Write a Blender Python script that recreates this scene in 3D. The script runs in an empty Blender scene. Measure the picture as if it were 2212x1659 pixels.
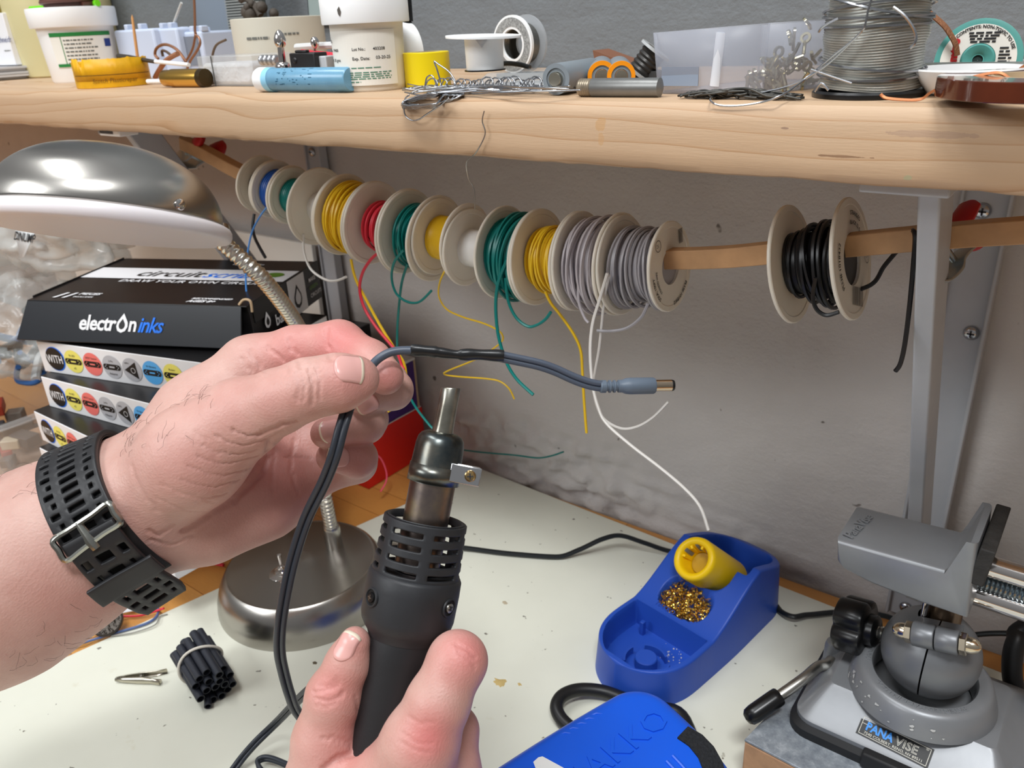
import bpy, bmesh, math, random
import numpy as np
from mathutils import Vector, Matrix, noise

# ------------------------------------------------------------------ camera
F_PX, CX, CY, CAM_H = 1740.0, 1106.0, 829.5, 0.46
def _axes():
    dn = np.array([194.0, 3868.0, F_PX]); dn /= np.linalg.norm(dn)
    xl = np.array([-2469.0, -669.5, F_PX]); xl /= np.linalg.norm(xl)
    X = -xl; X -= dn * X.dot(dn); X /= np.linalg.norm(X)
    Z = -dn
    return np.stack([X, np.cross(Z, X), Z])
RC = _axes()                       # world = RC @ (right, down, forward)
CAM = np.array([0.0, 0.0, CAM_H])
sc = bpy.context.scene
COL = sc.collection
cam = bpy.data.cameras.new('camera')
cam.sensor_width = 36.0
cam.lens = 36.0 * F_PX / 2212.0
cam.clip_start = 0.02
camo = bpy.data.objects.new('camera', cam)
COL.objects.link(camo)
mw = Matrix.Identity(4)
for i in range(3):
    mw[i][0] = RC[i, 0]; mw[i][1] = -RC[i, 1]; mw[i][2] = -RC[i, 2]; mw[i][3] = CAM[i]
camo.matrix_world = mw
cam.dof.use_dof = True
cam.dof.focus_distance = 0.40
cam.dof.aperture_fstop = 20.0
sc.camera = camo

# ------------------------------------------------------------------ light
sc.view_settings.view_transform = 'Standard'
sc.view_settings.look = 'None'
sc.view_settings.exposure = 0.17
sc.view_settings.gamma = 1.0
sc.view_settings.use_curve_mapping = False
wd = bpy.data.worlds.new('world'); sc.world = wd; wd.use_nodes = True
_nt = wd.node_tree
_bg = _nt.nodes['Background']
_tc = _nt.nodes.new('ShaderNodeTexCoord')
_sx = _nt.nodes.new('ShaderNodeSeparateXYZ')
_rp = _nt.nodes.new('ShaderNodeValToRGB')
_mr = _nt.nodes.new('ShaderNodeMapRange')
_mr.inputs[1].default_value = -1; _mr.inputs[2].default_value = 1
_nt.links.new(_tc.outputs['Generated'], _sx.inputs[0])
_nt.links.new(_sx.outputs['Z'], _mr.inputs[0])
_nt.links.new(_mr.outputs[0], _rp.inputs[0])
_rp.color_ramp.elements[0].color = (0.10, 0.09, 0.08, 1)
_rp.color_ramp.elements[1].color = (0.62, 0.64, 0.67, 1)
_e = _rp.color_ramp.elements.new(0.5); _e.color = (0.36, 0.36, 0.36, 1)
_nt.links.new(_rp.outputs[0], _bg.inputs[0])
_bg.inputs[1].default_value = 0.48
def area(name, loc, target, sx, sy, power, col=(1, 1, 1)):
    l = bpy.data.lights.new(name, 'AREA'); l.shape = 'RECTANGLE'
    l.size = sx; l.size_y = sy; l.energy = power; l.color = col
    o = bpy.data.objects.new(name, l); COL.objects.link(o)
    o.location = loc
    o.rotation_euler = (Vector(target) - Vector(loc)).to_track_quat('-Z', 'Y').to_euler()
    return o
area('ceiling_lamp', (-0.85, -0.15, 2.15), (-0.6, 0.3, 0.0), 1.25, 0.30, 17, (0.96, 0.985, 1.0))
area('ceiling_lamp', (0.40, -0.45, 2.10), (-0.3, 0.3, 0.1), 0.60, 0.25, 24, (0.96, 0.985, 1.0))
area('ceiling_lamp', (-1.3, -1.7, 1.7), (-0.4, 0.4, 0.1), 1.2, 0.8, 27, (0.95, 0.98, 1.0))

# ------------------------------------------------------------------ pixel -> place helpers
def ray(px, py):
    return RC @ np.array([(px - CX), (py - CY), F_PX])
def P(px, py, z=None, Y=None, X=None, d=None):
    r = ray(px, py)
    if z is not None: t = (z - CAM_H) / r[2]
    elif Y is not None: t = Y / r[1]
    elif X is not None: t = X / r[0]
    else: t = d / F_PX
    return Vector(r * t + CAM)
def proj(p):
    c = RC.T @ (np.array(p, float) - CAM)
    return c[0] / c[2] * F_PX + CX, c[1] / c[2] * F_PX + CY, c[2]
def depth(p): return proj(p)[2]
def SX(px, Y, z):
    """x of the point at (Y, z) that lies on pixel column px"""
    k = (px - CX) / F_PX
    a = RC[:, 0] - k * RC[:, 2]
    return -(a[1] * Y + a[2] * (z - CAM_H)) / a[0]
def lerp(a, b, t): return a + (b - a) * t
CR, CD, CF = Vector(RC[:, 0]), Vector(RC[:, 1]), Vector(RC[:, 2])   # image right, image down, away

# ------------------------------------------------------------------ materials
def lin(c):
    def g(v):
        v /= 255.0
        return v / 12.92 if v <= 0.04045 else ((v + 0.055) / 1.055) ** 2.4
    return tuple(g(v) for v in c) + (1.0,)
MATS = {}
class NT:
    def __init__(s, m):
        s.t = m.node_tree; s.n = s.t.nodes; s.b = s.n['Principled BSDF']
        s._tc = None
    def tc(s, kind='Object'):
        if s._tc is None: s._tc = s.n.new('ShaderNodeTexCoord')
        return s._tc.outputs[kind]
    def link(s, a, b): s.t.links.new(a, b)
    def mapping(s, scale=(1, 1, 1), rot=(0, 0, 0), loc=(0, 0, 0), src=None):
        m = s.n.new('ShaderNodeMapping')
        m.inputs['Scale'].default_value = scale; m.inputs['Rotation'].default_value = rot
        m.inputs['Location'].default_value = loc
        s.link(src or s.tc(), m.inputs['Vector']); return m.outputs[0]
    def noise(s, scale=10, detail=4, rough=0.5, vec=None, dist=0.0):
        n = s.n.new('ShaderNodeTexNoise')
        n.inputs['Scale'].default_value = scale; n.inputs['Detail'].default_value = detail
        n.inputs['Roughness'].default_value = rough; n.inputs['Distortion'].default_value = dist
        s.link(vec or s.tc(), n.inputs['Vector']); return n.outputs['Fac']
    def voronoi(s, scale=10, vec=None, feature='F1'):
        n = s.n.new('ShaderNodeTexVoronoi'); n.feature = feature
        n.inputs['Scale'].default_value = scale
        s.link(vec or s.tc(), n.inputs['Vector']); return n.outputs['Distance']
    def wave(s, scale, dist, detail=2, dscale=1.0, vec=None, direction='Z', prof='SIN', kind='BANDS'):
        n = s.n.new('ShaderNodeTexWave'); n.wave_type = kind
        n.bands_direction = direction; n.wave_profile = prof
        n.inputs['Scale'].default_value = scale; n.inputs['Distortion'].default_value = dist
        n.inputs['Detail'].default_value = detail; n.inputs['Detail Scale'].default_value = dscale
        s.link(vec or s.tc(), n.inputs['Vector']); return n.outputs['Fac']
    def ramp(s, fac, stops, interp='LINEAR'):
        r = s.n.new('ShaderNodeValToRGB'); cr = r.color_ramp; cr.interpolation = interp
        while len(cr.elements) < len(stops): cr.elements.new(0.5)
        for e, (p, c) in zip(cr.elements, stops):
            e.position = p
            e.color = c if len(c) == 4 and max(c) <= 1.0 else lin(c[:3])
        s.link(fac, r.inputs[0]); return r.outputs[0]
    def mix(s, fac, a, b, mode='MIX'):
        m = s.n.new('ShaderNodeMix'); m.data_type = 'RGBA'; m.blend_type = mode
        for sock, v in ((m.inputs[0], fac), (m.inputs[6], a), (m.inputs[7], b)):
            if isinstance(v, (int, float)): sock.default_value = v
            elif isinstance(v, tuple): sock.default_value = v
            else: s.link(v, sock)
        return m.outputs[2]
    def math(s, op, a, b=0.0):
        m = s.n.new('ShaderNodeMath'); m.operation = op
        for sock, v in zip(m.inputs, (a, b)):
            if isinstance(v, (int, float)): sock.default_value = v
            else: s.link(v, sock)
        return m.outputs[0]
    def bump(s, h, strength=0.3, dist=0.001, prev=None):
        b = s.n.new('ShaderNodeBump'); b.inputs['Strength'].default_value = strength
        b.inputs['Distance'].default_value = dist
        s.link(h, b.inputs['Height'])
        if prev is not None: s.link(prev, b.inputs['Normal'])
        return b.outputs[0]
    def color(s, c): s.link(c, s.b.inputs['Base Color'])
    def normal(s, n): s.link(n, s.b.inputs['Normal'])
def mat(name, col=(200, 200, 200), rough=0.5, metal=0.0, bump=None, vary=0.0, vscale=30, spec=0.5, trans=0.0,
        alpha=1.0, sss=0.0, coat=0.0, aniso=0.0, ior=1.45):
    if name in MATS: return MATS[name]
    m = bpy.data.materials.new(name); m.use_nodes = True
    k = NT(m); b = k.b
    b.inputs['Base Color'].default_value = lin(col)
    b.inputs['Roughness'].default_value = rough; b.inputs['Metallic'].default_value = metal
    b.inputs['Specular IOR Level'].default_value = spec
    b.inputs['Transmission Weight'].default_value = trans
    b.inputs['Alpha'].default_value = alpha; b.inputs['IOR'].default_value = ior
    b.inputs['Coat Weight'].default_value = coat
    b.inputs['Anisotropic'].default_value = aniso
    if sss:
        b.inputs['Subsurface Weight'].default_value = sss
        b.inputs['Subsurface Radius'].default_value = (1, .8, .6); b.inputs['Subsurface Scale'].default_value = 0.003
    if vary:
        c = lin(col); n = k.noise(vscale, 5, 0.6)
        lo = tuple(v * (1 - vary) for v in c[:3]) + (1,); hi = tuple(min(1, v * (1 + vary)) for v in c[:3]) + (1,)
        k.color(k.ramp(n, [(0.3, lo), (0.7, hi)]))
    if bump:
        k.normal(k.bump(k.noise(bump[0], 4, 0.6), bump[1], bump[2] if len(bump) > 2 else 0.001))
    MATS[name] = m
    return m

# ------------------------------------------------------------------ mesh builder
def frame_from_axis(a, up=None):
    a = Vector(a).normalized()
    u = Vector(up) if up is not None else (Vector((0, 0, 1)) if abs(a.z) < 0.9 else Vector((1, 0, 0)))
    x = u.cross(a)
    if x.length < 1e-6: x = Vector((1, 0, 0)).cross(a)
    x.normalize(); y = a.cross(x)
    return x, y, a
def catmull(pts, n=6, closed=False):
    pts = [Vector(p) for p in pts]
    if len(pts) < 3 and not closed: return [lerp(pts[0], pts[1], i / n) for i in range(n + 1)]
    out = []; N = len(pts)
    segs = N if closed else N - 1
    for i in range(segs):
        g = lambda j: pts[j % N] if closed else pts[min(max(j, 0), N - 1)]
        p0, p1, p2, p3 = g(i - 1), g(i), g(i + 1), g(i + 2)
        for k in range(n):
            t = k / n
            out.append(0.5 * ((2 * p1) + (p2 - p0) * t + (2 * p0 - 5 * p1 + 4 * p2 - p3) * t * t + (3 * p1 - p0 - 3 * p2 + p3) * t ** 3))
    if not closed: out.append(pts[-1].copy())
    return out
class MB:
    def __init__(s): s.v = []; s.f = []; s.m = []
    def add(s, vs, fs, m=0):
        o = len(s.v); s.v += [Vector(p) for p in vs]
        s.f += [tuple(o + i for i in f) for f in fs]; s.m += [m] * len(fs); return s
    def box(s, c, size, rot=None, m=0):
        c = Vector(c); hx, hy, hz = size[0] / 2, size[1] / 2, size[2] / 2
        vs = [Vector((x, y, z)) for x in (-hx, hx) for y in (-hy, hy) for z in (-hz, hz)]
        if rot is not None: vs = [rot @ p for p in vs]
        return s.add([c + p for p in vs], [(0, 1, 3, 2), (4, 6, 7, 5), (0, 4, 5, 1), (2, 3, 7, 6), (0, 2, 6, 4), (1, 5, 7, 3)], m)
    def fbox(s, o, x, y, z, m=0):
        """box from corner o along three edge vectors"""
        o, x, y, z = Vector(o), Vector(x), Vector(y), Vector(z)
        vs = [o + x * i + y * j + z * k for i in (0, 1) for j in (0, 1) for k in (0, 1)]
        fs = [(0, 1, 3, 2), (4, 6, 7, 5), (0, 4, 5, 1), (2, 3, 7, 6), (0, 2, 6, 4), (1, 5, 7, 3)]
        if x.cross(y).dot(z) < 0: fs = [f[::-1] for f in fs]
        return s.add(vs, fs, m)
    def prism(s, poly, vec, m=0):
        poly = [Vector(p) for p in poly]; vec = Vector(vec); n = len(poly)
        nn = Vector((0, 0, 0))
        for i in range(n): nn += poly[i].cross(poly[(i + 1) % n])
        if nn.dot(vec) < 0: poly = poly[::-1]
        vs = poly + [p + vec for p in poly]
        fs = [tuple(range(n))[::-1], tuple(range(n, 2 * n))] + [(i, (i + 1) % n, n + (i + 1) % n, n + i) for i in range(n)]
        return s.add(vs, fs, m)
    def rings(s, rings, cap=True, closed=False, m=0, capm=None):
        n = len(rings[0]); vs = [p for r in rings for p in r]; fs = []
        R = len(rings)
        for i in range(R if closed else R - 1):
            a, b = i * n, ((i + 1) % R) * n
            for j in range(n):
                k = (j + 1) % n
                fs.append((a + j, a + k, b + k, b + j))
        s.add(vs, fs, m)
        if cap and not closed:
            o = len(s.v) - len(vs)
            s.f += [tuple(o + i for i in range(n))[::-1], tuple(o + (R - 1) * n + i for i in range(n))]
            s.m += [m if capm is None else capm] * 2
        return s
    def lathe(s, prof, o, axis, seg=32, up=None, m=0, cap=True, sy=1.0):
        """profile of (radius, height) pairs turned about axis through o"""
        o = Vector(o); x, y, a = frame_from_axis(axis, up)
        rr = []
        for r, h in prof:
            r = max(r, 1e-5)
            rr.append([o + a * h + x * (r * math.cos(t)) + y * (r * sy * math.sin(t)) for t in [2 * math.pi * i / seg for i in range(seg)]])
        return s.rings(rr, cap, m=m)
    def cyl(s, a, b, r, seg=24, r2=None, m=0):
        a, b = Vector(a), Vector(b)
        return s.lathe([(r, 0), (r if r2 is None else r2, (b - a).length)], a, b - a, seg, m=m)
    def sphere(s, c, r, seg=20, rings=12, m=0, axis=(0, 0, 1), sz=1.0):
        pr = [(r * math.sin(math.pi * i / rings), -r * sz * math.cos(math.pi * i / rings)) for i in range(rings + 1)]
        return s.lathe(pr, c, axis, seg, m=m, cap=False)
    def tube(s, pts, r, seg=8, cap=True, closed=False, m=0, sx=1.0, up=None):
        pts = [Vector(p) for p in pts]; n = len(pts)
        rad = r if isinstance(r, (list, tuple)) else [r] * n
        T = []
        for i in range(n):
            a = pts[(i - 1) % n] if (closed or i > 0) else pts[0]
            b = pts[(i + 1) % n] if (closed or i < n - 1) else pts[-1]
            t = b - a
            T.append(t.normalized() if t.length > 1e-9 else Vector((0, 0, 1)))
        x, y, _ = frame_from_axis(T[0], up)
        rr = []
        for i in range(n):
            if i:
                q = T[i - 1].rotation_difference(T[i]); x = q @ x; 
            x = (x - T[i] * x.dot(T[i])).normalized(); y = T[i].cross(x)
            rr.append([pts[i] + x * (rad[i] * sx * math.cos(a)) + y * (rad[i] * math.sin(a)) for a in [2 * math.pi * j / seg for j in range(seg)]])
        return s.rings(rr, cap, closed, m=m)
    def grid(s, fn, nu, nv, closed_u=False, skip=None, m=0, flip=False):
        vs = [fn(i / nu, j / nv) for i in range(nu if closed_u else nu + 1) for j in range(nv + 1)]
        fs = []; N = nu if closed_u else nu + 1
        for i in range(nu):
            for j in range(nv):
                if skip and skip(i, j): continue
                a, b = i * (nv + 1) + j, ((i + 1) % N) * (nv + 1) + j
                q = (a, b, b + 1, a + 1)
                fs.append(q[::-1] if flip else q)
        return s.add(vs, fs, m)
    def obj(s, name, mats, parent=None, bevel=0.0, bseg=2, angle=38, solid=0.0, soff=0.0, sub=0, weld=False, smooth=True):
        root = parent
        while root is not None and root.parent is not None: root = root.parent
        off = Vector(root.location) if root is not None else Vector((0, 0, 0))
        me = bpy.data.meshes.new(name)
        me.from_pydata([tuple(p - off) for p in s.v], [], s.f)
        if not isinstance(mats, (list, tuple)): mats = [mats]
        for x in mats: me.materials.append(x)
        if len(mats) > 1: me.polygons.foreach_set('material_index', s.m)
        if weld:
            bm = bmesh.new(); bm.from_mesh(me); bmesh.ops.remove_doubles(bm, verts=bm.verts, dist=1e-6)
            bmesh.ops.recalc_face_normals(bm, faces=bm.faces); bm.to_mesh(me); bm.free()
        if smooth:
            me.polygons.foreach_set('use_smooth', [True] * len(me.polygons))
            me.set_sharp_from_angle(angle=math.radians(angle))
        me.update()
        o = bpy.data.objects.new(name, me); COL.objects.link(o)
        if parent is not None: o.parent = parent
        if solid:
            md = o.modifiers.new('solid', 'SOLIDIFY'); md.thickness = solid; md.offset = soff
        if bevel:
            md = o.modifiers.new('bevel', 'BEVEL'); md.width = bevel; md.segments = bseg; md.limit_method = 'ANGLE'
            md.angle_limit = math.radians(40); md.harden_normals = False
        if sub:
            md = o.modifiers.new('sub', 'SUBSURF'); md.levels = sub; md.render_levels = sub
        return o
def tag(o, label=None, cat=None, group=None, kind=None):
    if label: o['label'] = label
    if cat: o['category'] = cat
    if group: o['group'] = group
    if kind: o['kind'] = kind
    return o
def thing(name, label, cat, loc, group=None):
    o = bpy.data.objects.new(name, None); COL.objects.link(o)
    o.location = Vector(loc); o.empty_display_size = 0.01
    return tag(o, label, cat, group)
def copy_tree(o, parent=None):
    c = o.copy(); COL.objects.link(c)
    if parent is not None: c.parent = parent
    for ch in list(o.children): copy_tree(ch, c)
    return c

# ------------------------------------------------------------------ lettering
def text_geo(txt, size, bold=0.0, shear=0.0, spacing=1.0, align='LEFT', res=2, extrude=0.0):
    cu = bpy.data.curves.new('t', 'FONT'); cu.body = txt; cu.size = size; cu.offset = bold; cu.shear = shear
    cu.space_character = spacing; cu.align_x = align; cu.resolution_u = res; cu.extrude = extrude
    ob = bpy.data.objects.new('t', cu); COL.objects.link(ob)
    bpy.context.view_layer.update()
    dg = bpy.context.evaluated_depsgraph_get()
    me = bpy.data.meshes.new_from_object(ob.evaluated_get(dg))
    vs = [v.co.copy() for v in me.vertices]; fs = [tuple(p.vertices) for p in me.polygons]
    bpy.data.objects.remove(ob); bpy.data.curves.remove(cu); bpy.data.meshes.remove(me)
    return vs, fs
def flat(o, x, y, lift=0.0002):
    o = Vector(o); x = Vector(x).normalized(); y = (Vector(y) - x * Vector(y).dot(x)).normalized(); n = x.cross(y)
    return lambda u, v, w=0.0: o + x * u + y * v + n * (lift + w)
def add_text(mb, txt, size, fn, u0=0.0, v0=0.0, bold=0.0, shear=0.0, spacing=1.0, align='LEFT', m=0, extrude=0.0, sx=1.0):
    vs, fs = text_geo(txt, size, bold, shear, spacing, align, extrude=extrude)
    mb.add([fn(u0 + p.x * sx, v0 + p.y, p.z) for p in vs], fs, m)
def add_quad(mb, fn, u0, v0, u1, v1, m=0, nu=1, w=0.0):
    vs = []; fs = []
    for i in range(nu + 1):
        u = lerp(u0, u1, i / nu); vs += [fn(u, v0, w), fn(u, v1, w)]
    for i in range(nu): fs.append((2 * i, 2 * i + 2, 2 * i + 3, 2 * i + 1))
    mb.add(vs, fs, m)
def add_disc(mb, fn, u, v, r, m=0, seg=24, w=0.0, ry=None, r0=0.0):
    ry = ry or r
    ring = [fn(u + r * math.cos(t), v + ry * math.sin(t), w) for t in [2 * math.pi * i / seg for i in range(seg)]]
    if r0:
        k = r0 / r
        inner = [fn(u + r * k * math.cos(t), v + ry * k * math.sin(t), w) for t in [2 * math.pi * i / seg for i in range(seg)]]
        mb.add(ring + inner, [(i, (i + 1) % seg, seg + (i + 1) % seg, seg + i) for i in range(seg)], m)
    else: mb.add(ring, [tuple(range(seg))], m)
def rnd(seed): return random.Random(seed)
# ================================================================== the setting
WALL_Y = 0.608
SH_Y, SH_T, SH_B = 0.360, 0.4228, 0.3905     # shelf front face, top, bottom
def m_concrete():
    m = bpy.data.materials.new('painted_concrete'); m.use_nodes = True; k = NT(m)
    n1 = k.noise(4, 5, 0.6); n2 = k.noise(70, 4, 0.7); n3 = k.noise(260, 3, 0.6)
    c = k.ramp(n1, [(0.25, (190, 184, 180)), (0.75, (210, 205, 201))])
    sp = k.ramp(k.noise(55, 2, 0.5), [(0.75, (0, 0, 0, 1)), (0.775, (1, 1, 1, 1))])
    c = k.mix(sp, c, lin((118, 110, 104)))
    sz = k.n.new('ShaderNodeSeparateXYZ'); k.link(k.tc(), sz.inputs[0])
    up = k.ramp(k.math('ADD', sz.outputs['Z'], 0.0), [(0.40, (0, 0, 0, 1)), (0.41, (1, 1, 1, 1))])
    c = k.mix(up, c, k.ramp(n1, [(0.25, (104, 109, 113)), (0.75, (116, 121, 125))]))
    st = k.ramp(k.noise(9, 6, 0.75, k.mapping((1, 1, 0.35))), [(0.62, (0, 0, 0, 1)), (0.85, (1, 1, 1, 1))])
    c = k.mix(k.math('MULTIPLY', st, 0.35), c, lin((150, 140, 130)))
    k.color(c); k.b.inputs['Roughness'].default_value = 0.62
    h = k.math('ADD', k.math('MULTIPLY', n2, 0.6), k.math('MULTIPLY', n3, 0.35))
    b1 = k.bump(h, 0.7, 0.002)
    k.normal(k.bump(k.noise(14, 4, 0.6, k.mapping((1, 1, 2.6))), 0.35, 0.004, b1))
    return m
def m_shelf():
    m = bpy.data.materials.new('pale_maple_board'); m.use_nodes = True; k = NT(m)
    v = k.mapping((1.6, 5.0, 11.0), (0, math.radians(1.5), 0))
    w = k.wave(3.0, 13.0, 2.0, 0.7, v, 'Z', 'SAW')
    fine = k.noise(40, 4, 0.6, k.mapping((2.5, 30, 30)))
    blot = k.noise(7, 4, 0.6, k.mapping((1, 2, 3)))
    c = k.ramp(w, [(0.0, (168, 128, 90)), (0.05, (186, 150, 114)), (0.13, (192, 161, 129)), (1.0, (200, 171, 140))])
    c = k.mix(k.math('MULTIPLY', fine, 0.35), c, lin((203, 166, 130)))
    bl = k.ramp(blot, [(0.55, (0, 0, 0, 1)), (0.8, (1, 1, 1, 1))])
    c = k.mix(k.math('MULTIPLY', bl, 0.35), c, lin((205, 162, 118)))
    fl = k.ramp(k.noise(60, 3, 0.6, k.mapping((1, 3, 3))), [(0.74, (0, 0, 0, 1)), (0.78, (1, 1, 1, 1))])
    c = k.mix(k.math('MULTIPLY', fl, 0.5), c, lin((150, 112, 84)))
    for px, py, a, b, col, amt in ((1298, 268, .0055, .0055, (196, 150, 96), .55), (1298, 300, .0028, .0050, (198, 152, 100), .45), (1820, 338, .019, .0009, (120, 84, 56), .7), (1695, 277, .0032, .0009, (120, 92, 80), .6), (2010, 290, .026, .0024, (150, 122, 110), .35), (1960, 385, .003, .002, (150, 180, 140), .4)):
        q = P(px, py, Y=0.3602); r = abs(q.x) and k.mapping((1 / a, 0, 1 / b), (0, 0, 0), (-q.x / a, 0, -q.z / b))
        ln = k.n.new('ShaderNodeVectorMath'); ln.operation = 'LENGTH'; k.link(r, ln.inputs[0])
        d_ = k.math('ADD', ln.outputs['Value'], k.math('MULTIPLY', k.noise(220, 3, .6), 0.8))
        c = k.mix(k.math('MULTIPLY', k.ramp(d_, [(0.0, (1, 1, 1, 1)), (0.95, (1, 1, 1, 1)), (1.0, (0, 0, 0, 1))]), amt), c, lin(col))
    k.color(c); k.b.inputs['Roughness'].default_value = 0.5
    k.normal(k.bump(fine, 0.2, 0.0006))
    return m
def m_bench():
    m = bpy.data.materials.new('oiled_butcher_block'); m.use_nodes = True; k = NT(m)
    br = k.n.new('ShaderNodeTexBrick')
    k.link(k.mapping((1, 1, 1), (0, 0, math.radians(0))), br.inputs['Vector'])
    br.inputs['Scale'].default_value = 1.0; br.inputs['Brick Width'].default_value = 0.22; br.inputs['Row Height'].default_value = 0.036
    br.inputs['Mortar Size'].default_value = 0.0004
    br.inputs['Color1'].default_value = lin((196, 134, 66)); br.inputs['Color2'].default_value = lin((222, 164, 92))
    br.inputs['Mortar'].default_value = lin((140, 88, 40))
    g = k.noise(30, 5, 0.65, k.mapping((3, 26, 3)))
    c = k.mix(k.math('MULTIPLY', g, 0.55), br.outputs['Color'], lin((168, 106, 44)))
    k.color(c); k.b.inputs['Roughness'].default_value = 0.33
    return m
def m_mat():
    m = bpy.data.materials.new('pale_green_bench_mat'); m.use_nodes = True; k = NT(m)
    c = k.ramp(k.noise(5, 5, 0.6), [(0.3, (216, 216, 201)), (0.7, (226, 226, 212))])
    s1 = k.ramp(k.noise(75, 3, 0.55), [(0.715, (0, 0, 0, 1)), (0.745, (1, 1, 1, 1))])
    s2 = k.ramp(k.noise(150, 2, 0.5), [(0.73, (0, 0, 0, 1)), (0.755, (1, 1, 1, 1))])
    reg = k.ramp(k.noise(9, 3, 0.6), [(0.45, (0, 0, 0, 1)), (0.62, (1, 1, 1, 1))])
    c = k.mix(k.math('MULTIPLY', s1, k.math('MULTIPLY', reg, 0.8)), c, lin((112, 98, 74)))
    c = k.mix(k.math('MULTIPLY', s2, 0.8), c, lin((90, 82, 70)))
    st = k.ramp(k.noise(22, 5, 0.7), [(0.66, (0, 0, 0, 1)), (0.8, (1, 1, 1, 1))])
    c = k.mix(k.math('MULTIPLY', st, 0.5), c, lin((190, 176, 138)))
    k.color(c); k.b.inputs['Roughness'].default_value = 0.42
    k.normal(k.bump(k.noise(300, 3, 0.6), 0.06, 0.0005))
    return m
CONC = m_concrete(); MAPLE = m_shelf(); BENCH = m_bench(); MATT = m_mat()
GREY_PAINT = mat('grey_painted_steel', (176, 178, 182), 0.38, bump=(60, 0.08), vary=0.05, vscale=25)
SCREW = mat('zinc_screw', (190, 192, 196), 0.25, 1.0)

# wall: a real relief, coarse where the render has broken away above the bench
def build_wall():
    x0, x1, z0, z1 = -2.1, 0.75, -0.9, 1.35
    xs = list(np.arange(x0, -1.1, 0.05)) + list(np.arange(-1.1, 0.1, 0.0045)) + list(np.arange(0.1, x1 + .01, 0.05))
    zs = list(np.arange(z0, -0.02, 0.08)) + list(np.arange(-0.02, 0.20, 0.0045)) + list(np.arange(0.20, 0.6, 0.009)) + list(np.arange(0.6, z1 + .01, 0.07))
    def rough(x, z):
        a = 0.0
        # broken band just above the bench
        top = 0.085 + 0.02 * noise.noise(Vector((x * 9, 0, 3))) - 0.05 * max(0, (x + 0.36) / 0.2)
        if z < top and -0.62 < x < 0.1:
            a = min(1.0, (top - z) / 0.03) * min(1, (x + 0.62) / 0.06)
        return a
    vs = []; 
    for x in xs:
        for z in zs:
            y = WALL_Y
            p = Vector((x, 0, z))
            y += 0.0012 * noise.noise(p * 9) + 0.0007 * noise.noise(Vector((x * 40, 1, z * 70)))
            a = rough(x, z)
            if a > 0:
                n = noise.noise(Vector((x * 55, 2, z * 70))) + 0.6 * noise.noise(Vector((x * 130, 5, z * 150)))
                lam = noise.noise(Vector((x * 16 + z * 10, 7, z * 95)))
                g = max(0.0, min(1.0, (-0.36 - x) / 0.08 + 1))
                y += a * (0.0078 * n * (0.25 + 0.75 * g) + 0.0050 * lam)
            vs.append(Vector((x, y, z)))
    nz = len(zs); fs = []
    for i in range(len(xs) - 1):
        for j in range(nz - 1):
            a = i * nz + j; fs.append((a, a + nz, a + nz + 1, a + 1))
    mb = MB(); mb.add(vs, fs)
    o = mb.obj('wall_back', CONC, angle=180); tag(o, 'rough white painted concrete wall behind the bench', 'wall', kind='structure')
build_wall()

# bench top and mat
mb = MB(); mb.box((-0.75, 0.05, -0.0225), (2.7, 1.094, 0.045 - 0.0005))
o = mb.obj('workbench', BENCH, bevel=0.002); tag(o, 'honey coloured butcher block workbench top against the white wall', 'workbench')
MAT_Z = 0.0022
def mp(px, py): 
    p = P(px, py, z=MAT_Z); return Vector((p.x, p.y, 0.0001))
a0 = mp(0, 1483); a1 = mp(1038, 1016); b1 = P(2212, 1455, z=0)
m0_, m1_ = mp(1038, 1012), mp(1820, 1318); md_ = (m1_ - m0_) / (m1_.x - m0_.x)
a1 = m0_ + md_ * (a1.x - m0_.x)
edge = [a0, a1, m0_ + md_ * (0.25 - m0_.x), Vector((0.25, -0.2, 0.0001)), Vector((a0.x - 0.075, -0.2, 0.0001))]
mb = MB(); mb.prism(edge, (0, 0, MAT_Z))
o = mb.obj('work_mat', MATT, bevel=0.0008); tag(o, 'pale green stained work mat lying on the wooden bench top', 'mat')

# shelf: one thick board with worn rounded edges
def build_shelf():
    mb = MB(); x0, x1 = -2.0, 0.5; N = 260
    prof = [(SH_Y + 0.004, SH_B), (SH_Y + 0.0016, SH_B + 0.0012), (SH_Y + 0.0003, SH_B + 0.004), (SH_Y, SH_B + 0.009), (SH_Y, SH_T - 0.008),
            (SH_Y + 0.0008, SH_T - 0.0036), (SH_Y + 0.003, SH_T - 0.0009), (SH_Y + 0.007, SH_T), (WALL_Y - 0.003, SH_T), (WALL_Y - 0.003, SH_B)]
    rr = []
    for i in range(N + 1):
        x = lerp(x0, x1, i / N); r = []
        for q, (y, z) in enumerate(prof):
            if q < 4:
                z += 0.0011 * noise.noise(Vector((x * 28, q * .2, 0))) + 0.0007 * noise.noise(Vector((x * 90, 0, 2)))
                y += 0.0008 * abs(noise.noise(Vector((x * 45, q * .3, 9))))
            r.append(Vector((x, y, z)))
        rr.append(r)
    mb.rings(rr)
    o = mb.obj('wall_shelf', MAPLE, weld=True); return tag(o, 'thick pale maple shelf board carrying the jars and solder spools', 'shelf')
build_shelf()

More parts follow.
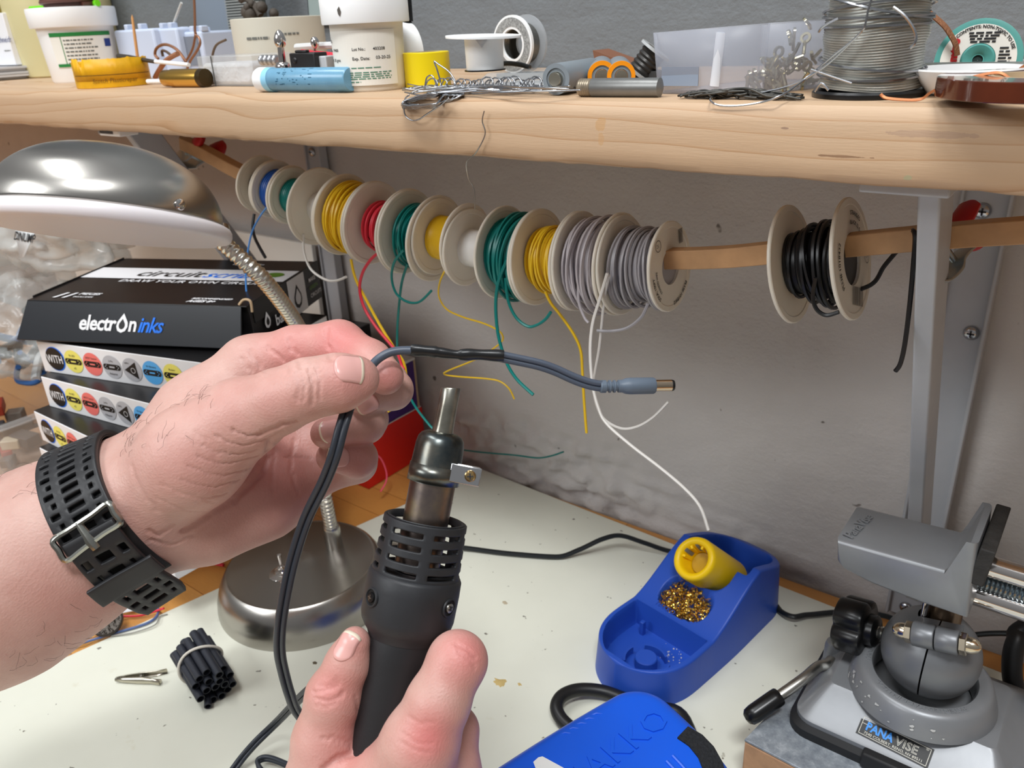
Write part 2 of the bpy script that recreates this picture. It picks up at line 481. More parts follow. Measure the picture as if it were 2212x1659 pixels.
def screw_head(mb, c, n, r, up=(0, 0, 1)):
    c = Vector(c); x, y, a = frame_from_axis(n, up)
    mb.lathe([(r * 1.0, 0), (r, 0.0006), (r * .8, r * .42), (r * .45, r * .58), (r * .12, r * .6)], c, n, 20)
    return x, y, a
PH = mat('screw_recess', (40, 40, 42), 0.6)
def cross_recess(mb, c, n, r, lift):
    x, y, a = frame_from_axis(n)
    for u, v in ((x, y), (y, x)):
        o = Vector(c) + a * lift - u * r - v * r * .22
        mb.fbox(o, u * 2 * r, v * r * .44, a * 0.0004)
def bracket(xl, label, screws, arm_w):
    """shelf bracket: wall channel, arm under the board, sloping brace"""
    root = thing('shelf_bracket', label, 'bracket', (xl, WALL_Y - 0.004, 0.0), 'steel shelf brackets')
    mb = MB(); yb = WALL_Y - 0.003
    mb.prism([(xl - .016, yb, 0), (xl + .015, yb, 0), (xl + .015, yb - .011, 0), (xl + .0125, yb - .011, 0), (xl + .0125, yb - .004, 0), (xl - .0135, yb - .004, 0), (xl - .0135, yb - .007, 0), (xl - .016, yb - .007, 0)], (0, 0, SH_B - .002))
    mb.obj('wall_channel', GREY_PAINT, root, bevel=0.0008)
    mb = MB(); y0 = SH_Y + 0.012
    mb.fbox((xl + .014 - arm_w, y0, SH_B - 0.0052), (arm_w, 0, 0), (0, yb - .012 - y0, 0), (0, 0, 0.005))
    mb.obj('arm', GREY_PAINT, root, bevel=0.001)
    mb = MB()
    A = Vector((xl + .003, y0 + .016, SH_B - .0055)); B = Vector((xl + .003, yb - .020, 0.03))
    dv = (B - A).normalized(); nrm = Vector((0, dv.z, -dv.y)); nrm = -nrm if nrm.y > 0 else nrm
    w = 0.0095
    mb.prism([A + Vector((-.0045, 0, 0)), A + Vector((w - .0045, 0, 0)), A + Vector((w - .0045, 0, 0)) - nrm * .026, A + Vector((w - .008, 0, 0)) - nrm * .026, A + Vector((w - .008, 0, 0)) - nrm * .004, A + Vector((-.0045, 0, 0)) - nrm * .004], B - A)
    mb.obj('brace', GREY_PAINT, root, bevel=0.0012)
    for sx, sz in screws:
        mb = MB(); c = Vector((sx, yb - .0042, sz)); screw_head(mb, c, (0, -1, 0), 0.0052)
        s = mb.obj('screw', SCREW, root)
        mb = MB(); cross_recess(mb, c, (0, -1, 0), 0.0024, 0.0030); mb.obj('recess', PH, s)
    return root
bracket(-0.7335, 'grey steel shelf bracket far left behind the lamp shade and boxes', [(-0.7385, 0.338)], 0.028)
pa = P(2124, 455, Y=WALL_Y - .006); pb = P(2099, 718, Y=WALL_Y - .006); pc = P(1958, 1310, Y=WALL_Y - .006)
bracket(-0.0735, 'grey steel shelf bracket above the vise with cross-head screws in its leg', [(pa.x, pa.z), (pb.x, pb.z), (pc.x, pc.z)], 0.036)
# ================================================================== rod with wire spools
ROD_Y = 0.440
_rodpx = [(392, 306), (450, 334), (540, 381), (700, 438), (900, 492), (1100, 532), (1300, 552), (1440, 558), (1560, 555), (1660, 546), (1850, 527), (2070, 507), (2212, 497), (2330, 488)]
ROD = catmull([P(x, y, Y=ROD_Y) for x, y in _rodpx], 6)
def rod_at(x):
    for a, b in zip(ROD, ROD[1:]):
        if a.x <= x <= b.x: return lerp(a, b, (x - a.x) / (b.x - a.x + 1e-9))
    return ROD[0] if x < ROD[0].x else ROD[-1]
RODM = mat('rod_pine', (186, 144, 102), 0.55, bump=(120, 0.1), vary=0.12, vscale=60)
mb = MB(); h = 0.0058
rr = []
for i, p in enumerate(ROD):
    t = (ROD[min(i + 1, len(ROD) - 1)] - ROD[max(i - 1, 0)]).normalized()
    yv = Vector((0, 1, 0)); zv = yv.cross(t) * -1
    zv = t.cross(yv) * -1
    if zv.z < 0: zv = -zv
    sx = 0.35 if i == 0 else 1.0
    rr.append([p + yv * a * h * 0.9 * sx + zv * b * h for a, b in ((-1, -1), (1, -1), (1, 1), (-1, 1))])
mb.rings(rr)
tag(mb.obj('wooden_rod', RODM, angle=30, bevel=0.0006, weld=True), 'long square wooden rod sagging under the row of wire spools', 'rod')

FLANGE = mat('spool_nylon', (226, 219, 205), 0.45, sss=0.25, bump=(90, 0.05), vary=0.035, vscale=18)
CORE = mat('spool_core', (228, 226, 222), 0.45, sss=0.15)
INK = mat('black_ink', (26, 26, 28), 0.6)
WIRE = {
    'blue': mat('wire_blue', (36, 92, 178), 0.4), 'teal': mat('wire_teal', (0, 118, 112), 0.38), 'yellow': mat('wire_yellow', (232, 190, 36), 0.4),
    'red': mat('wire_red', (214, 48, 66), 0.4), 'grey': mat('wire_grey', (186, 180, 184), 0.4), 'greyer': mat('wire_greyer', (160, 157, 161), 0.4),
    'black': mat('wire_black', (22, 22, 24), 0.38), 'white': mat('wire_white', (224, 220, 214), 0.4),
    'lightblue': mat('wire_pale_blue', (76, 138, 210), 0.4), 'pink': mat('wire_pink', (250, 92, 120), 0.4)}
def wire_poly(mb, pts, r=0.0007, n=8, seg=6):
    mb.tube(catmull(pts, n), r, seg); return mb
def spool(name, label, xl, xr, Rf, wire=None, Rw=0.0, core=0.011, th=0.0022, Rfr=None, wr=0.0009, loose=0.0, gap=1.0, tails=(), seed=1, tilt=0.0, core_vis=None, writing=None):
    """wire spool on the rod: two flanges, hollow core, wound wire and its loose tails"""
    xm = (xl + xr) / 2; rp = rod_at(xm)
    hole = core - 0.0014
    c = Vector((xm, ROD_Y, rp.z + h - hole + 0.0002))
    root = thing(name, label, 'spool', c, 'wire spools on the rod')
    t = rod_at(xr + .01) - rod_at(xl - .01); ax = Vector((t.x, 0.0, t.z)).normalized()
    if tilt: ax = (Matrix.Rotation(tilt, 3, 'Z') @ ax)
    L = (xr - xl)
    Rfr = Rfr or Rf
    def ring(o, R):
        mb = MB(); e = 0.0005
        mb.lathe([(hole, 0), (R - e, 0), (R, e), (R, th - e), (R - e, th), (R - .0035, th), (R - .004, th - .0004), (hole, th - .0004), (hole, 0)], o, ax, 56, cap=False)
        return mb
    fl = ring(c - ax * (L / 2), Rf).obj('flange', FLANGE, root, weld=True)
    fr = ring(c + ax * (L / 2 - th), Rfr).obj('flange', FLANGE, root, weld=True)
    mb = MB(); mb.lathe([(core, th * .5), (core, L - th * .5), (hole, L - th * .5), (hole, th * .5), (core, th * .5)], c - ax * (L / 2), ax, 32, cap=False)
    mb.obj('core', CORE, root, weld=True)
    if wire:
        rg = rnd(seed); mb = MB(); x, y, a = frame_from_axis(ax)
        # solid wound bulk under helical outer turns
        l0, l1 = -L / 2 + th + wr, lerp(-L / 2 + th, L / 2 - th, gap) - wr
        mb.lathe([(core, l0 - wr), (Rw - wr * 1.6, l0 - wr), (Rw - wr * 1.6, l1 + wr), (core, l1 + wr)], c, ax, 40)
        turns = max(3, int((l1 - l0) / (wr * 2.02))); pts = []
        spt = 26
        ph = rg.random() * 6
        for i in range(turns * spt + 1):
            th_ = 2 * math.pi * i / spt; s = i / (turns * spt)
            rr_ = Rw - wr + loose * 0.4 * math.sin(th_ * 0.37 + ph)
            pts.append(c + ax * (lerp(l0, l1, s) + loose * 0.5 * math.sin(th_ * .71 + ph)) + x * rr_ * math.cos(th_) + y * rr_ * math.sin(th_))
        mb.tube(pts, wr, 5, cap=True)
        if loose:
            for q in range(7):
                off = rg.uniform(l0 * .8, l1 * .9); tl = rg.uniform(-.35, .35); rr_ = Rw + wr * .3 + loose * rg.uniform(0, 1.0)
                sag = loose * rg.uniform(0.2, 1.6)
                lp = []
                for i in range(40):
                    th_ = 2 * math.pi * i / 40
                    d_ = x * math.cos(th_) + y * math.sin(th_)
                    dn = max(0.0, -d_.z)
                    lp.append(c + ax * max(l0, min(l1, off + tl * rr_ * 0.4 * math.sin(th_ + q))) + d_ * (rr_ + sag * dn))
                mb.tube(lp, wr, 5, closed=True)
        mb.obj('wire_winding', WIRE[wire], root)
    for tw, tr, pts in tails:
        mb = MB(); wire_poly(mb, pts, tr); mb.obj('loose_wire', WIRE[tw], root)
    if writing:
        mb = MB(); writing(mb, fr, c, ax, L, Rfr); mb.obj('lettering', INK, root)
    return root, c, ax
def xs(px, py): return P(px, py, Y=ROD_Y).x
def rad(h_px, px, py): return h_px / 2 * depth(P(px, py, Y=ROD_Y)) / F_PX
SPX = [(566, 425, 121), (597, 433, 124), (634, 447, 122), (690, 473, 166), (748, 495, 173), (812, 517, 177), (884, 533, 180), (949, 550, 163), (1014, 562, 166), (1089, 570, 198), (1165, 580, 206), (1253, 583, 213), (1345, 590, 214), (1450, 586, 195)]
SX_ = [xs(p[0], p[1]) for p in SPX]; SR_ = [rad(p[2], p[0], p[1]) for p in SPX]
def tl(pts, Y0, Y1=None):
    """hanging wire through pixels, Y easing from Y0 to Y1"""
    Y1 = Y0 if Y1 is None else Y1; n = len(pts)
    return [P(x, y, Y=lerp(Y0, Y1, i / max(1, n - 1))) for i, (x, y) in enumerate(pts)]
yf = ROD_Y - 0.018
spec = [
    ('black', 'slim leftmost spool on the rod with a stiff black wire hanging from it', dict(Rw=.014, wire='black', tails=[('black', .0014, tl([(549, 462), (546, 490), (550, 512), (560, 533), (573, 556)], ROD_Y - .01, ROD_Y - .03))])),
    ('blue', 'small spool of blue wire second from the left rod end', dict(Rw=.0185, wire='blue', tails=[('lightblue', .0008, tl([(576, 448), (560, 470), (545, 500), (536, 540), (531, 590), (534, 640), (546, 672), (558, 690)], yf, yf - .03))])),
    ('teal', 'small spool of teal wire between blue spool and large empty spool', dict(Rw=.0155, wire='teal')),
    ('none', 'large nearly empty white spool with one white wire looping below', dict(core=.0125, tails=[('white', .0011, tl([(655, 505), (657, 545), (672, 582), (703, 604), (727, 606), (748, 598)], yf, yf - .004))])),
    ('yellow', 'large spool of yellow wire left of the red wire spool', dict(Rw=.0265, wire='yellow', wr=.0012, loose=.0016, tails=[('yellow', .0012, tl([(758, 560), (768, 602), (792, 650), (822, 705), (850, 750), (872, 785), (876, 822), (864, 862), (842, 886), (820, 895)], yf - .005, yf - .02))])),
    ('red', 'spool with a few loose loops of red wire', dict(Rw=.0150, wire='red', core=.0125, wr=.0012, loose=.0030, gap=.72, tails=[('red', .0012, tl([(815, 548), (800, 562), (783, 590), (777, 625), (787, 665), (812, 706), (842, 742), (858, 762), (868, 790), (872, 800), (868, 830)], yf - .005, yf - .02))])),
    ('teal', 'spool of dark teal wire with loose rings left of the small yellow spool', dict(Rw=.0195, wire='teal', wr=.0011, loose=.0030, tails=[('teal', .001, tl([(872, 540), (852, 566), (846, 600), (856, 634), (880, 652), (906, 652), (932, 628)], yf - .008)), ('teal', .001, tl([(880, 570), (868, 610), (862, 660), (858, 720), (860, 770), (872, 820), (892, 870), (925, 915), (945, 935)], yf, yf - .005))])),
    ('yellow', 'small spool of tightly wound yellow wire beside an empty white core', dict(Rw=.0165, wire='yellow', wr=.0005, tails=[('yellow', .0007, tl([(962, 582), (950, 610), (948, 640), (965, 668), (1000, 685), (1040, 697), (1068, 709), (1085, 723), (1080, 742), (1030, 775), (970, 800), (960, 808), (985, 813), (1050, 818), (1080, 824), (1100, 840), (1111, 862)], yf, yf + .02))])),
    ('none', 'bare empty white spool between yellow and teal wire spools', dict(core=.0135)),
    ('teal', 'largest spool of teal wire with thick loose turns', dict(Rw=.0255, wire='teal', wr=.0012, loose=.0034, tails=[('teal', .0012, tl([(1096, 560), (1078, 605), (1071, 650), (1073, 700), (1080, 740), (1095, 785), (1117, 820), (1152, 853)], yf - .01, yf - .012)), ('teal', .0011, tl([(1092, 600), (1098, 650), (1115, 686), (1140, 705), (1160, 702), (1178, 690), (1190, 674)], yf - .008))])),
    ('yellow', 'spool of yellow wire right of the largest teal spool', dict(Rw=.0205, wire='yellow', wr=.0011, loose=.0012, tails=[('yellow', .001, tl([(1178, 630), (1190, 655), (1210, 680), (1238, 720), (1254, 756), (1258, 800), (1262, 870), (1267, 935)], yf, yf + .005))])),
    ('grey', 'spool of pale lilac grey wire with loose turns sagging below', dict(Rw=.0262, wire='grey', wr=.0011, loose=.0042, tails=[('grey', .0009, tl([(1250, 600), (1250, 650), (1262, 685), (1271, 697)], yf - .01))])),
    ('greyer', 'spool of grey wire nearest the bare stretch of rod', dict(Rw=.0225, wire='greyer', wr=.0011, loose=.0022, Rfr=SR_[13], tails=[
        ('white', .0010, tl([(1312, 590), (1296, 645), (1280, 700), (1275, 760), (1280, 830), (1292, 880), (1310, 915), (1360, 960), (1425, 1010), (1478, 1055), (1512, 1095), (1530, 1145)], yf - .012, yf - .03)),
        ('white', .0009, tl([(1316, 595), (1306, 640), (1300, 700), (1294, 755), (1286, 800), (1282, 830), (1288, 872), (1305, 905), (1340, 925), (1375, 922), (1410, 902), (1444, 868)], yf - .010, yf + .02)),
        ('greyer', .001, tl([(1400, 655), (1385, 685), (1355, 708), (1320, 715), (1290, 714)], yf - .005))])),
]
def w_grey(mb, fr, c, ax, L, R):
    o = c + ax * (L / 2 + .0001); xr = Vector((0, 1, 0)) - ax * ax.y; xr.normalize(); zr = ax.cross(xr)
    fn = flat(o, xr, zr, 0.0001)
    def arc(t0): 
        def g(u, v, w=0): 
            a = t0 + u / (R * .8); return fn((R * .8 + v - .0) * math.sin(a) * 1.0, (R * .8 + v) * math.cos(a), w)
        return g
    add_text(mb, 'PLU# 1018412', .0034, arc(2.2), bold=.00006)
    add_text(mb, 'SOLA, 100FT', .0030, arc(3.9), bold=.00006); add_text(mb, 'STRANDED WIRE', .0024, arc(3.95), v0=-.004, bold=.00004)
    add_disc(mb, fn, -.004 - R * .4, R * .58, .0036, r0=.0032); add_text(mb, '25', .003, lambda u, v, w=0: fn(-.0062 - R * .4 + u, R * .58 - .001 + v, w))
    for q in range(9): add_quad(mb, fn, R * .42 + q * .0006, R * .42, R * .42 + q * .0006 + .0003, R * .42 + .009)
for i, (w, lab, kw) in enumerate(spec):
    kw = dict(kw); wire = kw.pop('wire', None)
    kw.setdefault('core', .0105 if SR_[i] < .03 else .0125)
    r_, c_, a_ = spool('wire_spool', lab, SX_[i] - .0011, SX_[i + 1] - .0012 if i < 12 else SX_[13], SR_[i], wire, seed=i + 3, writing=w_grey if i == 12 else None, **kw)
def w_black(mb, fr, c, ax, L, R):
    o = c + ax * (L / 2 + .0001); xr = Vector((0, 1, 0)) - ax * ax.y; xr.normalize(); zr = ax.cross(xr)
    fn = flat(o, xr, zr, 0.0001)
    def arc(t0, k=.78):
        return lambda u, v, w=0: fn((R * k + v) * math.sin(t0 + u / (R * k)), (R * k + v) * math.cos(t0 + u / (R * k)), w)
    add_text(mb, 'PLU# 1018432', .0040, arc(-2.1, .66), bold=.00007)
    add_text(mb, 'STRANDED', .0032, arc(.1, .72), bold=.00007); add_text(mb, 'BLACK 22 GA', .0030, arc(.05, .57), bold=.00007)
    add_disc(mb, fn, R * .72, -R * .12, .0042, r0=.0038); add_text(mb, 'OV', .003, lambda u, v, w=0: fn(R * .72 - .002 + u, -R * .12 - .001 + v, w))
    rg = rnd(4); u = -.011
    while u < .007:
        wd_ = rg.choice((.0003, .0005, .0009))
        cs, sn = math.cos(-.35), math.sin(-.35)
        g = lambda a, b, w=0: fn(a * cs - b * sn + .0025, a * sn + b * cs - R * .66, w)
        add_quad(mb, g, u, -.005, u + wd_, .005); u += wd_ + rg.choice((.0004, .0007))
x0 = xs(1708, 572); x1 = xs(1840, 561)
spool('wire_spool', 'large spool of black wire standing alone near the right bracket', x0 - .0011, x1 + .0011, rad(254, 1708, 572), 'black', Rw=.0185, core=.0155, wr=.0011, loose=.0030, Rfr=rad(264, 1840, 561), seed=33, writing=w_black, tails=[
    ('black', .0011, tl([(1762, 600), (1756, 640), (1764, 668), (1785, 681), (1812, 674)], yf - .008)),
    ('black', .0012, [P(1800, 640, Y=ROD_Y), P(1880, 616, Y=ROD_Y + .012), P(1910, 575, Y=ROD_Y + .012), P(1943, 535, Y=ROD_Y + .011), P(1962, 505, Y=ROD_Y + .007), P(1972, 498, Y=ROD_Y - .004), P(1977, 512, Y=ROD_Y - .0085), P(1974, 560, Y=ROD_Y - .010), P(1966, 650, Y=ROD_Y - .011), P(1955, 740, Y=ROD_Y - .012), P(1945, 785, Y=ROD_Y - .012), P(1934, 802, Y=ROD_Y - .012)])])

# spring clamps holding the rod to the braces
CLAMP = mat('clamp_steel', (172, 178, 178), 0.3, 0.85); GRIP = mat('clamp_red_grip', (176, 20, 24), 0.4)
def clamp(label, c, dirj, dirh, s=1.0):
    c = Vector(c); j = Vector(dirj).normalized(); hd = Vector(dirh).normalized()
    root = thing('spring_clamp', label, 'clamp', c, 'spring clamps on the rod')
    n = j.cross(hd).normalized()
    for sg in (1, -1):
        mb = MB()
        pts = [c + j * .030 * s + n * sg * .0005, c + j * .022 * s + n * sg * .006 * s, c + j * .008 * s + n * sg * .0085 * s, c + n * sg * .006 * s, c + hd * .012 * s + n * sg * .0065 * s, c + hd * .022 * s + n * sg * .0095 * s]
        pts = catmull(pts, 5); rr = []
        wv = (j.cross(n)).normalized()
        for i, p in enumerate(pts):
            k = i / (len(pts) - 1); wd_ = lerp(.004, .0075, min(1, k * 2)) * s
            rr.append([p + wv * wd_ - n * .0008, p + wv * wd_ + n * .0008, p - wv * wd_ + n * .0008, p - wv * wd_ - n * .0008])
        mb.rings(rr); jw = mb.obj('jaw', CLAMP, root, bevel=.0004)
        mb = MB(); a = c + hd * .016 * s + n * sg * .0075 * s; b = c + hd * .036 * s + n * sg * .0115 * s
        rr = []
        x, y, ax = frame_from_axis(b - a, wv)
        for k in (0, .1, .5, .85, 1.0):
            q = lerp(a, b, k); m_ = {0: .8, .1: 1, .5: 1, .85: .9, 1.0: .45}[k]
            rr.append([q + x * (.0045 * m_ * s * math.cos(t)) + y * (.0085 * m_ * s * math.sin(t)) for t in [2 * math.pi * i / 16 for i in range(16)]])
        mb.rings(rr); mb.obj('grip', GRIP, root)
    mb = MB(); mb.cyl(c - n * .009 * s, c + n * .009 * s, .0022 * s, 12); mb.obj('pivot', CLAMP, root)
    return root
clamp('red gripped spring clamp on the far left end of the rod', P(418, 338, Y=ROD_Y + .006), P(395, 352, Y=ROD_Y) - P(430, 336, Y=ROD_Y), P(464, 303, Y=ROD_Y + .010) - P(418, 338, Y=ROD_Y + .006), 1.0)
clamp('red gripped spring clamp beside the right bracket brace', P(2050, 548, Y=ROD_Y + .02), P(2022, 600, Y=ROD_Y + .0) - P(2050, 548, Y=ROD_Y + .02), P(2092, 500, Y=ROD_Y + .035) - P(2050, 548, Y=ROD_Y + .02), .85)
# ================================================================== vise on its wood block
SILVER = mat('vise_silver_paint', (134, 136, 139), 0.38, 0.35, bump=(220, 0.05), vary=0.05, vscale=40)
DARKSIL = mat('vise_ball_paint', (116, 118, 121), 0.38, 0.4, bump=(220, 0.04), vary=0.05, vscale=40)
RUBBER = mat('black_rubber', (30, 30, 31), 0.6, bump=(160, 0.08))
BLKPL = mat('black_gloss_plastic', (18, 18, 19), 0.28)
CHROME = mat('chrome', (214, 208, 204), 0.10, 1.0)
NICKEL = mat('nickel', (214, 200, 176), 0.18, 1.0)
STEEL = mat('dull_steel', (168, 166, 160), 0.32, 1.0, vary=0.1, vscale=80)
THREAD = mat('thread_steel', (150, 162, 168), 0.25, 1.0)
BRONZE = mat('brown_shaft', (120, 100, 82), 0.3, 0.9)
def m_galv():
    m = bpy.data.materials.new('galvanised_sheet'); m.use_nodes = True; k = NT(m)
    n = k.noise(120, 5, 0.75); n2 = k.voronoi(160)
    c = k.ramp(n, [(0.35, (118, 126, 136)), (0.55, (156, 164, 172)), (0.7, (196, 202, 208))])
    k.color(k.mix(0.25, c, k.ramp(n2, [(0.0, (110, 118, 128)), (1.0, (200, 205, 210))])))
    k.b.inputs['Roughness'].default_value = 0.45; k.b.inputs['Metallic'].default_value = 0.35
    k.normal(k.bump(n, 0.2, 0.0006)); return m
GALV = m_galv()
BLOCKW = mat('rough_pine_block', (196, 152, 116), 0.7, bump=(130, 0.35), vary=0.18, vscale=70)
BZ = 0.038; T0 = MAT_Z + 0.0001
root = thing('vise_block', 'pine block topped with galvanised sheet under the silver vise', 'block', (-0.02, 0.43, T0))
poly = [(-.1225, .376), (.10, .366), (.112, .486), (-.1025, .486)]
mb = MB(); mb.prism([(x, y, T0) for x, y in poly], (0, 0, BZ - .0018 - T0)); mb.obj('wood_block', BLOCKW, root, bevel=.0015)
mb = MB(); mb.prism([(x, y, BZ - .0018) for x, y in poly], (0, 0, .0018)); mb.obj('metal_sheet', GALV, root, bevel=.0005)

VC = Vector((-.0395, .4495, 0))
vise = thing('bench_vise', 'silver swivel vise with ball joint on the galvanised wood block', 'vise', (VC.x, VC.y, BZ))
# rubber foot and cast base
def rrect(x0, x1, y0, y1, r, z, n=6):
    out = []
    for cx_, cy_, a0 in ((x1 - r, y1 - r, 0), (x0 + r, y1 - r, 90), (x0 + r, y0 + r, 180), (x1 - r, y0 + r, 270)):
        for i in range(n + 1):
            a = math.radians(a0 + 90 * i / n); out.append(Vector((cx_ + r * math.cos(a), cy_ + r * math.sin(a), z)))
    return out
bx0, bx1, by0, by1 = -.1025, .0235, .401, .505
mb = MB(); mb.rings([rrect(bx0 - .003, bx1 + .003, by0 - .003, by1 + .003, .014, BZ), rrect(bx0 - .003, bx1 + .003, by0 - .003, by1 + .003, .014, BZ + .006), rrect(bx0, bx1, by0, by1, .012, BZ + .009)])
mb.obj('rubber_foot', RUBBER, vise)
mb = MB(); mb.rings([rrect(bx0, bx1, by0, by1, .013, BZ + .009), rrect(bx0, bx1, by0, by1, .013, BZ + .012), rrect(bx0 + .002, bx1 - .002, by0 + .002, by1 - .002, .012, BZ + .013),
    rrect(-.089, .0075, .4225, .484, .004, .0648), rrect(-.0875, .006, .424, .4825, .004, .0662)])
mb.obj('base_casting', SILVER, vise, angle=24, bevel=.0006)
mb = MB(); mb.fbox((-.058, by0 - .006, BZ + .0005), (.052, 0, 0), (0, .008, 0), (0, 0, .0115)); mb.obj('rubber_tab', RUBBER, vise, bevel=.0015)
for cx_, cy_ in ((-.0965, .4645), (.0205, .4170), (.0205, .488)):
    mb = MB(); mb.lathe([(.0062, 0), (.0060, .012), (.0052, .0155), (.0030, .0165), (.0001, .0166)], (cx_, cy_, BZ + .011), (0, 0, 1), 20)
    mb.obj('corner_lug', SILVER, vise)
mb = MB()
mb.lathe([(.0425, -.0005), (.0418, .003), (.0385, .013), (.0365, .0150), (.0345, .0156), (.0300, .0150), (.0288, .013), (.0284, .002), (.0425, -.0005)], (VC.x, VC.y, .0662), (0, 0, 1), 64, cap=False)
ringo = mb.obj('collar_ring', SILVER, vise, weld=True)
mb = MB()
def ringtext(a0, R, lift=0.0):
    def g(u, v, w=0):
        a = a0 + u / R; r = R + v
        return Vector((VC.x + r * math.sin(a), VC.y + r * math.cos(a), .0662 + .0155 + w * 1.0 - abs(r - .0325) * .06))
    return g
add_text(mb, 'PANAVISE', .0050, ringtext(math.radians(-108), .0310), extrude=.0004, bold=.0001)
add_text(mb, 'PATENTED MADE IN U.S.A.', .0044, ringtext(math.radians(125), .0312), extrude=.0004, bold=.0001)
mb.obj('raised_lettering', SILVER, ringo)
# chipped bare patches on the ring
mb = MB(); rg = rnd(8)
for q in range(26):
    a = math.radians(rg.uniform(150, 262)); z = rg.uniform(.0685, .0775); R = .0421 - (z - .0692) * .33 + .00025
    pts = []
    s0 = rg.uniform(.0004, .0018)
    for i in range(7):
        t = 2 * math.pi * i / 7; rr_ = s0 * rg.uniform(.4, 1.1)
        aa = a + rr_ * math.cos(t) / R; zz = z + rr_ * .7 * math.sin(t)
        pts.append(Vector((VC.x + (R - (zz - z) * .33) * math.sin(aa), VC.y + (R - (zz - z) * .33) * math.cos(aa), zz)))
    mb.add(pts, [tuple(range(7))])
o = mb.obj('chipped_paint', mat('bare_chip', (200, 200, 198), 0.5, 0.3), ringo); o['kind'] = 'stuff'
# split ball
bc = Vector((VC.x + .0008, .452, .0955)); BR = .0275
for sg in (-1, 1):
    mb = MB(); n1, n2 = 28, 28
    def hb(u, v, sg=sg):
        th_ = math.pi * (u - .5); ph = -math.pi / 2 + v * math.radians(158)
        x = sg * (.0004 + BR * math.cos(ph) * abs(math.cos(th_)) * 1.0) if False else 0
        d = Vector((sg * math.cos(th_) * math.cos(ph), math.sin(th_) * math.cos(ph), math.sin(ph)))
        p = bc + d * BR; p.x += sg * .0005
        return p
    mb.grid(hb, n1, n2, flip=(sg < 0))
    # flat inner cheek
    ring_ = [bc + Vector((sg * .0005, BR * math.sin(t), BR * math.cos(t))) for t in [math.radians(22) + (2 * math.pi - math.radians(44)) * i / 40 for i in range(41)]]
    mb.add(ring_, [tuple(range(41)) if sg > 0 else tuple(range(41))[::-1]])
    mb.obj('ball_half', DARKSIL, vise)
cyl0 = P(1972, 1367, Y=.4325); cyl1 = P(2072, 1389, Y=.4325); cax = (cyl1 - cyl0).normalized()
mb = MB(); mid = (cyl0 + cyl1) / 2
for a, b in ((cyl0, mid - cax * .0004), (mid + cax * .0004, cyl1)):
    mb.lathe([(.0068, 0), (.0073, .0006), (.0073, (b - a).length - .0006), (.0068, (b - a).length)], a, cax, 24)
    mb.fbox(a + Vector((0, 0, -.006)) , (b - a), (0, .012, -.002), (0, 0, .012))
mb.obj('clamp_barrel', DARKSIL, vise, angle=50)
for p0, sg in ((cyl0, -1), (cyl1, 1)):
    mb = MB(); ax_ = cax * sg
    mb.lathe([(.0058, 0.0002), (.0064, .0006), (.0064, .0036), (.0058, .0042)], p0, ax_, 6)
    mb.lathe([(.0048, .004), (.0048, .0062), (.0042, .0086), (.0030, .0102), (.0012, .0112), (.0001, .0114)], p0, ax_, 20)
    mb.obj('acorn_nut', NICKEL, vise, angle=40)
# swivel shaft and head
mb = MB(); mb.cyl((bc.x + .003, .4545, .117), (bc.x + .003, .4545, .152), .0092, 28); mb.obj('swivel_shaft', BRONZE, vise)
mb = MB(); mb.cyl((bc.x - .0068, .447, .118), (bc.x - .0068, .447, .146), .0022, 12); mb.obj('shaft_pin', CHROME, vise)
HY0, HY1 = .425, .4715
prof = [P(1797, 1165, Y=HY0), P(2040, 1233, Y=HY0), P(2062, 1226, Y=HY0), P(2096, 1176, Y=HY0), P(2113, 1176, Y=HY0), P(2090, 1337, Y=HY0), P(1990, 1305, Y=HY0), P(1880, 1262, Y=HY0), P(1812, 1228, Y=HY0), P(1797, 1210, Y=HY0)]
def head(prof):
    rr = []; n = len(prof); cx_ = sum((p for p in prof), Vector()) / n
    W = HY1 - HY0
    for k, (t, ins) in enumerate(((0.0, .0022), (.018, .0008), (.05, .0001), (.09, 0), (.9, 0), (.96, .0006), (1.0, .002))):
        ring_ = []
        for i, p in enumerate(prof):
            a, b = prof[i - 1], prof[(i + 1) % n]
            tg = (b - a).normalized(); nm = Vector((-tg.z, 0, tg.x))
            if nm.dot(cx_ - p) < 0: nm = -nm
            q = p + nm * ins * 1.0; sl = .03 * (q.z - .15)
            tail = max(0.0, min(1.0, (-.06 - q.x) / .04)) * .0035 * (abs(t - .5) * 2) ** 2
            ring_.append(Vector((q.x + (tail if q.x < -.09 else 0), HY0 + W * t, q.z)))
        rr.append(ring_)
    return rr
mb = MB(); mb.rings(head(prof)[::-1]); hd = mb.obj('jaw_head', SILVER, vise, angle=50, weld=True)
mb = MB(); fnh = flat(P(1830, 1160, z=prof[0].z + .001), P(1885, 1105, z=prof[0].z + .001) - P(1830, 1160, z=prof[0].z + .001), Vector((-1, .0, 0.1)), .0004)
add_text(mb, 'PanaVise', .0085, fnh, .000, -.003, extrude=.0003, bold=.0001); mb.obj('raised_lettering', SILVER, hd)
padx = prof[4].x
mb = MB(); mb.fbox((padx - .0008, HY0 + .001, .170), (.0075, 0, -.0003), (0, HY1 - HY0 + .006, .0), (0.002, 0, .0235)); mb.obj('jaw_pad', mat('jaw_pad_black', (44, 42, 40), 0.75, bump=(140, 0.6, .002), vary=0.3, vscale=90), vise, bevel=.0008)
for zc, r in ((.1655, .0064), (.1447, .0068)):
    mb = MB(); mb.cyl((padx - .012, .455, zc), (.10, .455, zc - .001), r, 28); mb.obj('guide_rod', CHROME, vise)
mb = MB(); pts = []; N = 46
pr = []
for i in range(N * 2 + 1): pr.append((.0052 if i % 2 else .0043, i * .00115))
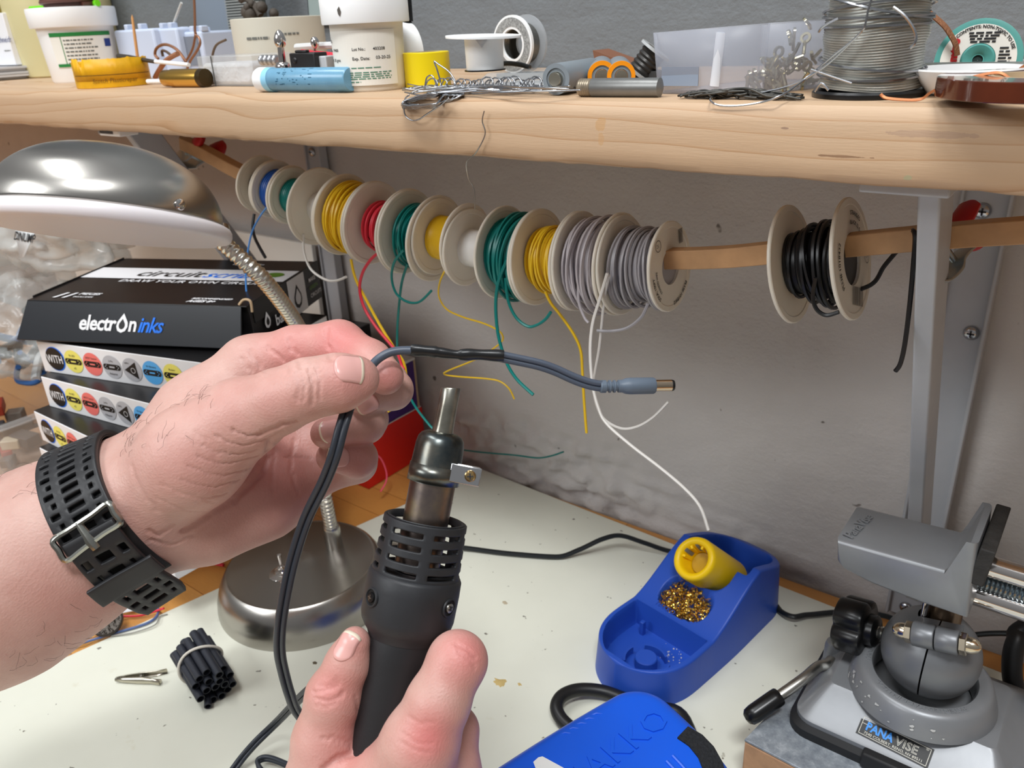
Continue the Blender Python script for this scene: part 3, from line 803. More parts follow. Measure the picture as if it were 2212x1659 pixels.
mb.lathe(pr, (padx - .008, .4545, .1550), (1, 0, -.01), 20); mb.obj('lead_screw', THREAD, vise, angle=10)
# knob
kc = P(1846, 1350, Y=.458); kx = (P(1925, 1374, Y=.456) - kc).normalized()
def lobes(R, t0, n=64):
    x, y, a = frame_from_axis(kx, (0, 0, 1))
    out = []
    for i in range(n):
        t = 2 * math.pi * i / n; c4 = abs(math.cos(2 * (t - t0)))
        r = R * (.62 + .38 * min(1.0, (c4 ** .5) * 1.15)); out.append(x * r * math.cos(t) + y * r * math.sin(t))
    return out
mb = MB(); rr = []
for h_, k in ((-.0095, .86), (-.0088, .95), (-.0070, 1.0), (.0070, 1.0), (.0085, .96), (.0092, .88)):
    rr.append([kc + kx * h_ + v * k for v in lobes(.0190, .35)])
mb.rings(rr); mb.lathe([(.0105, .008), (.0102, .0135), (.0085, .0148), (.0001, .015)], kc, kx, 24); mb.obj('clamp_knob', BLKPL, vise)
pr = [(.0042 if i % 2 else .0034, .010 + i * .0009) for i in range(30)]
mb = MB(); mb.lathe(pr, kc, kx, 16); mb.obj('knob_screw', STEEL, vise, angle=10)
# lever
lv = catmull([Vector((-.0945, .452, .0585)), P(1786, 1436, z=.060), P(1766, 1441, z=.060), P(1735, 1467, z=.059), P(1660, 1520, z=.049)], 6)
mb = MB(); mb.tube(lv, .0036, 14); mb.obj('lever_rod', STEEL, vise)
g0, g1 = P(1684, 1503, z=.052), P(1613, 1553, z=.043); ga = g1 - g0; L_ = ga.length
mb = MB(); mb.lathe([(.0052, 0), (.0058, .0008), (.0060, .004), (.0060, L_ - .006), (.0054, L_ - .002), (.0035, L_), (.0001, L_ + .0008)], g0, ga, 24); mb.obj('lever_grip', BLKPL, vise)
# maker's sticker on the sloping front face
fa, fb = P(1852, 1553, Y=.41), P(2020, 1612, Y=.41)
n_ = Vector((0, -(.0648 - .051), .0205)); n_.normalize()
dn_ = Vector((0, -.0205, -(.0138))).normalized()
def onface(px, py):
    r = Vector(ray(px, py)); p0 = Vector((0, by0 + .002, BZ + .013)); nn = Vector((0, -.0138, .0205)); 
    t = nn.dot(p0 - Vector(CAM)) / nn.dot(r); return Vector(CAM) + r * t
q0, q1, q2 = onface(1848, 1583), onface(2003, 1662), onface(1860, 1546)
xd = (q1 - q0); W_ = xd.length; fn = flat(q0, xd, q2 - q0, .0003); Hh = .0125
STK = mat('sticker_black', (22, 22, 23), 0.45); STW = mat('sticker_white', (222, 218, 205), 0.5); STB = mat('sticker_blue', (40, 140, 226), 0.45)
mb = MB()
add_quad(mb, fn, 0, 0, W_, Hh, 0)
for a, b, c_, d in ((.0012, .0010, W_ - .0012, .0013), (.0012, Hh - .0013, W_ - .0012, Hh - .0010), (.0012, .0010, .0015, Hh - .001), (W_ - .0015, .001, W_ - .0012, Hh - .001), (.0012, .0075, .006, .0078), (.0045, .007, .0048, Hh - .001)):
    add_quad(mb, fn, a, b, c_, d, 1, w=.0001)
sz = W_ / .046
add_text(mb, 'PANA', .0078 * sz, lambda u, v, w=0: fn(u, v, w + .0002), .0045 * sz, .0046, bold=.00025, m=2, sx=.85)
add_text(mb, 'VISE', .0080 * sz, lambda u, v, w=0: fn(u, v, w + .0002), .0235 * sz, .0046, bold=.00010, m=1, sx=.98)
add_text(mb, 'VISE', .0080 * sz, lambda u, v, w=0: fn(u, v, w + .0003), .0235 * sz, .0046, bold=-.00016, m=0, sx=.98)
add_text(mb, '7540 COLBERT, RENO, NV 89511', .0026 * sz, lambda u, v, w=0: fn(u, v, w + .0002), .0045 * sz, .0019, m=1)
add_text(mb, '\u00ae', .0026 * sz, lambda u, v, w=0: fn(u, v, w + .0002), .0415 * sz, .0098, m=1)
mb.obj('maker_sticker', [STK, STW, STB], vise)

# heavy black lead beside the vise
HOSE = mat('black_lead_jacket', (24, 24, 25), 0.42)
root = None
mb = MB(); mb.tube(catmull([Vector((.06, .56, .12)), P(2225, 1352, Y=.540), P(2196, 1385, Y=.530), P(2186, 1430, Y=.522), P(2190, 1480, Y=.514), P(2210, 1530, Y=.509), Vector((.05, .51, .045)), Vector((.10, .52, .012))], 8), .0062, 16)
o = mb.obj('power_lead', HOSE); tag(o, 'thick black rubber lead curling at the right edge behind the vise', 'cable')
# ================================================================== soldering iron holder, station, cords
BLUE = mat('holder_blue_plastic', (36, 78, 178), 0.42, bump=(500, 0.05), spec=0.5)
BLUE2 = mat('station_blue_plastic', (22, 92, 222), 0.36, bump=(500, 0.05))
YELLOW = mat('holder_yellow_plastic', (250, 206, 10), 0.4)
CLIPG = mat('grey_clip_rubber', (112, 116, 120), 0.5)
def m_brass_wool():
    m = mat('brass_wool', (240, 200, 96), 0.2, 0.9); return m
eu, ev = Vector((.19, .9818, 0)), Vector((.9818, -.19, 0)); F0 = Vector((-.2270, .3943, 0)); HL = .183
def hw(u):
    """half width of the holder's footprint"""
    w = .0388 if u < .05 else lerp(.0388, .0355, min(1, (u - .05) / .12))
    if u < .045: w *= max(0.0, 1 - ((.045 - u) / .045) ** 2.3) ** .5
    if u > HL - .035: w *= max(0.0, 1 - ((u - HL + .035) / .035) ** 2.2) ** .5
    return w
def sst(a, b, x):
    t = max(0, min(1, (x - a) / (b - a))); return t * t * (3 - 2 * t)
def htop(u, v):
    w = max(hw(u), 1e-4); e = min(w - abs(v), u * 1.4 + .0, (HL - u) * 1.4)
    rim = .0325
    z = rim
    slope = lerp(.0325, .0635, sst(.064, .130, u) * .55 + .45 * max(0, min(1, (u - .066) / .062)))
    if u > .066: z = slope
    if u > .126: z = lerp(.0635, .0365, ((u - .126) / .064) ** 1.1)
    # front tray
    tr = min(sst(.0035, .0065, u - .001), 1 - sst(.0615, .0645, u)) * sst(.0042, .0068, w - abs(v)) * (1 if u < .07 else 0)
    z = lerp(z, .011, tr)
    # hollow behind the crest
    hb = sst(.118, .128, u) * (1 - sst(HL - .014, HL - .008, u)) * sst(.0065, .0105, w - abs(v))
    z = lerp(z, .022, hb)
    # cradle for the tube
    cr_ = sst(.094, .104, u) * (1 if u < .14 else 0)
    zt = .061 - .52 * (u - .0985) - .0178 * math.sqrt(max(0.0, 1 - min(1, (v / .0215)) ** 2)) if abs(v) < .0215 else 9
    z = lerp(z, min(z, zt), cr_)
    # opening over the brass wool
    q = (abs(u - .0835) / .0135) ** 2.6 + (abs(v + .001) / .0215) ** 2.6
    z -= .011 * (1 - sst(.82, 1.12, q))
    rf = .0022
    if e < rf: z -= rf - math.sqrt(max(0, rf * rf - (rf - max(0, e)) ** 2))
    return z
holder = thing('iron_holder', 'blue soldering iron stand with yellow tube holder and empty front tray', 'stand', F0 + eu * .09 + Vector((0, 0, T0)))
nu, nv = 170, 120
us = [HL * (0.5 - 0.5 * math.cos(math.pi * i / nu)) * .6 + HL * (i / nu) * .4 for i in range(nu + 1)]
ss = [math.sin(math.pi * (j / nv - .5)) * .7 + (2 * j / nv - 1) * .3 for j in range(nv + 1)]
vs = []; fs = []
for u in us:
    w = max(hw(u), .0006)
    for s_ in ss: 
        p = F0 + eu * u + ev * (w * s_); p.z = htop(u, w * s_); vs.append(p)
W1 = nv + 1
for i in range(nu):
    for j in range(nv): fs.append((i * W1 + j, (i + 1) * W1 + j, (i + 1) * W1 + j + 1, i * W1 + j + 1))
border = [(0, j) for j in range(nv)] + [(i, nv) for i in range(nu)] + [(nu, j) for j in range(nv, 0, -1)] + [(i, 0) for i in range(nu, 0, -1)]
bi = [i * W1 + j for i, j in border]; o0 = len(vs); cen = F0 + eu * (HL / 2)
for b in bi:
    p = vs[b].copy(); k = (p - cen); k.z = 0; p = p + k.normalized() * .0028; p.z = T0; vs.append(p)
n = len(bi)
for i in range(n): fs.append((bi[i], bi[(i + 1) % n], o0 + (i + 1) % n, o0 + i))
mb = MB(); mb.add(vs, fs); hb_ = mb.obj('body', BLUE, holder, angle=50, weld=True)
hp = lambda u, v, z: F0 + eu * u + ev * v + Vector((0, 0, z))
# bosses on the tray floor
mb = MB(); mb.lathe([(.0086, 0), (.0084, .0085), (.0078, .0092), (.0001, .0092)], hp(.030, .004, .0108), (0, 0, 1), 32); mb.obj('tray_boss', BLUE, holder)
def arcwall(a0, a1, r, c, hgt, th=.0016):
    mb = MB(); N = 14
    inn = [c + eu * (r * math.cos(lerp(a0, a1, i / N))) + ev * (r * math.sin(lerp(a0, a1, i / N))) for i in range(N + 1)]
    out = [c + eu * ((r + th) * math.cos(lerp(a0, a1, i / N))) + ev * ((r + th) * math.sin(lerp(a0, a1, i / N))) for i in range(N + 1)]
    mb.prism(inn + out[::-1], (0, 0, hgt)); return mb
cc = hp(.030, .004, .0108)
for a0, a1, r, h_ in ((-.75, .65, .0145, .007), (-2.4, -1.35, .0155, .0065), (1.1, 1.9, .0165, .007), (2.3, 3.6, .0150, .004)):
    arcwall(a0, a1, r, cc, h_).obj('tray_rib', BLUE, holder, angle=50)
mb = MB(); mb.fbox(hp(.0535, -.022, .0108), eu * .004, ev * .0035, (0, 0, .0125)); mb.obj('tray_post', BLUE, holder, bevel=.0005)
mb = MB(); rg = rnd(3)
for q in range(26):
    p = hp(.052 + rg.gauss(0, .004), .012 + rg.gauss(0, .005), .0112)
    mb.sphere(p, rg.uniform(.0002, .0007), 6, 4)
o = mb.obj('white_residue', mat('white_residue', (196, 196, 200), 0.8), holder); o['kind'] = 'stuff'
# embossed mark on slope
sl0, sl1 = hp(.0715, 0, htop(.0715, .03)), hp(.078, 0, htop(.078, .03)); 
mb = MB(); fs_ = flat(hp(.0685, -.019, htop(.0685, -.019) + .0002), ev, (sl1 - sl0), .0001)
add_text(mb, 'HAKKO', .0052, fs_, extrude=.0002); mb.obj('raised_lettering', BLUE, hb_)
# brass wool curls
mb = MB(); rg = rnd(11)
for q in range(520):
    u = .0835 + rg.uniform(-.0120, .0120); v = -.001 + rg.uniform(-.0195, .0195)
    if ((u - .0835) / .0125) ** 2 + ((v + .001) / .0205) ** 2 > 1.05: continue
    base = hp(u, v, htop(u, v) + rg.uniform(.003, .0095)); R = rg.uniform(.0010, .0026); ax_ = Vector((rg.gauss(0, 1), rg.gauss(0, 1), rg.gauss(0, 1))).normalized()
    x, y, a = frame_from_axis(ax_); ph = rg.uniform(0, 6.28); rr = []
    for i in range(13):
        t = ph + i * rg.uniform(.36, .46); c_ = base + x * R * math.cos(t) + y * R * math.sin(t) + a * (i - 6) * .0003
        rr.append((c_, c_ + a * .0008))
    m0 = len(mb.v); mb.v += [p for pr in rr for p in pr]; mb.f += [(m0 + 2 * i, m0 + 2 * i + 1, m0 + 2 * i + 3, m0 + 2 * i + 2) for i in range(12)]; mb.m += [0] * 12
o = mb.obj('brass_wool', m_brass_wool(), holder, angle=180); tag(o, 'curly brass wool in the oval opening', kind='stuff')
mb = MB(); mb.grid(lambda a, b: hp(.0855 + (a - .5) * .027, -.001 + (b - .5) * .045, htop(.0855 + (a - .5) * .001, 0) + (a - .5) * .013 - .0004), 1, 1); mb.obj('wool_bed', mat('wool_bed', (58, 42, 16), 0.5, 0.6), holder)
# yellow tube
C0 = P(1497, 1205, Y=.487); C1 = P(1574, 1254, Y=.531); ya = C0 - C1; YL = ya.length
up_ = Vector((0, 0, 1))
mb = MB(); R = .0178
mb.lathe([(.0001, 0), (R - .003, 0), (R - .0008, .0008), (R, .003), (R, YL - .004), (R - .0005, YL - .0015), (R - .002, YL), (R - .0045, YL - .0002), (R - .0060, YL - .0016), (R - .0068, YL - .006), (.0082, YL - .020), (.0076, YL - .030), (.0001, YL - .030)], C1, ya, 48, cap=False)
yt = mb.obj('holder_tube', YELLOW, holder, weld=True, angle=60)
x, y, a = frame_from_axis(ya)
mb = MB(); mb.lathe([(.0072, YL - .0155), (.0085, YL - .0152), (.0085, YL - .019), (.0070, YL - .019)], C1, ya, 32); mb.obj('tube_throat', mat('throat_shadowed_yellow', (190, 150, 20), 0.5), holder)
for k in range(3):
    t = math.radians(62 + k * 52); d_ = x * math.cos(t) + y * math.sin(t); tt = a.cross(d_)
    mb = MB(); pts = [C1 + a * (YL - .0022) + d_ * .0148, C1 + a * (YL - .0020) + d_ * .0125, C1 + a * (YL - .005) + d_ * .0105, C1 + a * (YL - .012) + d_ * .0092]
    pts = catmull(pts, 4); rr = [[p + tt * .0016 + a * .0004, p + tt * .0016 - a * .0008, p - tt * .0016 - a * .0008, p - tt * .0016 + a * .0004] for p in pts]
    mb.rings(rr); mb.obj('grip_clip', CLIPG, holder, bevel=.0004)
    mb = MB(); q_ = C1 + a * (YL - .014) + d_ * .0118
    t2 = t + math.radians(26); d2 = x * math.cos(t2) + y * math.sin(t2); t3 = a.cross(d2)
    mb.fbox(C1 + a * (YL - .016) + d2 * .009 - t3 * .001, a * .013, d2 * .0035, t3 * .002); mb.obj('tube_fin', YELLOW, holder, bevel=.0004)

# solder station: rounded blue housing
station = thing('solder_station', 'blue soldering station housing in front with raised lettering and dark strip', 'soldering station', (-.135, .235, T0))
sx0, sx1, sy0, sy1 = -.1945, -.0835, .150, .307
def st_top(x, y):
    z = .1205
    t = max(0, x + .128) / .045; z -= .016 * t * t
    t = max(0, -.168 - x) / .026; z -= .004 * t * t
    return z
nu, nv = 90, 90; vs = []; fs = []
def st_pt(a, b):
    """square -> rounded rectangle footprint"""
    hx, hy, r = (sx1 - sx0) / 2, (sy1 - sy0) / 2, .022
    x, y = a * hx, b * hy
    ex, ey = max(0, abs(x) - (hx - r)), max(0, abs(y) - (hy - r))
    m_ = max(ex, ey)
    if ex > 0 and ey > 0:
        l = math.hypot(ex, ey); k = m_ / l
        x = math.copysign(hx - r + ex * k, x); y = math.copysign(hy - r + ey * k, y)
    # right hand back corner swept away
    X_, Y_ = x + (sx0 + sx1) / 2, y + (sy0 + sy1) / 2
    if X_ > -.125 and Y_ > .20: Y_ -= .55 * max(0, X_ + .125) * (Y_ - .20) / .1
    ca, sa = math.cos(math.radians(-21)), math.sin(math.radians(-21)); dx, dy = X_ - sx0, Y_ - sy1
    return -.1630 + dx * ca - dy * sa, .3150 + dx * sa + dy * ca, r - m_
sp = [math.sin(math.pi * (j / nu - .5)) * .55 + (2 * j / nu - 1) * .45 for j in range(nu + 1)]
for a in sp:
    for b in sp:
        X_, Y_, e = st_pt(a, b); z = st_top(X_, Y_); rf = .010
        if e < rf: z -= rf - math.sqrt(max(0, rf * rf - (rf - max(0, e)) ** 2))
        vs.append(Vector((X_, Y_, z)))
W1 = nv + 1
for i in range(nu):
    for j in range(nv): fs.append((i * W1 + j, (i + 1) * W1 + j, (i + 1) * W1 + j + 1, i * W1 + j + 1))
border = [(0, j) for j in range(nv)] + [(i, nv) for i in range(nu)] + [(nu, j) for j in range(nv, 0, -1)] + [(i, 0) for i in range(nu, 0, -1)]
bi = [i * W1 + j for i, j in border]; o0 = len(vs)
for b in bi: p = vs[b].copy(); p.z = T0; vs.append(p)
n = len(bi)
for i in range(n): fs.append((bi[i], bi[(i + 1) % n], o0 + (i + 1) % n, o0 + i))
mb = MB(); mb.add(vs, fs); sb = mb.obj('housing', BLUE2, station, weld=True, angle=60)
def st_on(px, py, z0=.12):
    p = P(px, py, z=z0)
    for _ in range(4): p = P(px, py, z=st_top(p.x, p.y))
    return p
o_ = st_on(1240, 1722); e_ = st_on(1452, 1560); xd_ = (e_ - o_); xd_.z = 0; xd_.normalize(); yd_ = Vector((-xd_.y, xd_.x, 0))
mb = MB(); vs_, fs_t = text_geo('HAKKO', .0225, 0, 0, 1.02, extrude=.0)
def stf(u, v, w=0):
    p = o_ + xd_ * u + yd_ * v; p.z = st_top(p.x, p.y) + .00015 + w; return p
wT = max(p.x for p in vs_); sc_ = (e_ - o_).length / wT
vs2, fs2 = text_geo('HAKKO', .0225, 0, 0, 1.02, extrude=.0007)
mb.add([stf(p.x * sc_, p.y * sc_ * .95, p.z) for p in vs2], fs2); mb.obj('raised_lettering', BLUE2, sb, angle=20)
# hook strip, vents, sticker
mb = MB(); pts = [(1480, 1592), (1505, 1606), (1528, 1630), (1546, 1662), (1558, 1700)]
inner = [(1463, 1596), (1488, 1613), (1508, 1638), (1520, 1668), (1530, 1710)]
outer = [(1486, 1572), (1517, 1590), (1542, 1616), (1561, 1650), (1576, 1700)]
top = [st_on(*q) + Vector((0, 0, .0011)) for q in outer]; bot = [st_on(*q) + Vector((0, 0, .0011)) for q in inner]
rr = [[a, b, b - Vector((0, 0, .0016)), a - Vector((0, 0, .0016))] for a, b in zip(top, bot)]
mb.rings(rr); mb.obj('hook_strip', mat('hook_fabric', (40, 42, 46), 0.95, bump=(900, 1.0, .002), vary=0.4, vscale=700), station)
for k in range(5):
    a, b = st_on(1204 + k * 17, 1584 - k * 10.5), st_on(1238 + k * 17, 1583 - k * 10.5)
    mb = MB(); mb.tube([a + Vector((0, 0, -.0016)), lerp(a, b, .5), b + Vector((0, 0, -.0006))], [.0006, .0008, .0004], 8); mb.obj('vent_rib', BLUE2, station)
for q in ((1440, 1645, 1462, 1668), (1453, 1633, 1480, 1662)):
    a, b = st_on(q[0], q[1]), st_on(q[2], q[3])
    mb = MB(); mb.tube([a, b], .0011, 8); mb.obj('vent_rib', BLUE2, station)
mb = MB(); qs = [st_on(1152, 1647), st_on(1163, 1637), st_on(1172, 1635), st_on(1240, 1672), st_on(1225, 1690), st_on(1160, 1668)]
mb.prism([q + Vector((0, 0, .0001)) for q in qs], (0, 0, .0003)); mb.obj('white_label', mat('label_white', (235, 235, 232), 0.6), station)

mb = MB(); mb.tube(catmull([P(1275, 1606, z=.0075), P(1240, 1578, z=.008), P(1212, 1552, z=.010), P(1202, 1526, z=.012), P(1215, 1503, z=.013), P(1250, 1490, z=.012), P(1300, 1493, z=.010), P(1350, 1510, z=.0085), P(1410, 1528, z=.008), P(1480, 1558, z=.008), Vector((-.125, .335, T0 + .0052))], 8), .0048, 16)
o = mb.obj('station_cord', HOSE); tag(o, 'thick black cord looping behind the blue station', 'cable')
# thin cords on the bench
CORD = mat('black_cord', (26, 30, 32), 0.4)
pts = [P(830, 1162, z=.012), P(900, 1172, z=.010), P(1000, 1183, z=.006), P(1100, 1196, z=.005), P(1200, 1203, z=.005), P(1250, 1188, z=.010), P(1300, 1165, z=.020), P(1340, 1157, z=.022), P(1390, 1172, z=.016), P(1440, 1189, z=.009), P(1490, 1200, z=.006), P(1600, 1260, Y=.588), P(1695, 1326, z=.007), P(1745, 1328, z=.006), P(1800, 1323, z=.006), P(1850, 1323, z=.008), P(1900, 1328, z=.010), P(1950, 1345, z=.008), P(2020, 1385, z=.008), P(2100, 1372, Y=.575), P(2160, 1368, Y=.575), P(2230, 1372, Y=.575)]
pts = catmull(pts, 8)
for p in pts: p.z = max(p.z, T0 + .0029)
mb = MB(); mb.tube(pts, .0020, 10, sx=1.35)
o = mb.obj('lamp_cord', CORD); tag(o, 'thin black cord running along the wall behind the blue stand', 'cable')
# ================================================================== desk lamp
BRUSH = mat('brushed_nickel', (176, 172, 166), 0.27, 1.0, aniso=0.6)
NECK = mat('neck_nickel', (190, 184, 170), 0.22, 1.0)
SHADEW = mat('lamp_white_plastic', (232, 226, 228), 0.42, sss=0.1)
lb = Vector((-.5515, .3735, T0))
_c = P(661, 1262, z=.010); lb = Vector((_c.x, _c.y, T0))
lamp = thing('desk_lamp', 'brushed nickel gooseneck desk lamp with dome shade and round base', 'lamp', lb)
RB = .0765
mb = MB(); mb.lathe([(RB, 0), (RB, .003), (RB - .001, .010), (RB - .0045, .021), (RB - .010, .0305), (RB - .0125, .0325), (RB - .0135, .0322), (RB - .0150, .0318), (.020, .0330), (.0001, .0332)], lb, (0, 0, 1), 96)
base = mb.obj('base', BRUSH, lamp, angle=30)
sw = P(610, 1238, z=T0 + .0328)
mb = MB(); mb.lathe([(.0115, 0), (.0112, .0004), (.0065, .0010), (.0060, .0014), (.0060, .0026), (.0050, .0032), (.0001, .0032)], sw, (0, 0, 1), 24)
s_ = mb.obj('switch_collar', CHROME, lamp)
mb = MB(); mb.lathe([(.0036, .003), (.0036, .0065), (.0024, .0075), (.0001, .0076)], sw, (0, 0, 1), 20); mb.lathe([(.0011, .006), (.0014, .012), (.0019, .0175), (.0017, .0195), (.0001, .0200)], sw, (.03, 0, 1), 14); mb.obj('toggle', CHROME, s_)
nb = P(722, 1178, z=T0 + .033)
mb = MB(); mb.lathe([(.0078, -.0005), (.0076, .018), (.0066, .0225), (.0061, .0230)], nb, (0, 0, 1), 28); mb.obj('neck_socket', BRUSH, lamp)
dS = .515
tip = P(478, 524, d=.556)
neck = catmull([nb + Vector((0, 0, .015)), nb + Vector((0.0, -.001, .06)), P(704, 1035, d=.760), P(692, 930, d=.735), P(676, 810, d=.690), P(652, 725, d=.640), P(622, 672, d=.605), P(570, 605, d=.570), P(522, 560, d=.558), P(486, 528, d=.558), P(477, 512, d=.560)], 100)
mb = MB(); rad_ = []
L_acc = 0.0; last = neck[0]
for p in neck:
    L_acc += (p - last).length; last = p
    rad_.append(.0057 + .00045 * math.cos(2 * math.pi * L_acc / .0038))
mb.tube(neck, rad_, 16)
def m_neck():
    m = mat('neck_coil', (214, 210, 200), 0.28, 1.0); return m
mb.obj('gooseneck', m_neck(), lamp, angle=80)
# shade
cS = P(236, 474, d=dS)
aS = (CR * .06 - CD * .975 - CF * .045).normalized()
RS = .0745
mb = MB()
dome = [(RS - .0062, .0005)]
for i in range(26):
    t = math.radians(2 + 88 * i / 25); dome.append(((RS - .0060) * math.cos(t) ** .86 if i < 25 else .0001, .002 + .0440 * math.sin(t)))
mb.lathe(dome, cS, aS, 96, cap=False)
mb.obj('dome', BRUSH, lamp, solid=.0008, soff=-1)
mb = MB(); mb.lathe([(RS - .0075, .0014), (RS - .0035, .0012), (RS - .0012, .0000), (RS, -.002), (RS + .0003, -.0045), (RS - .0004, -.0072), (RS - .0022, -.0086), (RS - .005, -.0090), (.030, -.0090), (.0001, -.0090)], cS, aS, 96, cap=False); mb.obj('diffuser', SHADEW, lamp, angle=60)
mb = MB(); x, y, a0_ = frame_from_axis(aS); cand = [(abs(proj(cS + (x * math.cos(t) + y * math.sin(t)) * (RS - .0066) + aS * .007)[0] - 388), t) for t in [i * .01 for i in range(629)] if (x * math.cos(t) + y * math.sin(t)).dot(CF) < 0]; t_ = min(cand)[1]; a = (x * math.cos(t_) + y * math.sin(t_)); q_ = cS + a * (RS - .0066) + aS * .007; mb.lathe([(.0034, 0), (.0034, .0012), (.0022, .0020), (.0001, .0021)], q_ , a, 16); mb.obj('shade_screw', CHROME, lamp)
mb = MB(); mb.cyl(tip, tip + (P(474, 490, d=.560) - tip).normalized() * .012, .0070, 20); mb.obj('neck_collar', BRUSH, lamp)

# ================================================================== box stack
BLK = mat('box_black_card', (24, 23, 24), 0.34, vary=0.15, vscale=20)
BLKF = mat('box_black_front', (26, 28, 33), 0.30)
WHT = mat('box_white_card', (236, 235, 236), 0.5)
TAN = mat('raw_card_edge', (186, 160, 128), 0.8)
C_ = {k: mat('print_' + k, v, 0.5) for k, v in dict(white=(232, 232, 234), blue=(24, 120, 240), yellow=(240, 228, 112), coral=(240, 120, 112), grey=(186, 186, 190), black=(30, 28, 28), sky=(92, 178, 240), green=(96, 140, 40)).items()}
def boxframe(fl, ang):
    xd = Vector((math.cos(ang), math.sin(ang), 0)); return xd, Vector((-xd.y, xd.x, 0))
S = .866                     # carton scale
BH = .0355 * S
def kit_box(fl_px, z0, ang, label, W=.262, D=.150, upto=6, tan=True):
    W *= S; D *= S
    fl = P(fl_px[0], fl_px[1], z=z0 + BH); fl.z = z0; xd, yd = boxframe(fl, ang)
    root = thing('kit_box', label, 'box', fl + xd * W / 2 + yd * D / 2, 'stacked electronics kit boxes')
    mb = MB(); mb.fbox(fl, xd * W, yd * D, (0, 0, BH - .0006)); body = mb.obj('carton', [WHT], root, bevel=.0006)
    mb = MB(); mb.fbox(fl + Vector((0, 0, BH - .0006)) + yd * .0006, xd * W, yd * (D - .0006), (0, 0, .0006)); mb.obj('lid_panel', BLK, root)
    mb = MB(); mb.fbox(fl - xd * .0008 + yd * .001, xd * .0008, yd * (D - .001), (0, 0, BH - .001)); mb.obj('card_edge', TAN, root)
    fn0 = flat(fl, xd, (0, 0, 1), .0003); fn = lambda a, b, w=0: fn0(a * S, b * S, w); K = ['black', 'blue', 'yellow', 'coral', 'grey', 'sky', 'green', 'white']
    M_ = [C_[k] for k in K]; mb = MB(); ix = K.index; r = .0128; v = .0168; u = .0215
    add_disc(mb, fn, u + .0006, v, r + .0008, ix('blue')); add_disc(mb, fn, u, v, r, ix('black'), w=.0002)
    add_text(mb, 'WITH', .0125, lambda a, b, w=0: fn(a, b, w + .0004), u, v - .0043, bold=.0002, spacing=1.08, align='CENTER', m=ix('white'), sx=.66)
    items = [('yellow', 'Bi-LED', 'x2'), ('coral', 'SPDT Switch', ''), ('grey', '2-Pin', 'Adapter'), ('grey', 'NPN', ''), ('sky', '9V Battery', ''), ('yellow', 'Buzzer', '')]
    for q, (c_, a_, b_) in enumerate(items[:upto]):
        u += .0268; add_disc(mb, fn, u, v, r, ix(c_), w=.0001)
        up_ = lambda a, b, w=0: fn(a, b, w + .0004)
        if a_ == 'NPN':
            mb.add([fn(u - .010, v - .001, .0003), fn(u + .007, v - .0095, .0003), fn(u + .006, v + .009, .0003)], [(0, 1, 2)], ix('black'))
            add_disc(mb, up_, u + .0015, v - .0005, .003, ix('white'), r0=.0025); add_text(mb, 'NPN', .0028, up_, u - .008, v + .006)
        else:
            add_quad(mb, fn, u - .0085, v - .0032, u + .0085, v + .0032, ix('black'), w=.0003)
            for s_ in (-1, 1):
                add_disc(mb, fn, u + s_ * .0085, v, .0032, ix('black'), 16, w=.0003)
                for k_ in (-1, 0, 1): add_disc(mb, up_, u + s_ * (.0088 - abs(k_) * .0016), v + k_ * .0017, .0006, ix(c_), 8)
            add_quad(mb, up_, u - .0035, v - .0008, u + .0035, v + .0008, ix(c_))
            add_text(mb, a_, .0030, up_, u, v + .0056, align='CENTER', m=ix('black'))
            if b_: add_text(mb, b_, .0034, up_, u, v - .0085, align='CENTER', m=ix('black'))
    mb.obj('printed_front', M_, body, smooth=False)
    return root
kit_box((90, 1125), 0.0001, .05, 'lowest white kit box of the stack, hidden low behind the forearm', W=.12, upto=3)
kit_box((88, 1068), BH, -.03, 'white kit box second from the bottom of the stack', W=.15, upto=4)
kit_box((86, 1012), BH * 2, -.02, 'white kit box third from the bottom, mostly behind the watch strap arm')
kit_box((84, 966), BH * 3, .02, 'white kit box just below the one with a wide bare black lid')
kit_box((72, 887), BH * 4, .015, 'white kit box under the two twisted boxes, its black lid top showing')
kit_box((87, 812), BH * 5, .15, 'white kit box second below the black lid, turned slightly')
kit_box((77, 735), BH * 6, .262, 'white kit box directly under the black lidded box')
# the black lidded box on top
zA = BH * 7; HA = .0425
FL = P(58, 648, z=zA + HA * S); xd, yd = boxframe(FL, math.radians(24.5)); WA, DA = .252, .160
bxA = thing('kit_box', 'big black lidded kit box on top of the stack with white band', 'box', FL + (xd * WA / 2 + yd * DA / 2 - Vector((0, 0, HA))) * S, 'stacked electronics kit boxes')
o_ = FL - Vector((0, 0, HA * S))
mb = MB(); mb.fbox(o_ + yd * .004, xd * WA * S, yd * (DA * S - .004), (0, 0, HA * S - .0008)); cart = mb.obj('carton', BLK, bxA, bevel=.0008)
mb = MB(); mb.fbox(o_ + Vector((0, 0, HA * S - .0008)), xd * WA * S, yd * DA * S, (0, 0, .0008)); lid = mb.obj('lid', BLK, bxA, bevel=.0004)
for s_ in (0, 1):
    mb = MB(); mb.fbox(o_ + xd * (-.0012 if s_ == 0 else WA * S - .0004) + yd * .008 + Vector((0, 0, HA * S - .018)), xd * .0016, yd * (DA * S - .01), (0, 0, .0195)); mb.obj('lid_edge', BLK, bxA, bevel=.0006)
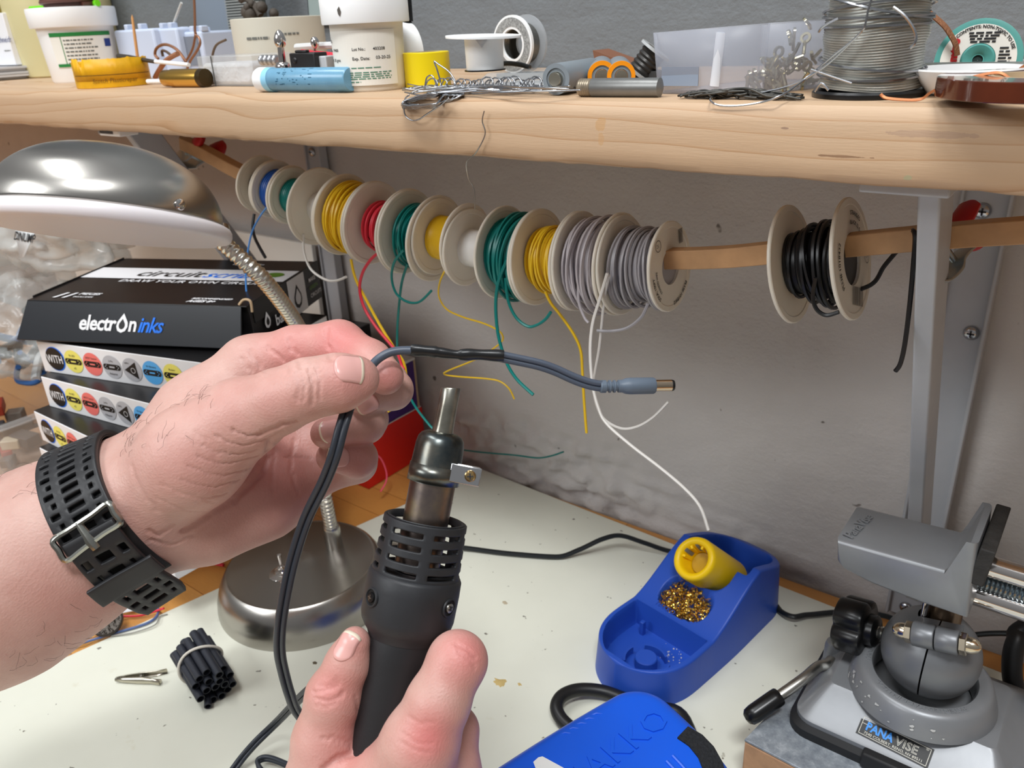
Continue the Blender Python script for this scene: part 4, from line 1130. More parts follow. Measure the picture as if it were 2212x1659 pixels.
# hinged front flap leaning outwards
fb0, fb1 = P(28, 716, z=zA + .002), P(486, 753, z=zA + .003)
fb0 = FL + (-yd * .016 - xd * .012 - Vector((0, 0, HA - .0040))) * S; fb1 = FL + (xd * (WA - .004) - yd * .016 - Vector((0, 0, HA - .0040))) * S 
f0, f1 = FL + Vector((0, 0, -.0004)), FL + xd * (WA - .006) * S + Vector((0, 0, -.0004))
fl_n = (fb1 - fb0).cross(f0 - fb0).normalized(); fl_n = -fl_n if fl_n.dot(yd) > 0 else fl_n
mb = MB(); mb.prism([f0, f1, fb1, fb0], -fl_n * .0016); flap = mb.obj('front_flap', BLKF, bxA, bevel=.0005)
fdir = (fb1 - fb0).normalized(); fup = (f0 - fb0); fup = (fup - fdir * fup.dot(fdir)).normalized()
fn = flat(fb0 + fl_n * .0002, fdir, fup, .0003)
if (fdir.cross(fup)).dot(fl_n) < 0: fn = (lambda g: (lambda u, v, w=0: g(u, v, -w - .0012)))(fn)
Wf = (fb1 - fb0).length / S; fnq = fn; fn = lambda u, v, w=0: fnq(u * S, v * S, w)
mb = MB(); M_ = [C_['white'], C_['blue'], C_['black']]
def at_w(u0, v0, txt, size, m, bold, shear, sx=1.0, sp=1.0):
    vs, fs = text_geo(txt, size, bold, shear, sp); mb.add([fn(u0 + p.x * sx, v0 + p.y, .0001) for p in vs], fs, m)
    return u0 + max(p.x for p in vs) * sx
u = Wf * .288; 
u = at_w(u, .0135, 'electr', .0215, 0, .0005, .22, .92, .93)
dc = u + .0058
dr = [(0, .0118), (.0022, .0085), (.0048, .0045), (.0052, .001), (.0036, -.0024), (0, -.0040), (-.0036, -.0024), (-.0052, .001), (-.0048, .0045), (-.0022, .0085)]
drop = lambda k, sh=0: [(dc + x * k + (y * k) * .18, .0165 + y * k + sh) for x, y in dr]
mb.add([fn(a, b, .0001) for a, b in drop(1.25)], [tuple(range(10))[::-1]], 0); mb.add([fn(a, b, .0003) for a, b in drop(.68, .0012)], [tuple(range(10))[::-1]], 2)
u = at_w(dc + .0068, .0135, 'n', .0215, 0, .0005, .22, .92)
at_w(u + .0006, .0130, 'inks', .0215, 1, .0003, .38, .92, .90)
mb.obj('maker_lettering', M_, flap, smooth=False)
# lid print
ft0 = flat(o_ + Vector((0, 0, HA * S)), xd, yd, .0003); ft = lambda u, v, w=0: ft0(u * S, v * S, w)
mb = MB(); K = ['white', 'blue', 'black', 'green']; M_ = [C_[k] for k in K]
add_quad(mb, ft, 0, DA * .50, WA, DA * .745, 0)
g = lambda u, v, w=0: ft(u, v, w + .0003)
add_text(mb, 'circuit', .030, g, .062, DA * .555, bold=.0004, shear=.25, m=2, sx=1.08); add_text(mb, 'scribe', .030, g, .146, DA * .555, bold=.0003, shear=.4, m=1, sx=.98)
add_disc(mb, g, .228, DA * .64, .0115, 3, ry=.0085)
add_text(mb, 'DRAW YOUR OWN CIRCUITS', .0112, g, .058, DA * .42, bold=.0002, shear=.15, spacing=1.05, m=0, sx=1.15)
add_text(mb, '11', .022, g, .020, DA * .06, bold=.0008, shear=.3, m=0); add_text(mb, 'PIECES', .0085, g, .046, DA * .125, bold=.0003, shear=.2, m=0)
add_text(mb, 'INCLUDES', .0050, g, .046, DA * .07, bold=.0001, m=0)
add_text(mb, 'RECOMMENDED', .0060, g, WA * .72, DA * .10, bold=.0002, shear=.2, m=0); add_text(mb, 'AGES 8+', .0082, g, WA * .72, DA * .045, bold=.0004, shear=.2, m=0)
add_text(mb, 'electroninks', .008, g, WA * .62, DA * .86, bold=.0001, shear=.2, m=0)
mb.obj('lid_print', M_, lid, smooth=False)
fr0 = flat(o_ + xd * (WA * S + .0013), yd, (0, 0, 1), .0003); fr = lambda u, v, w=0: fr0(u * S, v * S, w)
mb = MB()
add_quad(mb, fr, DA * .50, .0008, DA * .745, HA, 0)
dcx = DA * .62
for k, m_, w_, sh in ((1.7, 2, .0002, 0), (1.15, 0, .0004, .002)):
    mb.add([fr(dcx + x * k, .014 + y * k + sh, w_) for x, y in dr], [tuple(range(10))[::-1]], m_)
mb.add([fr(.030 + x * 1.1, .014 + y * 1.1, .0002) for x, y in dr], [tuple(range(10))[::-1]], 0); mb.add([fr(.030 + x * .6, .015 + y * .6, .0004) for x, y in dr], [tuple(range(10))[::-1]], 2)
add_text(mb, 'MAKE', .0065, lambda u, v, w=0: fr(u, v, w + .0003), DA * .80, .027, bold=.0001, m=0); add_text(mb, 'GREEN', .0065, lambda u, v, w=0: fr(u, v, w + .0003), DA * .80, .018, m=3); add_text(mb, 'CIRCUITS', .0065, lambda u, v, w=0: fr(u, v, w + .0003), DA * .80, .009, m=0)
add_text(mb, 'basic', .017, lambda u, v, w=0: fr(u, v, w + .0003), .045, .006, bold=.0003, m=0)
mb.obj('side_print', M_, cart, smooth=False)
mb = MB(); mb.tube(catmull([FL + xd * (WA * S - .008) + yd * .002 + Vector((0, 0, .0005)), FL + xd * (WA * S - .004) + yd * .004 + Vector((0, 0, .0045)), FL + xd * (WA * S + .002) + yd * .004 + Vector((0, 0, .0035)), FL + xd * (WA * S + .002) + yd * .004 + Vector((0, 0, -.006))], 6), .0011, 8); mb.obj('string_loop', TAN, bxA)

# red box and purple box against the wall
REDC = mat('red_card', (214, 34, 26), 0.38); PURP = mat('purple_card', (66, 34, 106), 0.5); WHT2 = mat('white_card_lid', (214, 210, 208), 0.6)
mb = MB()
rx1, ry0, ry1 = -.598, .498, .592
red = thing('red_box', 'red cardboard box on the bench under the purple box', 'box', (-.68, .545, .0001))
mb = MB(); mb.fbox((-.705, ry0, .0001), (rx1 + .705, 0, 0), (0, ry1 - ry0, 0), (0, 0, .062)); mb.obj('carton', REDC, red, bevel=.001)
mb = MB(); mb.fbox((-.704, ry0 + .001, .0621), (rx1 + .704 - .001, 0, 0), (0, ry1 - ry0 - .002, 0), (0, 0, .0012)); mb.obj('top_panel', WHT2, red)
mb = MB(); mb.fbox((rx1 - .006, ry0 + .030, .0634), (.005, 0, 0), (0, .022, 0), (0, 0, .0002)); mb.obj('tape_mark', BLK, red)
pur = thing('purple_box', 'purple box with white lid standing on the red box', 'box', (-.68, .555, .0636))
mb = MB(); mb.fbox((-.700, .522, .0636), (.700 + rx1 - .001, 0, 0), (0, .0665, 0), (0, 0, .058)); mb.obj('carton', PURP, pur, bevel=.0008)
mb = MB(); mb.fbox((-.7005, .5215, .1216), (.7010 + rx1 - .001, 0, 0), (0, .0675, 0), (0, 0, .0030)); mb.obj('lid', WHT2, pur, bevel=.0006)
mb = MB(); mb.fbox((rx1 - .001, .5565, .0945), (.0003, 0, 0), (0, .013, .002), (0, .0006, .002)); mb.obj('slot', BLK, pur)
mb = MB(); mb.fbox((rx1 - .001, .586, .0636), (.0004, 0, 0), (0, .0025, 0), (0, 0, .058)); mb.obj('card_edge', TAN, pur)
mb = MB(); mb.fbox((-.6995, .530, .1248), (.042, .005, 0), (-.003, .05, 0), (0, 0, .030)); o = mb.obj('small_black_box', BLK, bevel=.001); tag(o, 'small black box with a white mark behind the gooseneck on the purple box', 'box')
pk = P(664, 688, z=.156)

zb_ = P(330, 472, Y=.585).z; xb_ = -.752
mb = MB(); mb.fbox((-1.45, .586, .0002), (xb_ + 1.45, 0, 0), (0, .006, 0), (0, .005, zb_)); tag(mb.obj('white_board', mat('white_board', (236, 235, 228), .5), bevel=.001), 'plain white board standing against the wall behind the box stack', 'board')
# ================================================================== hot air tool held in the hand
GUNB = mat('gun_black_plastic', (40, 41, 44), 0.5, bump=(300, 0.08), vary=0.12, vscale=60)
GRIPB = mat('gun_grip', (30, 30, 32), 0.5, bump=(300, 0.08))
def m_blued(name, stops, metal=0.95, rough=0.26, axis_len=.02):
    m = bpy.data.materials.new(name); m.use_nodes = True; k = NT(m)
    c = k.ramp(k.noise(60, 4, 0.6), stops); k.color(c)
    k.b.inputs['Metallic'].default_value = metal; k.b.inputs['Roughness'].default_value = rough
    k.normal(k.bump(k.noise(200, 3, 0.6), 0.06, 0.0005)); return m
SLEEVE = m_blued('heat_blued_steel', [(0.3, (62, 72, 78)), (0.5, (92, 96, 94)), (0.7, (122, 116, 104))], rough=.30)
BARREL = m_blued('heat_stained_barrel', [(0.3, (106, 96, 98)), (0.55, (140, 126, 116)), (0.75, (168, 150, 118))], rough=0.3)
NOZ = m_blued('nozzle_steel', [(0.3, (120, 118, 108)), (0.55, (158, 154, 142)), (0.75, (120, 124, 130))], rough=0.28)
gd = .352
gT, gB = P(974, 838, d=gd), P(812, 1690, d=gd)
gax = (gT - gB).normalized(); GK = gd / F_PX
GA = lambda t: gT - gax * (t * GK)          # point t pixels down from the tip
gun = thing('hot_air_tool', 'black handheld hot air tool with heat blued steel nozzle held upright', 'heat gun', GA(560))
def gl(mb, prof, **kw):
    mb.lathe([(r * GK, (1000 - t) * GK) for t, r in prof][::-1], GA(1000), gax, kw.pop('seg', 64), up=CF, **kw); return mb
mb = MB()
x_, y_, _ = frame_from_axis(gax, CF)
rr = []
for t, r in ((0, 20.5), (2, 21.5), (40, 21.5), (85, 22.5), (104, 24)):
    ring_ = []
    for i in range(40):
        a = 2 * math.pi * i / 40; d_ = x_ * math.cos(a) + y_ * math.sin(a)
        cut = (d_.dot(CR) * .16) if t < 10 else 0
        ring_.append(GA(t) + d_ * (r * GK) + gax * (cut * 20 * GK))
    rr.append(ring_)
rr = [[GA(30) + (p - GA(0)) * .82 for p in rr[0]], [GA(2) + (p - GA(0)) * .84 for p in rr[0]]] + rr
mb.rings(rr, cap=False); mb.obj('nozzle', NOZ, gun, angle=50)
mb = MB(); gl(mb, [(97, 24), (98, 34), (103, 44), (112, 50), (126, 52.5), (200, 56), (207, 56.5), (208, 53), (200, 52)], cap=False); slv = mb.obj('sleeve', SLEEVE, gun, angle=50)
mb = MB(); 
gl(mb, [(195, 49.5), (400, 49.5)], cap=False); mb.obj('barrel', BARREL, gun)
# clamp band and ear
mb = MB()
def band(u, v):
    a = lerp(-2.9, .62, u); 
    d_ = CR * math.cos(a) - CF * (-math.sin(a)) if False else (CR * math.cos(a) + (CF - gax * CF.dot(gax)).normalized() * math.sin(a))
    d_ = (d_ - gax * d_.dot(gax)).normalized()
    return GA(lerp(168, 206, v)) + d_ * (57.2 * GK)
mb.grid(band, 40, 1); mb.obj('clamp_band', SLEEVE, gun, solid=.0006, soff=1)
er = (CR + gax * -.0); er = (er - gax * er.dot(gax)).normalized(); ef = (CF - gax * CF.dot(gax)).normalized()
e0 = GA(172) + er * 34 * GK - ef * 44 * GK
CLP = mat('clamp_tin', (206, 206, 208), 0.16, 1.0)
for off in (0, 1):
    mb = MB(); mb.fbox(e0 - gax * 22 * GK + ef * (0 + off * 16) * GK, er * (66 if off == 0 else 62) * GK, gax * 40 * GK, ef * 4.5 * GK); mb.obj('clamp_ear', CLP, gun, bevel=.0009, bseg=3)
mb = MB(); sc0 = e0 + er * 44 * GK - gax * 2 * GK; mb.lathe([(12.5 * GK, 0), (12 * GK, 3 * GK), (9 * GK, 6 * GK), (.0001, 7 * GK)], sc0, -ef, 20); csx = mb.obj('clamp_screw', mat('brass_screw', (190, 160, 110), 0.25, 1.0), gun)
mb = MB(); cross_recess(mb, sc0, -ef, 6.5 * GK, 6.4 * GK); mb.obj('recess', PH, csx)
# slotted guard
cols = 72
def slot(i, j):
    row = None
    for k, (a, b) in enumerate(((6, 10), (16, 20), (26, 30), (36, 40))):
        if a <= j < b: row = k
    if row is None: return False
    return (i % 12) in (2, 3, 4, 5, 6, 7, 8, 9, 10)
fr0 = (CR * -.15 - CF).normalized()
def guard(u, v):
    a = 2 * math.pi * u + .18
    d_ = er * math.sin(a) - ef * math.cos(a)
    t = lerp(288, 415, v); r = lerp(82, 87, v)
    return GA(t) + d_ * (r * GK)
mb = MB(); mb.grid(guard, cols, 46, closed_u=True, skip=slot); mb.obj('slotted_guard', GUNB, gun, solid=.0017, soff=-1, bevel=.00035, bseg=1, angle=50)
mb = MB(); gl(mb, [(287, 84), (285, 82.5), (286, 78), (290, 75), (300, 75)], cap=False); mb.obj('guard_rim', GUNB, gun)
mb = MB(); gl(mb, [(402, 50), (403, 92), (406, 98), (412, 101), (440, 102), (498, 101), (512, 98), (524, 91), (535, 82), (545, 78), (545, 40)], cap=False); col = mb.obj('collar', GUNB, gun, angle=50)
mb = MB(); gl(mb, [(540, 76), (556, 78), (590, 77.5), (720, 75), (860, 74), (1000, 72), (1060, 66), (1066, 10)], cap=True); mb.obj('handle', GRIPB, gun, angle=50)
for (px, py, sh) in ((817, 1273, 0), (972, 1297, 1)):
    # screw bosses: recessed rings on the collar
    k = ((px - (974 - .19 * (py - 838)))) / 101.0
    d_ = (er * k - ef * math.sqrt(max(0, 1 - k * k))).normalized()
    t = (py - 838) * 1.018 - k * 18
    c_ = GA(t) + d_ * (100.4 * GK)
    mb = MB(); mb.lathe([(21 * GK, .0002), (20 * GK, .0008), (17 * GK, .0009), (16 * GK, .0002)], c_, d_, 28, cap=False); mb.obj('screw_recess', GUNB, gun)
    mb = MB(); mb.lathe([(16 * GK, .0), (16 * GK, .0003), (.0001, .0003)], c_, d_, 24); mb.obj('recess_hole', mat('hole_black', (8, 8, 8), 0.6), gun)
    mb = MB(); mb.lathe([(11 * GK, .0003), (10 * GK, .0009), (.0001, .0011)], c_ + d_ * .0002, d_, 20); s_ = mb.obj('screw', BLKPL if sh == 0 else STEEL, gun)
    mb = MB(); cross_recess(mb, c_ + d_ * .0002, d_, 6 * GK, .0009); mb.obj('recess', STEEL if sh == 0 else PH, s_)

# ================================================================== low voltage lead with plug
LEAD = mat('slate_lead', (74, 82, 96), 0.38); LEADB = mat('slate_lead_dark', (46, 50, 58), 0.4); SHRINK = mat('heat_shrink', (24, 25, 27), 0.33, bump=(250, 0.08))
PLUGM = mat('plug_grey', (92, 104, 118), 0.45)
Cp = lambda l: [P(x, y, d=d) for x, y, d in l]
plead = thing('dc_lead', 'slate grey twin lead with black shrink sleeve and barrel plug pinched by fingers', 'cable', P(985, 765, d=.352))
def twin(name, pts, r, sp, side, mats, parent, n=10):
    c = catmull(pts, n); mb = MB()
    for s_ in (-1, 1):
        line = []
        for i, p in enumerate(c):
            t = (c[min(i + 1, len(c) - 1)] - c[max(i - 1, 0)]).normalized()
            sd = side(i / (len(c) - 1)); nn = (sd - t * sd.dot(t)).normalized()
            line.append(p + nn * sp * s_)
        mb.tube(line, r, 12)
    return mb.obj(name, mats, parent)
mb = MB(); mb.tube(catmull(Cp([(770, 840, .349), (792, 806, .349), (812, 780, .349), (838, 763, .350), (866, 757, .351), (905, 757, .352)]), 10), .0019, 14); mb.obj('lead_end', LEAD, plead)
mb = MB(); pts = catmull(Cp([(888, 756, .352), (930, 759, .352), (985, 766, .353), (1030, 766, .354), (1088, 769, .355)]), 10)
mb.tube(pts, [.00265 + .0002 * math.sin(i * .55) - (.0004 if 12 < i < 22 else 0) for i in range(len(pts))], 18, sx=.85); mb.obj('shrink_sleeve', SHRINK, plead)
twin('twin_lead', Cp([(1080, 770, .355), (1120, 778, .356), (1165, 788, .357), (1200, 800, .358), (1240, 818, .359), (1275, 830, .360), (1305, 835, .361)]), .0014, .00125, lambda k: CD + CR * .2 * math.sin(k * 5) + CF * .5, LEAD, plead)
p0, p1, p2 = P(1296, 835, d=.361), P(1414, 833, d=.365), P(1454, 835, d=.367); pa_ = (p1 - p0).normalized(); L1 = (p1 - p0).length; L2 = (p2 - p1).length
mb = MB(); mb.lathe([(.0026, 0), (.0029, .0004), (.0029, L1 * .08)] + [q for k in range(3) for q in ((.0029, L1 * (.10 + k * .085)), (.0021, L1 * (.115 + k * .085)), (.0021, L1 * (.145 + k * .085)), (.0029, L1 * (.16 + k * .085)))] + [(.0029, L1 * .40), (.0036, L1 * .46), (.0038, L1 * .55), (.0038, L1 * .97), (.0034, L1), (.0001, L1)], p0, pa_, 28); mb.obj('plug_body', PLUGM, plead, angle=30)
mb = MB(); mb.lathe([(.00265, 0), (.00265, L2 * .86)], p1, pa_, 24, cap=False); mb.obj('plug_barrel', mat('barrel_nickel', (190, 172, 150), 0.18, 1.0), plead)
mb = MB(); mb.lathe([(.0026, L2 * .84), (.0027, L2 * .88), (.0024, L2), (.0012, L2), (.0011, L2 * .7)], p1, pa_, 24, cap=False); mb.obj('plug_tip', BLKPL, plead)
twin('twin_lead', Cp([(764, 845, .3475), (752, 880, .3360), (738, 925, .3320), (722, 985, .3330), (700, 1042, .3400), (662, 1120, .3500), (634, 1205, .356), (617, 1280, .360), (606, 1350, .366), (604, 1405, .374), (612, 1450, .384), (626, 1500, .396), (642, 1538, .410), (680, 1580, .43), (740, 1620, .45)]), .00145, .00135, lambda k: CR + CD * .25 + CF * .8 * (k - .3), LEADB, plead)
twin('twin_lead', [P(740, 1440, d=.47), P(668, 1490, d=.475), P(600, 1558, z=.035), P(545, 1612, z=.015), P(505, 1662, z=.0062), P(470, 1720, z=.006)], .0015, .0014, lambda k: CR + CD * .6, LEADB, plead)
twin('twin_lead', [P(690, 1690, z=.02), P(625, 1655, z=.012), P(580, 1638, z=.009), P(557, 1645, z=.008), P(566, 1666, z=.007), P(600, 1700, z=.006)], .0015, .0014, lambda k: Vector((0, 0, 1)), LEADB, plead)
# ================================================================== small things on the bench
NIK = mat('clip_nickel', (190, 184, 168), 0.28, 1.0)
# crocodile clip
c0, c1 = P(250, 1467, z=T0 + .003), P(354, 1462, z=T0 + .003); ax_ = (c1 - c0).normalized(); L = (c1 - c0).length; sd = Vector((-ax_.y, ax_.x, 0))
clip = thing('crocodile_clip', 'small nickel crocodile clip lying on the mat near the wrist', 'clip', (c0 + c1) / 2 - Vector((0, 0, .003)))
for s_, op in ((1, 1), (-1, 1)):
    mb = MB(); rr = []
    for k, w, h, off in ((0, .0012, .0012, .0004), (.2, .0022, .0020, .0010), (.5, .0030, .0026, .0018), (.62, .0030, .0026, .0022), (.8, .0024, .0018, .0036), (1.0, .0024, .0014, .0058)):
        p = c0 + ax_ * (L * (k if s_ > 0 else k * .97)) + sd * (s_ * off)
        N = 10; rr.append([p + sd * (s_ * h * abs(math.cos(t))) * 1 + Vector((0, 0, w * math.sin(t))) for t in [-math.pi / 2 + math.pi * i / N for i in range(N + 1)]])
    vs = [p for r in rr for p in r]; n = len(rr[0]); fs = [(i * n + j, i * n + j + 1, (i + 1) * n + j + 1, (i + 1) * n + j) for i in range(len(rr) - 1) for j in range(n - 1)]
    mb.add(vs, fs); mb.obj('jaw', NIK, clip, solid=.0004, soff=0)
    mb = MB()
    for q in range(7):
        p = c0 + ax_ * (L * (.03 + q * .05)); mb.add([p + Vector((0, 0, .0012)) , p + ax_ * L * .025 + sd * (-s_ * .0008) + Vector((0, 0, .0012)), p + ax_ * L * .05 + Vector((0, 0, .0012))], [(0, 1, 2)])
    mb.obj('teeth', NIK, clip, solid=.0004)
mb = MB(); p = c0 + ax_ * L * .52; mb.cyl(p - sd * .0042, p + sd * .0042, .0012, 12); mb.lathe([(.0022, 0), (.0022, .003)], p - sd * .0015, sd, 14); mb.obj('pivot_spring', STEEL, clip)
mb = MB(); p = c0 + ax_ * L * .78 - sd * .0036; mb.cyl(p, p + ax_ * L * .2 - sd * .001, .0016, 12); mb.obj('wire_crimp', NIK, clip)
# bundle of shrink tubing
SHT = mat('shrink_tube_black', (36, 39, 48), 0.5)
b0, b1 = P(415, 1402, z=.021), P(462, 1478, z=.016); bx = (b1 - b0); bl = bx.length; bx.normalize(); sx_, sy_, _ = frame_from_axis(bx)
bun = thing('tubing_bundle', 'bundle of short black shrink tubes held by a pale rubber band', 'tubing', Vector((b0.x, b0.y, T0)))
rg = rnd(5); cells = [(0, 0)] + [(1.0 * math.cos(a), 1.0 * math.sin(a)) for a in [math.pi * i / 3 for i in range(6)]] + [(1.95 * math.cos(a), 1.95 * math.sin(a)) for a in [math.pi * i / 6 + .2 for i in range(12)]]
for cx_, cy_ in cells:
    r = .00315; a = b0 + (sx_ * cx_ + sy_ * cy_) * .0066 + bx * rg.uniform(-.006, .004); e = b1 + (sx_ * cx_ + sy_ * cy_) * .0064 + bx * rg.uniform(-.004, .006)
    minz = T0 + r + .0002
    a.z = max(a.z, minz); e.z = max(e.z, minz)
    mb = MB(); d_ = e - a; l_ = d_.length
    mb.lathe([(r, 0), (r, l_), (r * .78, l_), (r * .74, l_ * .5), (r * .78, 0), (r, 0)], a, d_, 14, cap=False); mb.obj('tube', SHT, bun, weld=True)
a = P(448, 1486, z=.008); e = P(449, 1519, z=.006); mb = MB(); mb.lathe([(.0028, 0), (.0028, (e - a).length + .003), (.0021, (e - a).length + .003), (.0021, 0)], a, e - a, 14, cap=False); mb.obj('tube', SHT, bun)
mb = MB(); cb = lerp(b0, b1, .42); N = 40; pts = [cb + (sx_ * math.cos(t) + sy_ * math.sin(t)) * .0168 + bx * .002 * math.sin(t * 2) for t in [2 * math.pi * i / N for i in range(N)]]
for p in pts: p.z = max(p.z, T0 + .001)
mb.tube(pts, .0011, 8, closed=True); mb.obj('rubber_band', mat('band_pale', (206, 200, 188), 0.6), bun)
# tin of swarf, tag, wires
tc_ = P(229, 1340, z=.014); tin = thing('round_magnet', 'round dark magnet clustered with metal shavings leaning by the white tag', 'magnet', Vector((tc_.x, tc_.y, 0)))
ta = (CF * -.75 + Vector((0, 0, .62)) + CR * .25).normalized()
mb = MB(); mb.lathe([(.0001, 0), (.0128, 0), (.0134, .001), (.0134, .004), (.0126, .0045), (.0120, .004), (.0118, .0015), (.0001, .0015)], tc_ - ta * .003, ta, 36, cap=False); mb.obj('cup', mat('magnet_dark', (70, 64, 58), 0.4, 0.6), tin)
mb = MB(); rg = rnd(6)
x, y, a_ = frame_from_axis(ta)
for q in range(90):
    r = .0118 * math.sqrt(rg.random()); t = rg.uniform(0, 6.28); p = tc_ - ta * .001 + x * r * math.cos(t) + y * r * math.sin(t); v = Vector((rg.gauss(0, 1), rg.gauss(0, 1), rg.gauss(0, 1))).normalized() * rg.uniform(.001, .0035)
    mb.tube([p - v * .5 + a_ * .001, p + a_ * .002, p + v * .5 + a_ * .0015], .0003, 4)
o = mb.obj('shavings', mat('shavings_dark', (50, 40, 30), 0.6, 0.2), tin); o['kind'] = 'stuff'
tg = thing('paper_tag', 'small white paper tag with black lettering under the wristwatch strap', 'tag', P(290, 1302, z=.004))
t0, t1, t2 = P(247, 1312, z=.006), P(325, 1282, z=.012), P(328, 1308, z=.003); xd = (t0 - t2); yd = t1 - t2
mb = MB(); ft = flat(P(330, 1312, z=.002), P(327, 1280, z=.011) - P(330, 1312, z=.002), P(262, 1330, z=.004) - P(330, 1312, z=.002), .0)
W_ = .026; H_ = .030
def rr2(w, h, r): return [(x, y) for cx_, cy_, a0 in ((w - r, h - r, 0), (r, h - r, 90), (r, r, 180), (w - r, r, 270)) for x, y in [(cx_ + r * math.cos(math.radians(a0 + 15 * i)), cy_ + r * math.sin(math.radians(a0 + 15 * i))) for i in range(7)]]
mb.prism([ft(a, b) for a, b in rr2(W_, H_, .004)], (ft(0, 0, .0004) - ft(0, 0))); mb.obj('card', mat('tag_white', (226, 228, 232), 0.6), tg)
mb = MB(); add_text(mb, 'WIDE', .0085, lambda u, v, w=0: ft(u, v, .0006) if ft(0, 0, .0006).z > ft(0, 0).z else ft(u, v, -.0003), .001, .006, sx=.95); mb.obj('lettering', INK, tg)
def bench_wire(name, label, pts, r, m, n=8):
    mb = MB(); mb.tube(catmull(pts, n), r, 8); return tag(mb.obj(name, m), label, 'wire')
bench_wire('wire_offcut', 'red tube offcut on the wood beside the watch strap', [P(360, 1222, z=.003), P(400, 1213, z=.003), P(440, 1213, z=.003), P(483, 1221, z=.003)], .0017, WIRE['red'])
bench_wire('wire_offcut', 'red wire curving past the white tag', [P(262, 1331, z=.004), P(300, 1330, z=.003), P(330, 1322, z=.005), P(354, 1314, z=.009)], .0010, WIRE['red'])
bench_wire('wire_offcut', 'blue grey wire running along the edge of the mat', [P(332, 1275, z=.006), P(334, 1300, z=.006), P(342, 1322, z=.004), P(320, 1345, z=.0042), P(240, 1370, z=.0040), P(160, 1395, z=.0036), P(110, 1416, z=.0030), P(72, 1430, z=.002)], .0011, mat('wire_slate_blue', (84, 104, 150), 0.45))
bench_wire('wire_offcut', 'thin pale grey wire crossing the blue one on the mat edge', [P(362, 1327, z=.003), P(345, 1332, z=.004), P(334, 1350, z=.0048), P(290, 1366, z=.0044), P(240, 1374, z=.0036)], .0006, mat('wire_pale_grey', (150, 148, 140), 0.5))
bench_wire('wire_offcut', 'pink wire curl hanging before the red box', [P(800, 975, X=-.575), P(822, 990, X=-.573), P(834, 1018, X=-.571), P(834, 1040, X=-.569), P(822, 1062, X=-.567)], .0009, WIRE['pink'])
bench_wire('wire_offcut', 'thin teal wire resting against the rough wall base', [P(985, 970, Y=.587), P(1040, 977, Y=.588), P(1110, 983, Y=.587), P(1160, 989, Y=.586), P(1190, 985, Y=.582), P(1217, 976, Y=.578)], .0009, WIRE['teal'])
bench_wire('wire_offcut', 'thin bare wire hanging below the shelf edge', [P(1046, 240, Y=.357), P(1042, 262, Y=.3575), P(1048, 290, Y=.3575), P(1028, 330, Y=.358), P(1008, 350, Y=.362), P(1012, 385, Y=.365), P(1024, 410, Y=.366), P(1026, 452, Y=.366)], .00035, STEEL)
# stains and flux blobs on the mat
def blob(px, py, s, m, label, seed):
    rg = rnd(seed); c = P(px, py, z=T0); mb = MB(); N = 18
    ring_ = []
    for i in range(N):
        t = 2 * math.pi * i / N; r = s * (.5 + .5 * abs(noise.noise(Vector((math.cos(t) * 1.3, math.sin(t) * 1.3, seed)))) * 1.8)
        ring_.append(c + Vector((math.cos(t) * r * 1.5, math.sin(t) * r, 0)))
    top = [c + (p - c) * .55 + Vector((0, 0, s * .12)) for p in ring_]
    mb.rings([ring_, top]); return tag(mb.obj('flux_residue', m), label, 'residue')
FLX = mat('flux_tan', (196, 170, 110), 0.7); FLG = mat('flux_grey', (176, 164, 140), 0.8)
blob(1090, 1302, .0026, FLG, 'grey crumb on the mat right of the hot air tool', 2)
blob(1080, 1475, .0052, FLX, 'tan flux smear on the mat left of the black cord loop', 7)
blob(1122, 1478, .0016, FLX, 'small tan flux spot next to the flux smear', 9)
blob(497, 1326, .0012, WIRE['red'], 'tiny red crumb touching the lamp base', 4)
blob(680, 1432, .0022, mat('flux_dark', (96, 86, 66), 0.8), 'dark flux crumb between the lead and the lower thumb', 12)

# clear bins and bags at the far left
CLEAR = mat('clear_plastic', (226, 230, 232), 0.18, alpha=0.22, spec=0.6)
BAGM = mat('clear_bag_film', (214, 216, 212), 0.22, alpha=0.34, spec=0.9, bump=(30, 0.5, .004))
bin_ = thing('clear_bin', 'clear plastic bin of small parts at the left edge beside the boxes', 'bin', (-1.01, .36, .0001))
bx0, bx1, by0, by1 = -1.12, -.905, .262, .46
mb = MB(); mb.rings([rrect(bx0 + .012, bx1 - .012, by0 + .012, by1 - .012, .01, .0004), rrect(bx0 + .012, bx1 - .012, by0 + .012, by1 - .012, .01, .002), rrect(bx0 + .002, bx1 - .002, by0 + .002, by1 - .002, .014, .088), rrect(bx0 - .004, bx1 + .004, by0 - .004, by1 + .004, .016, .0895), rrect(bx0 - .004, bx1 + .004, by0 - .004, by1 + .004, .016, .096)], cap=False)
mb.add(rrect(bx0 + .012, bx1 - .012, by0 + .012, by1 - .012, .01, .0006), [tuple(range(28))]); mb.obj('tub', CLEAR, bin_, solid=.0012)
rg = rnd(21); cols = [(188, 150, 120), (150, 140, 130), (90, 84, 80), (200, 186, 160), (170, 60, 40), (60, 62, 66), (120, 100, 80)]
DARKW = mat('dark_lead', (34, 36, 42), 0.45)
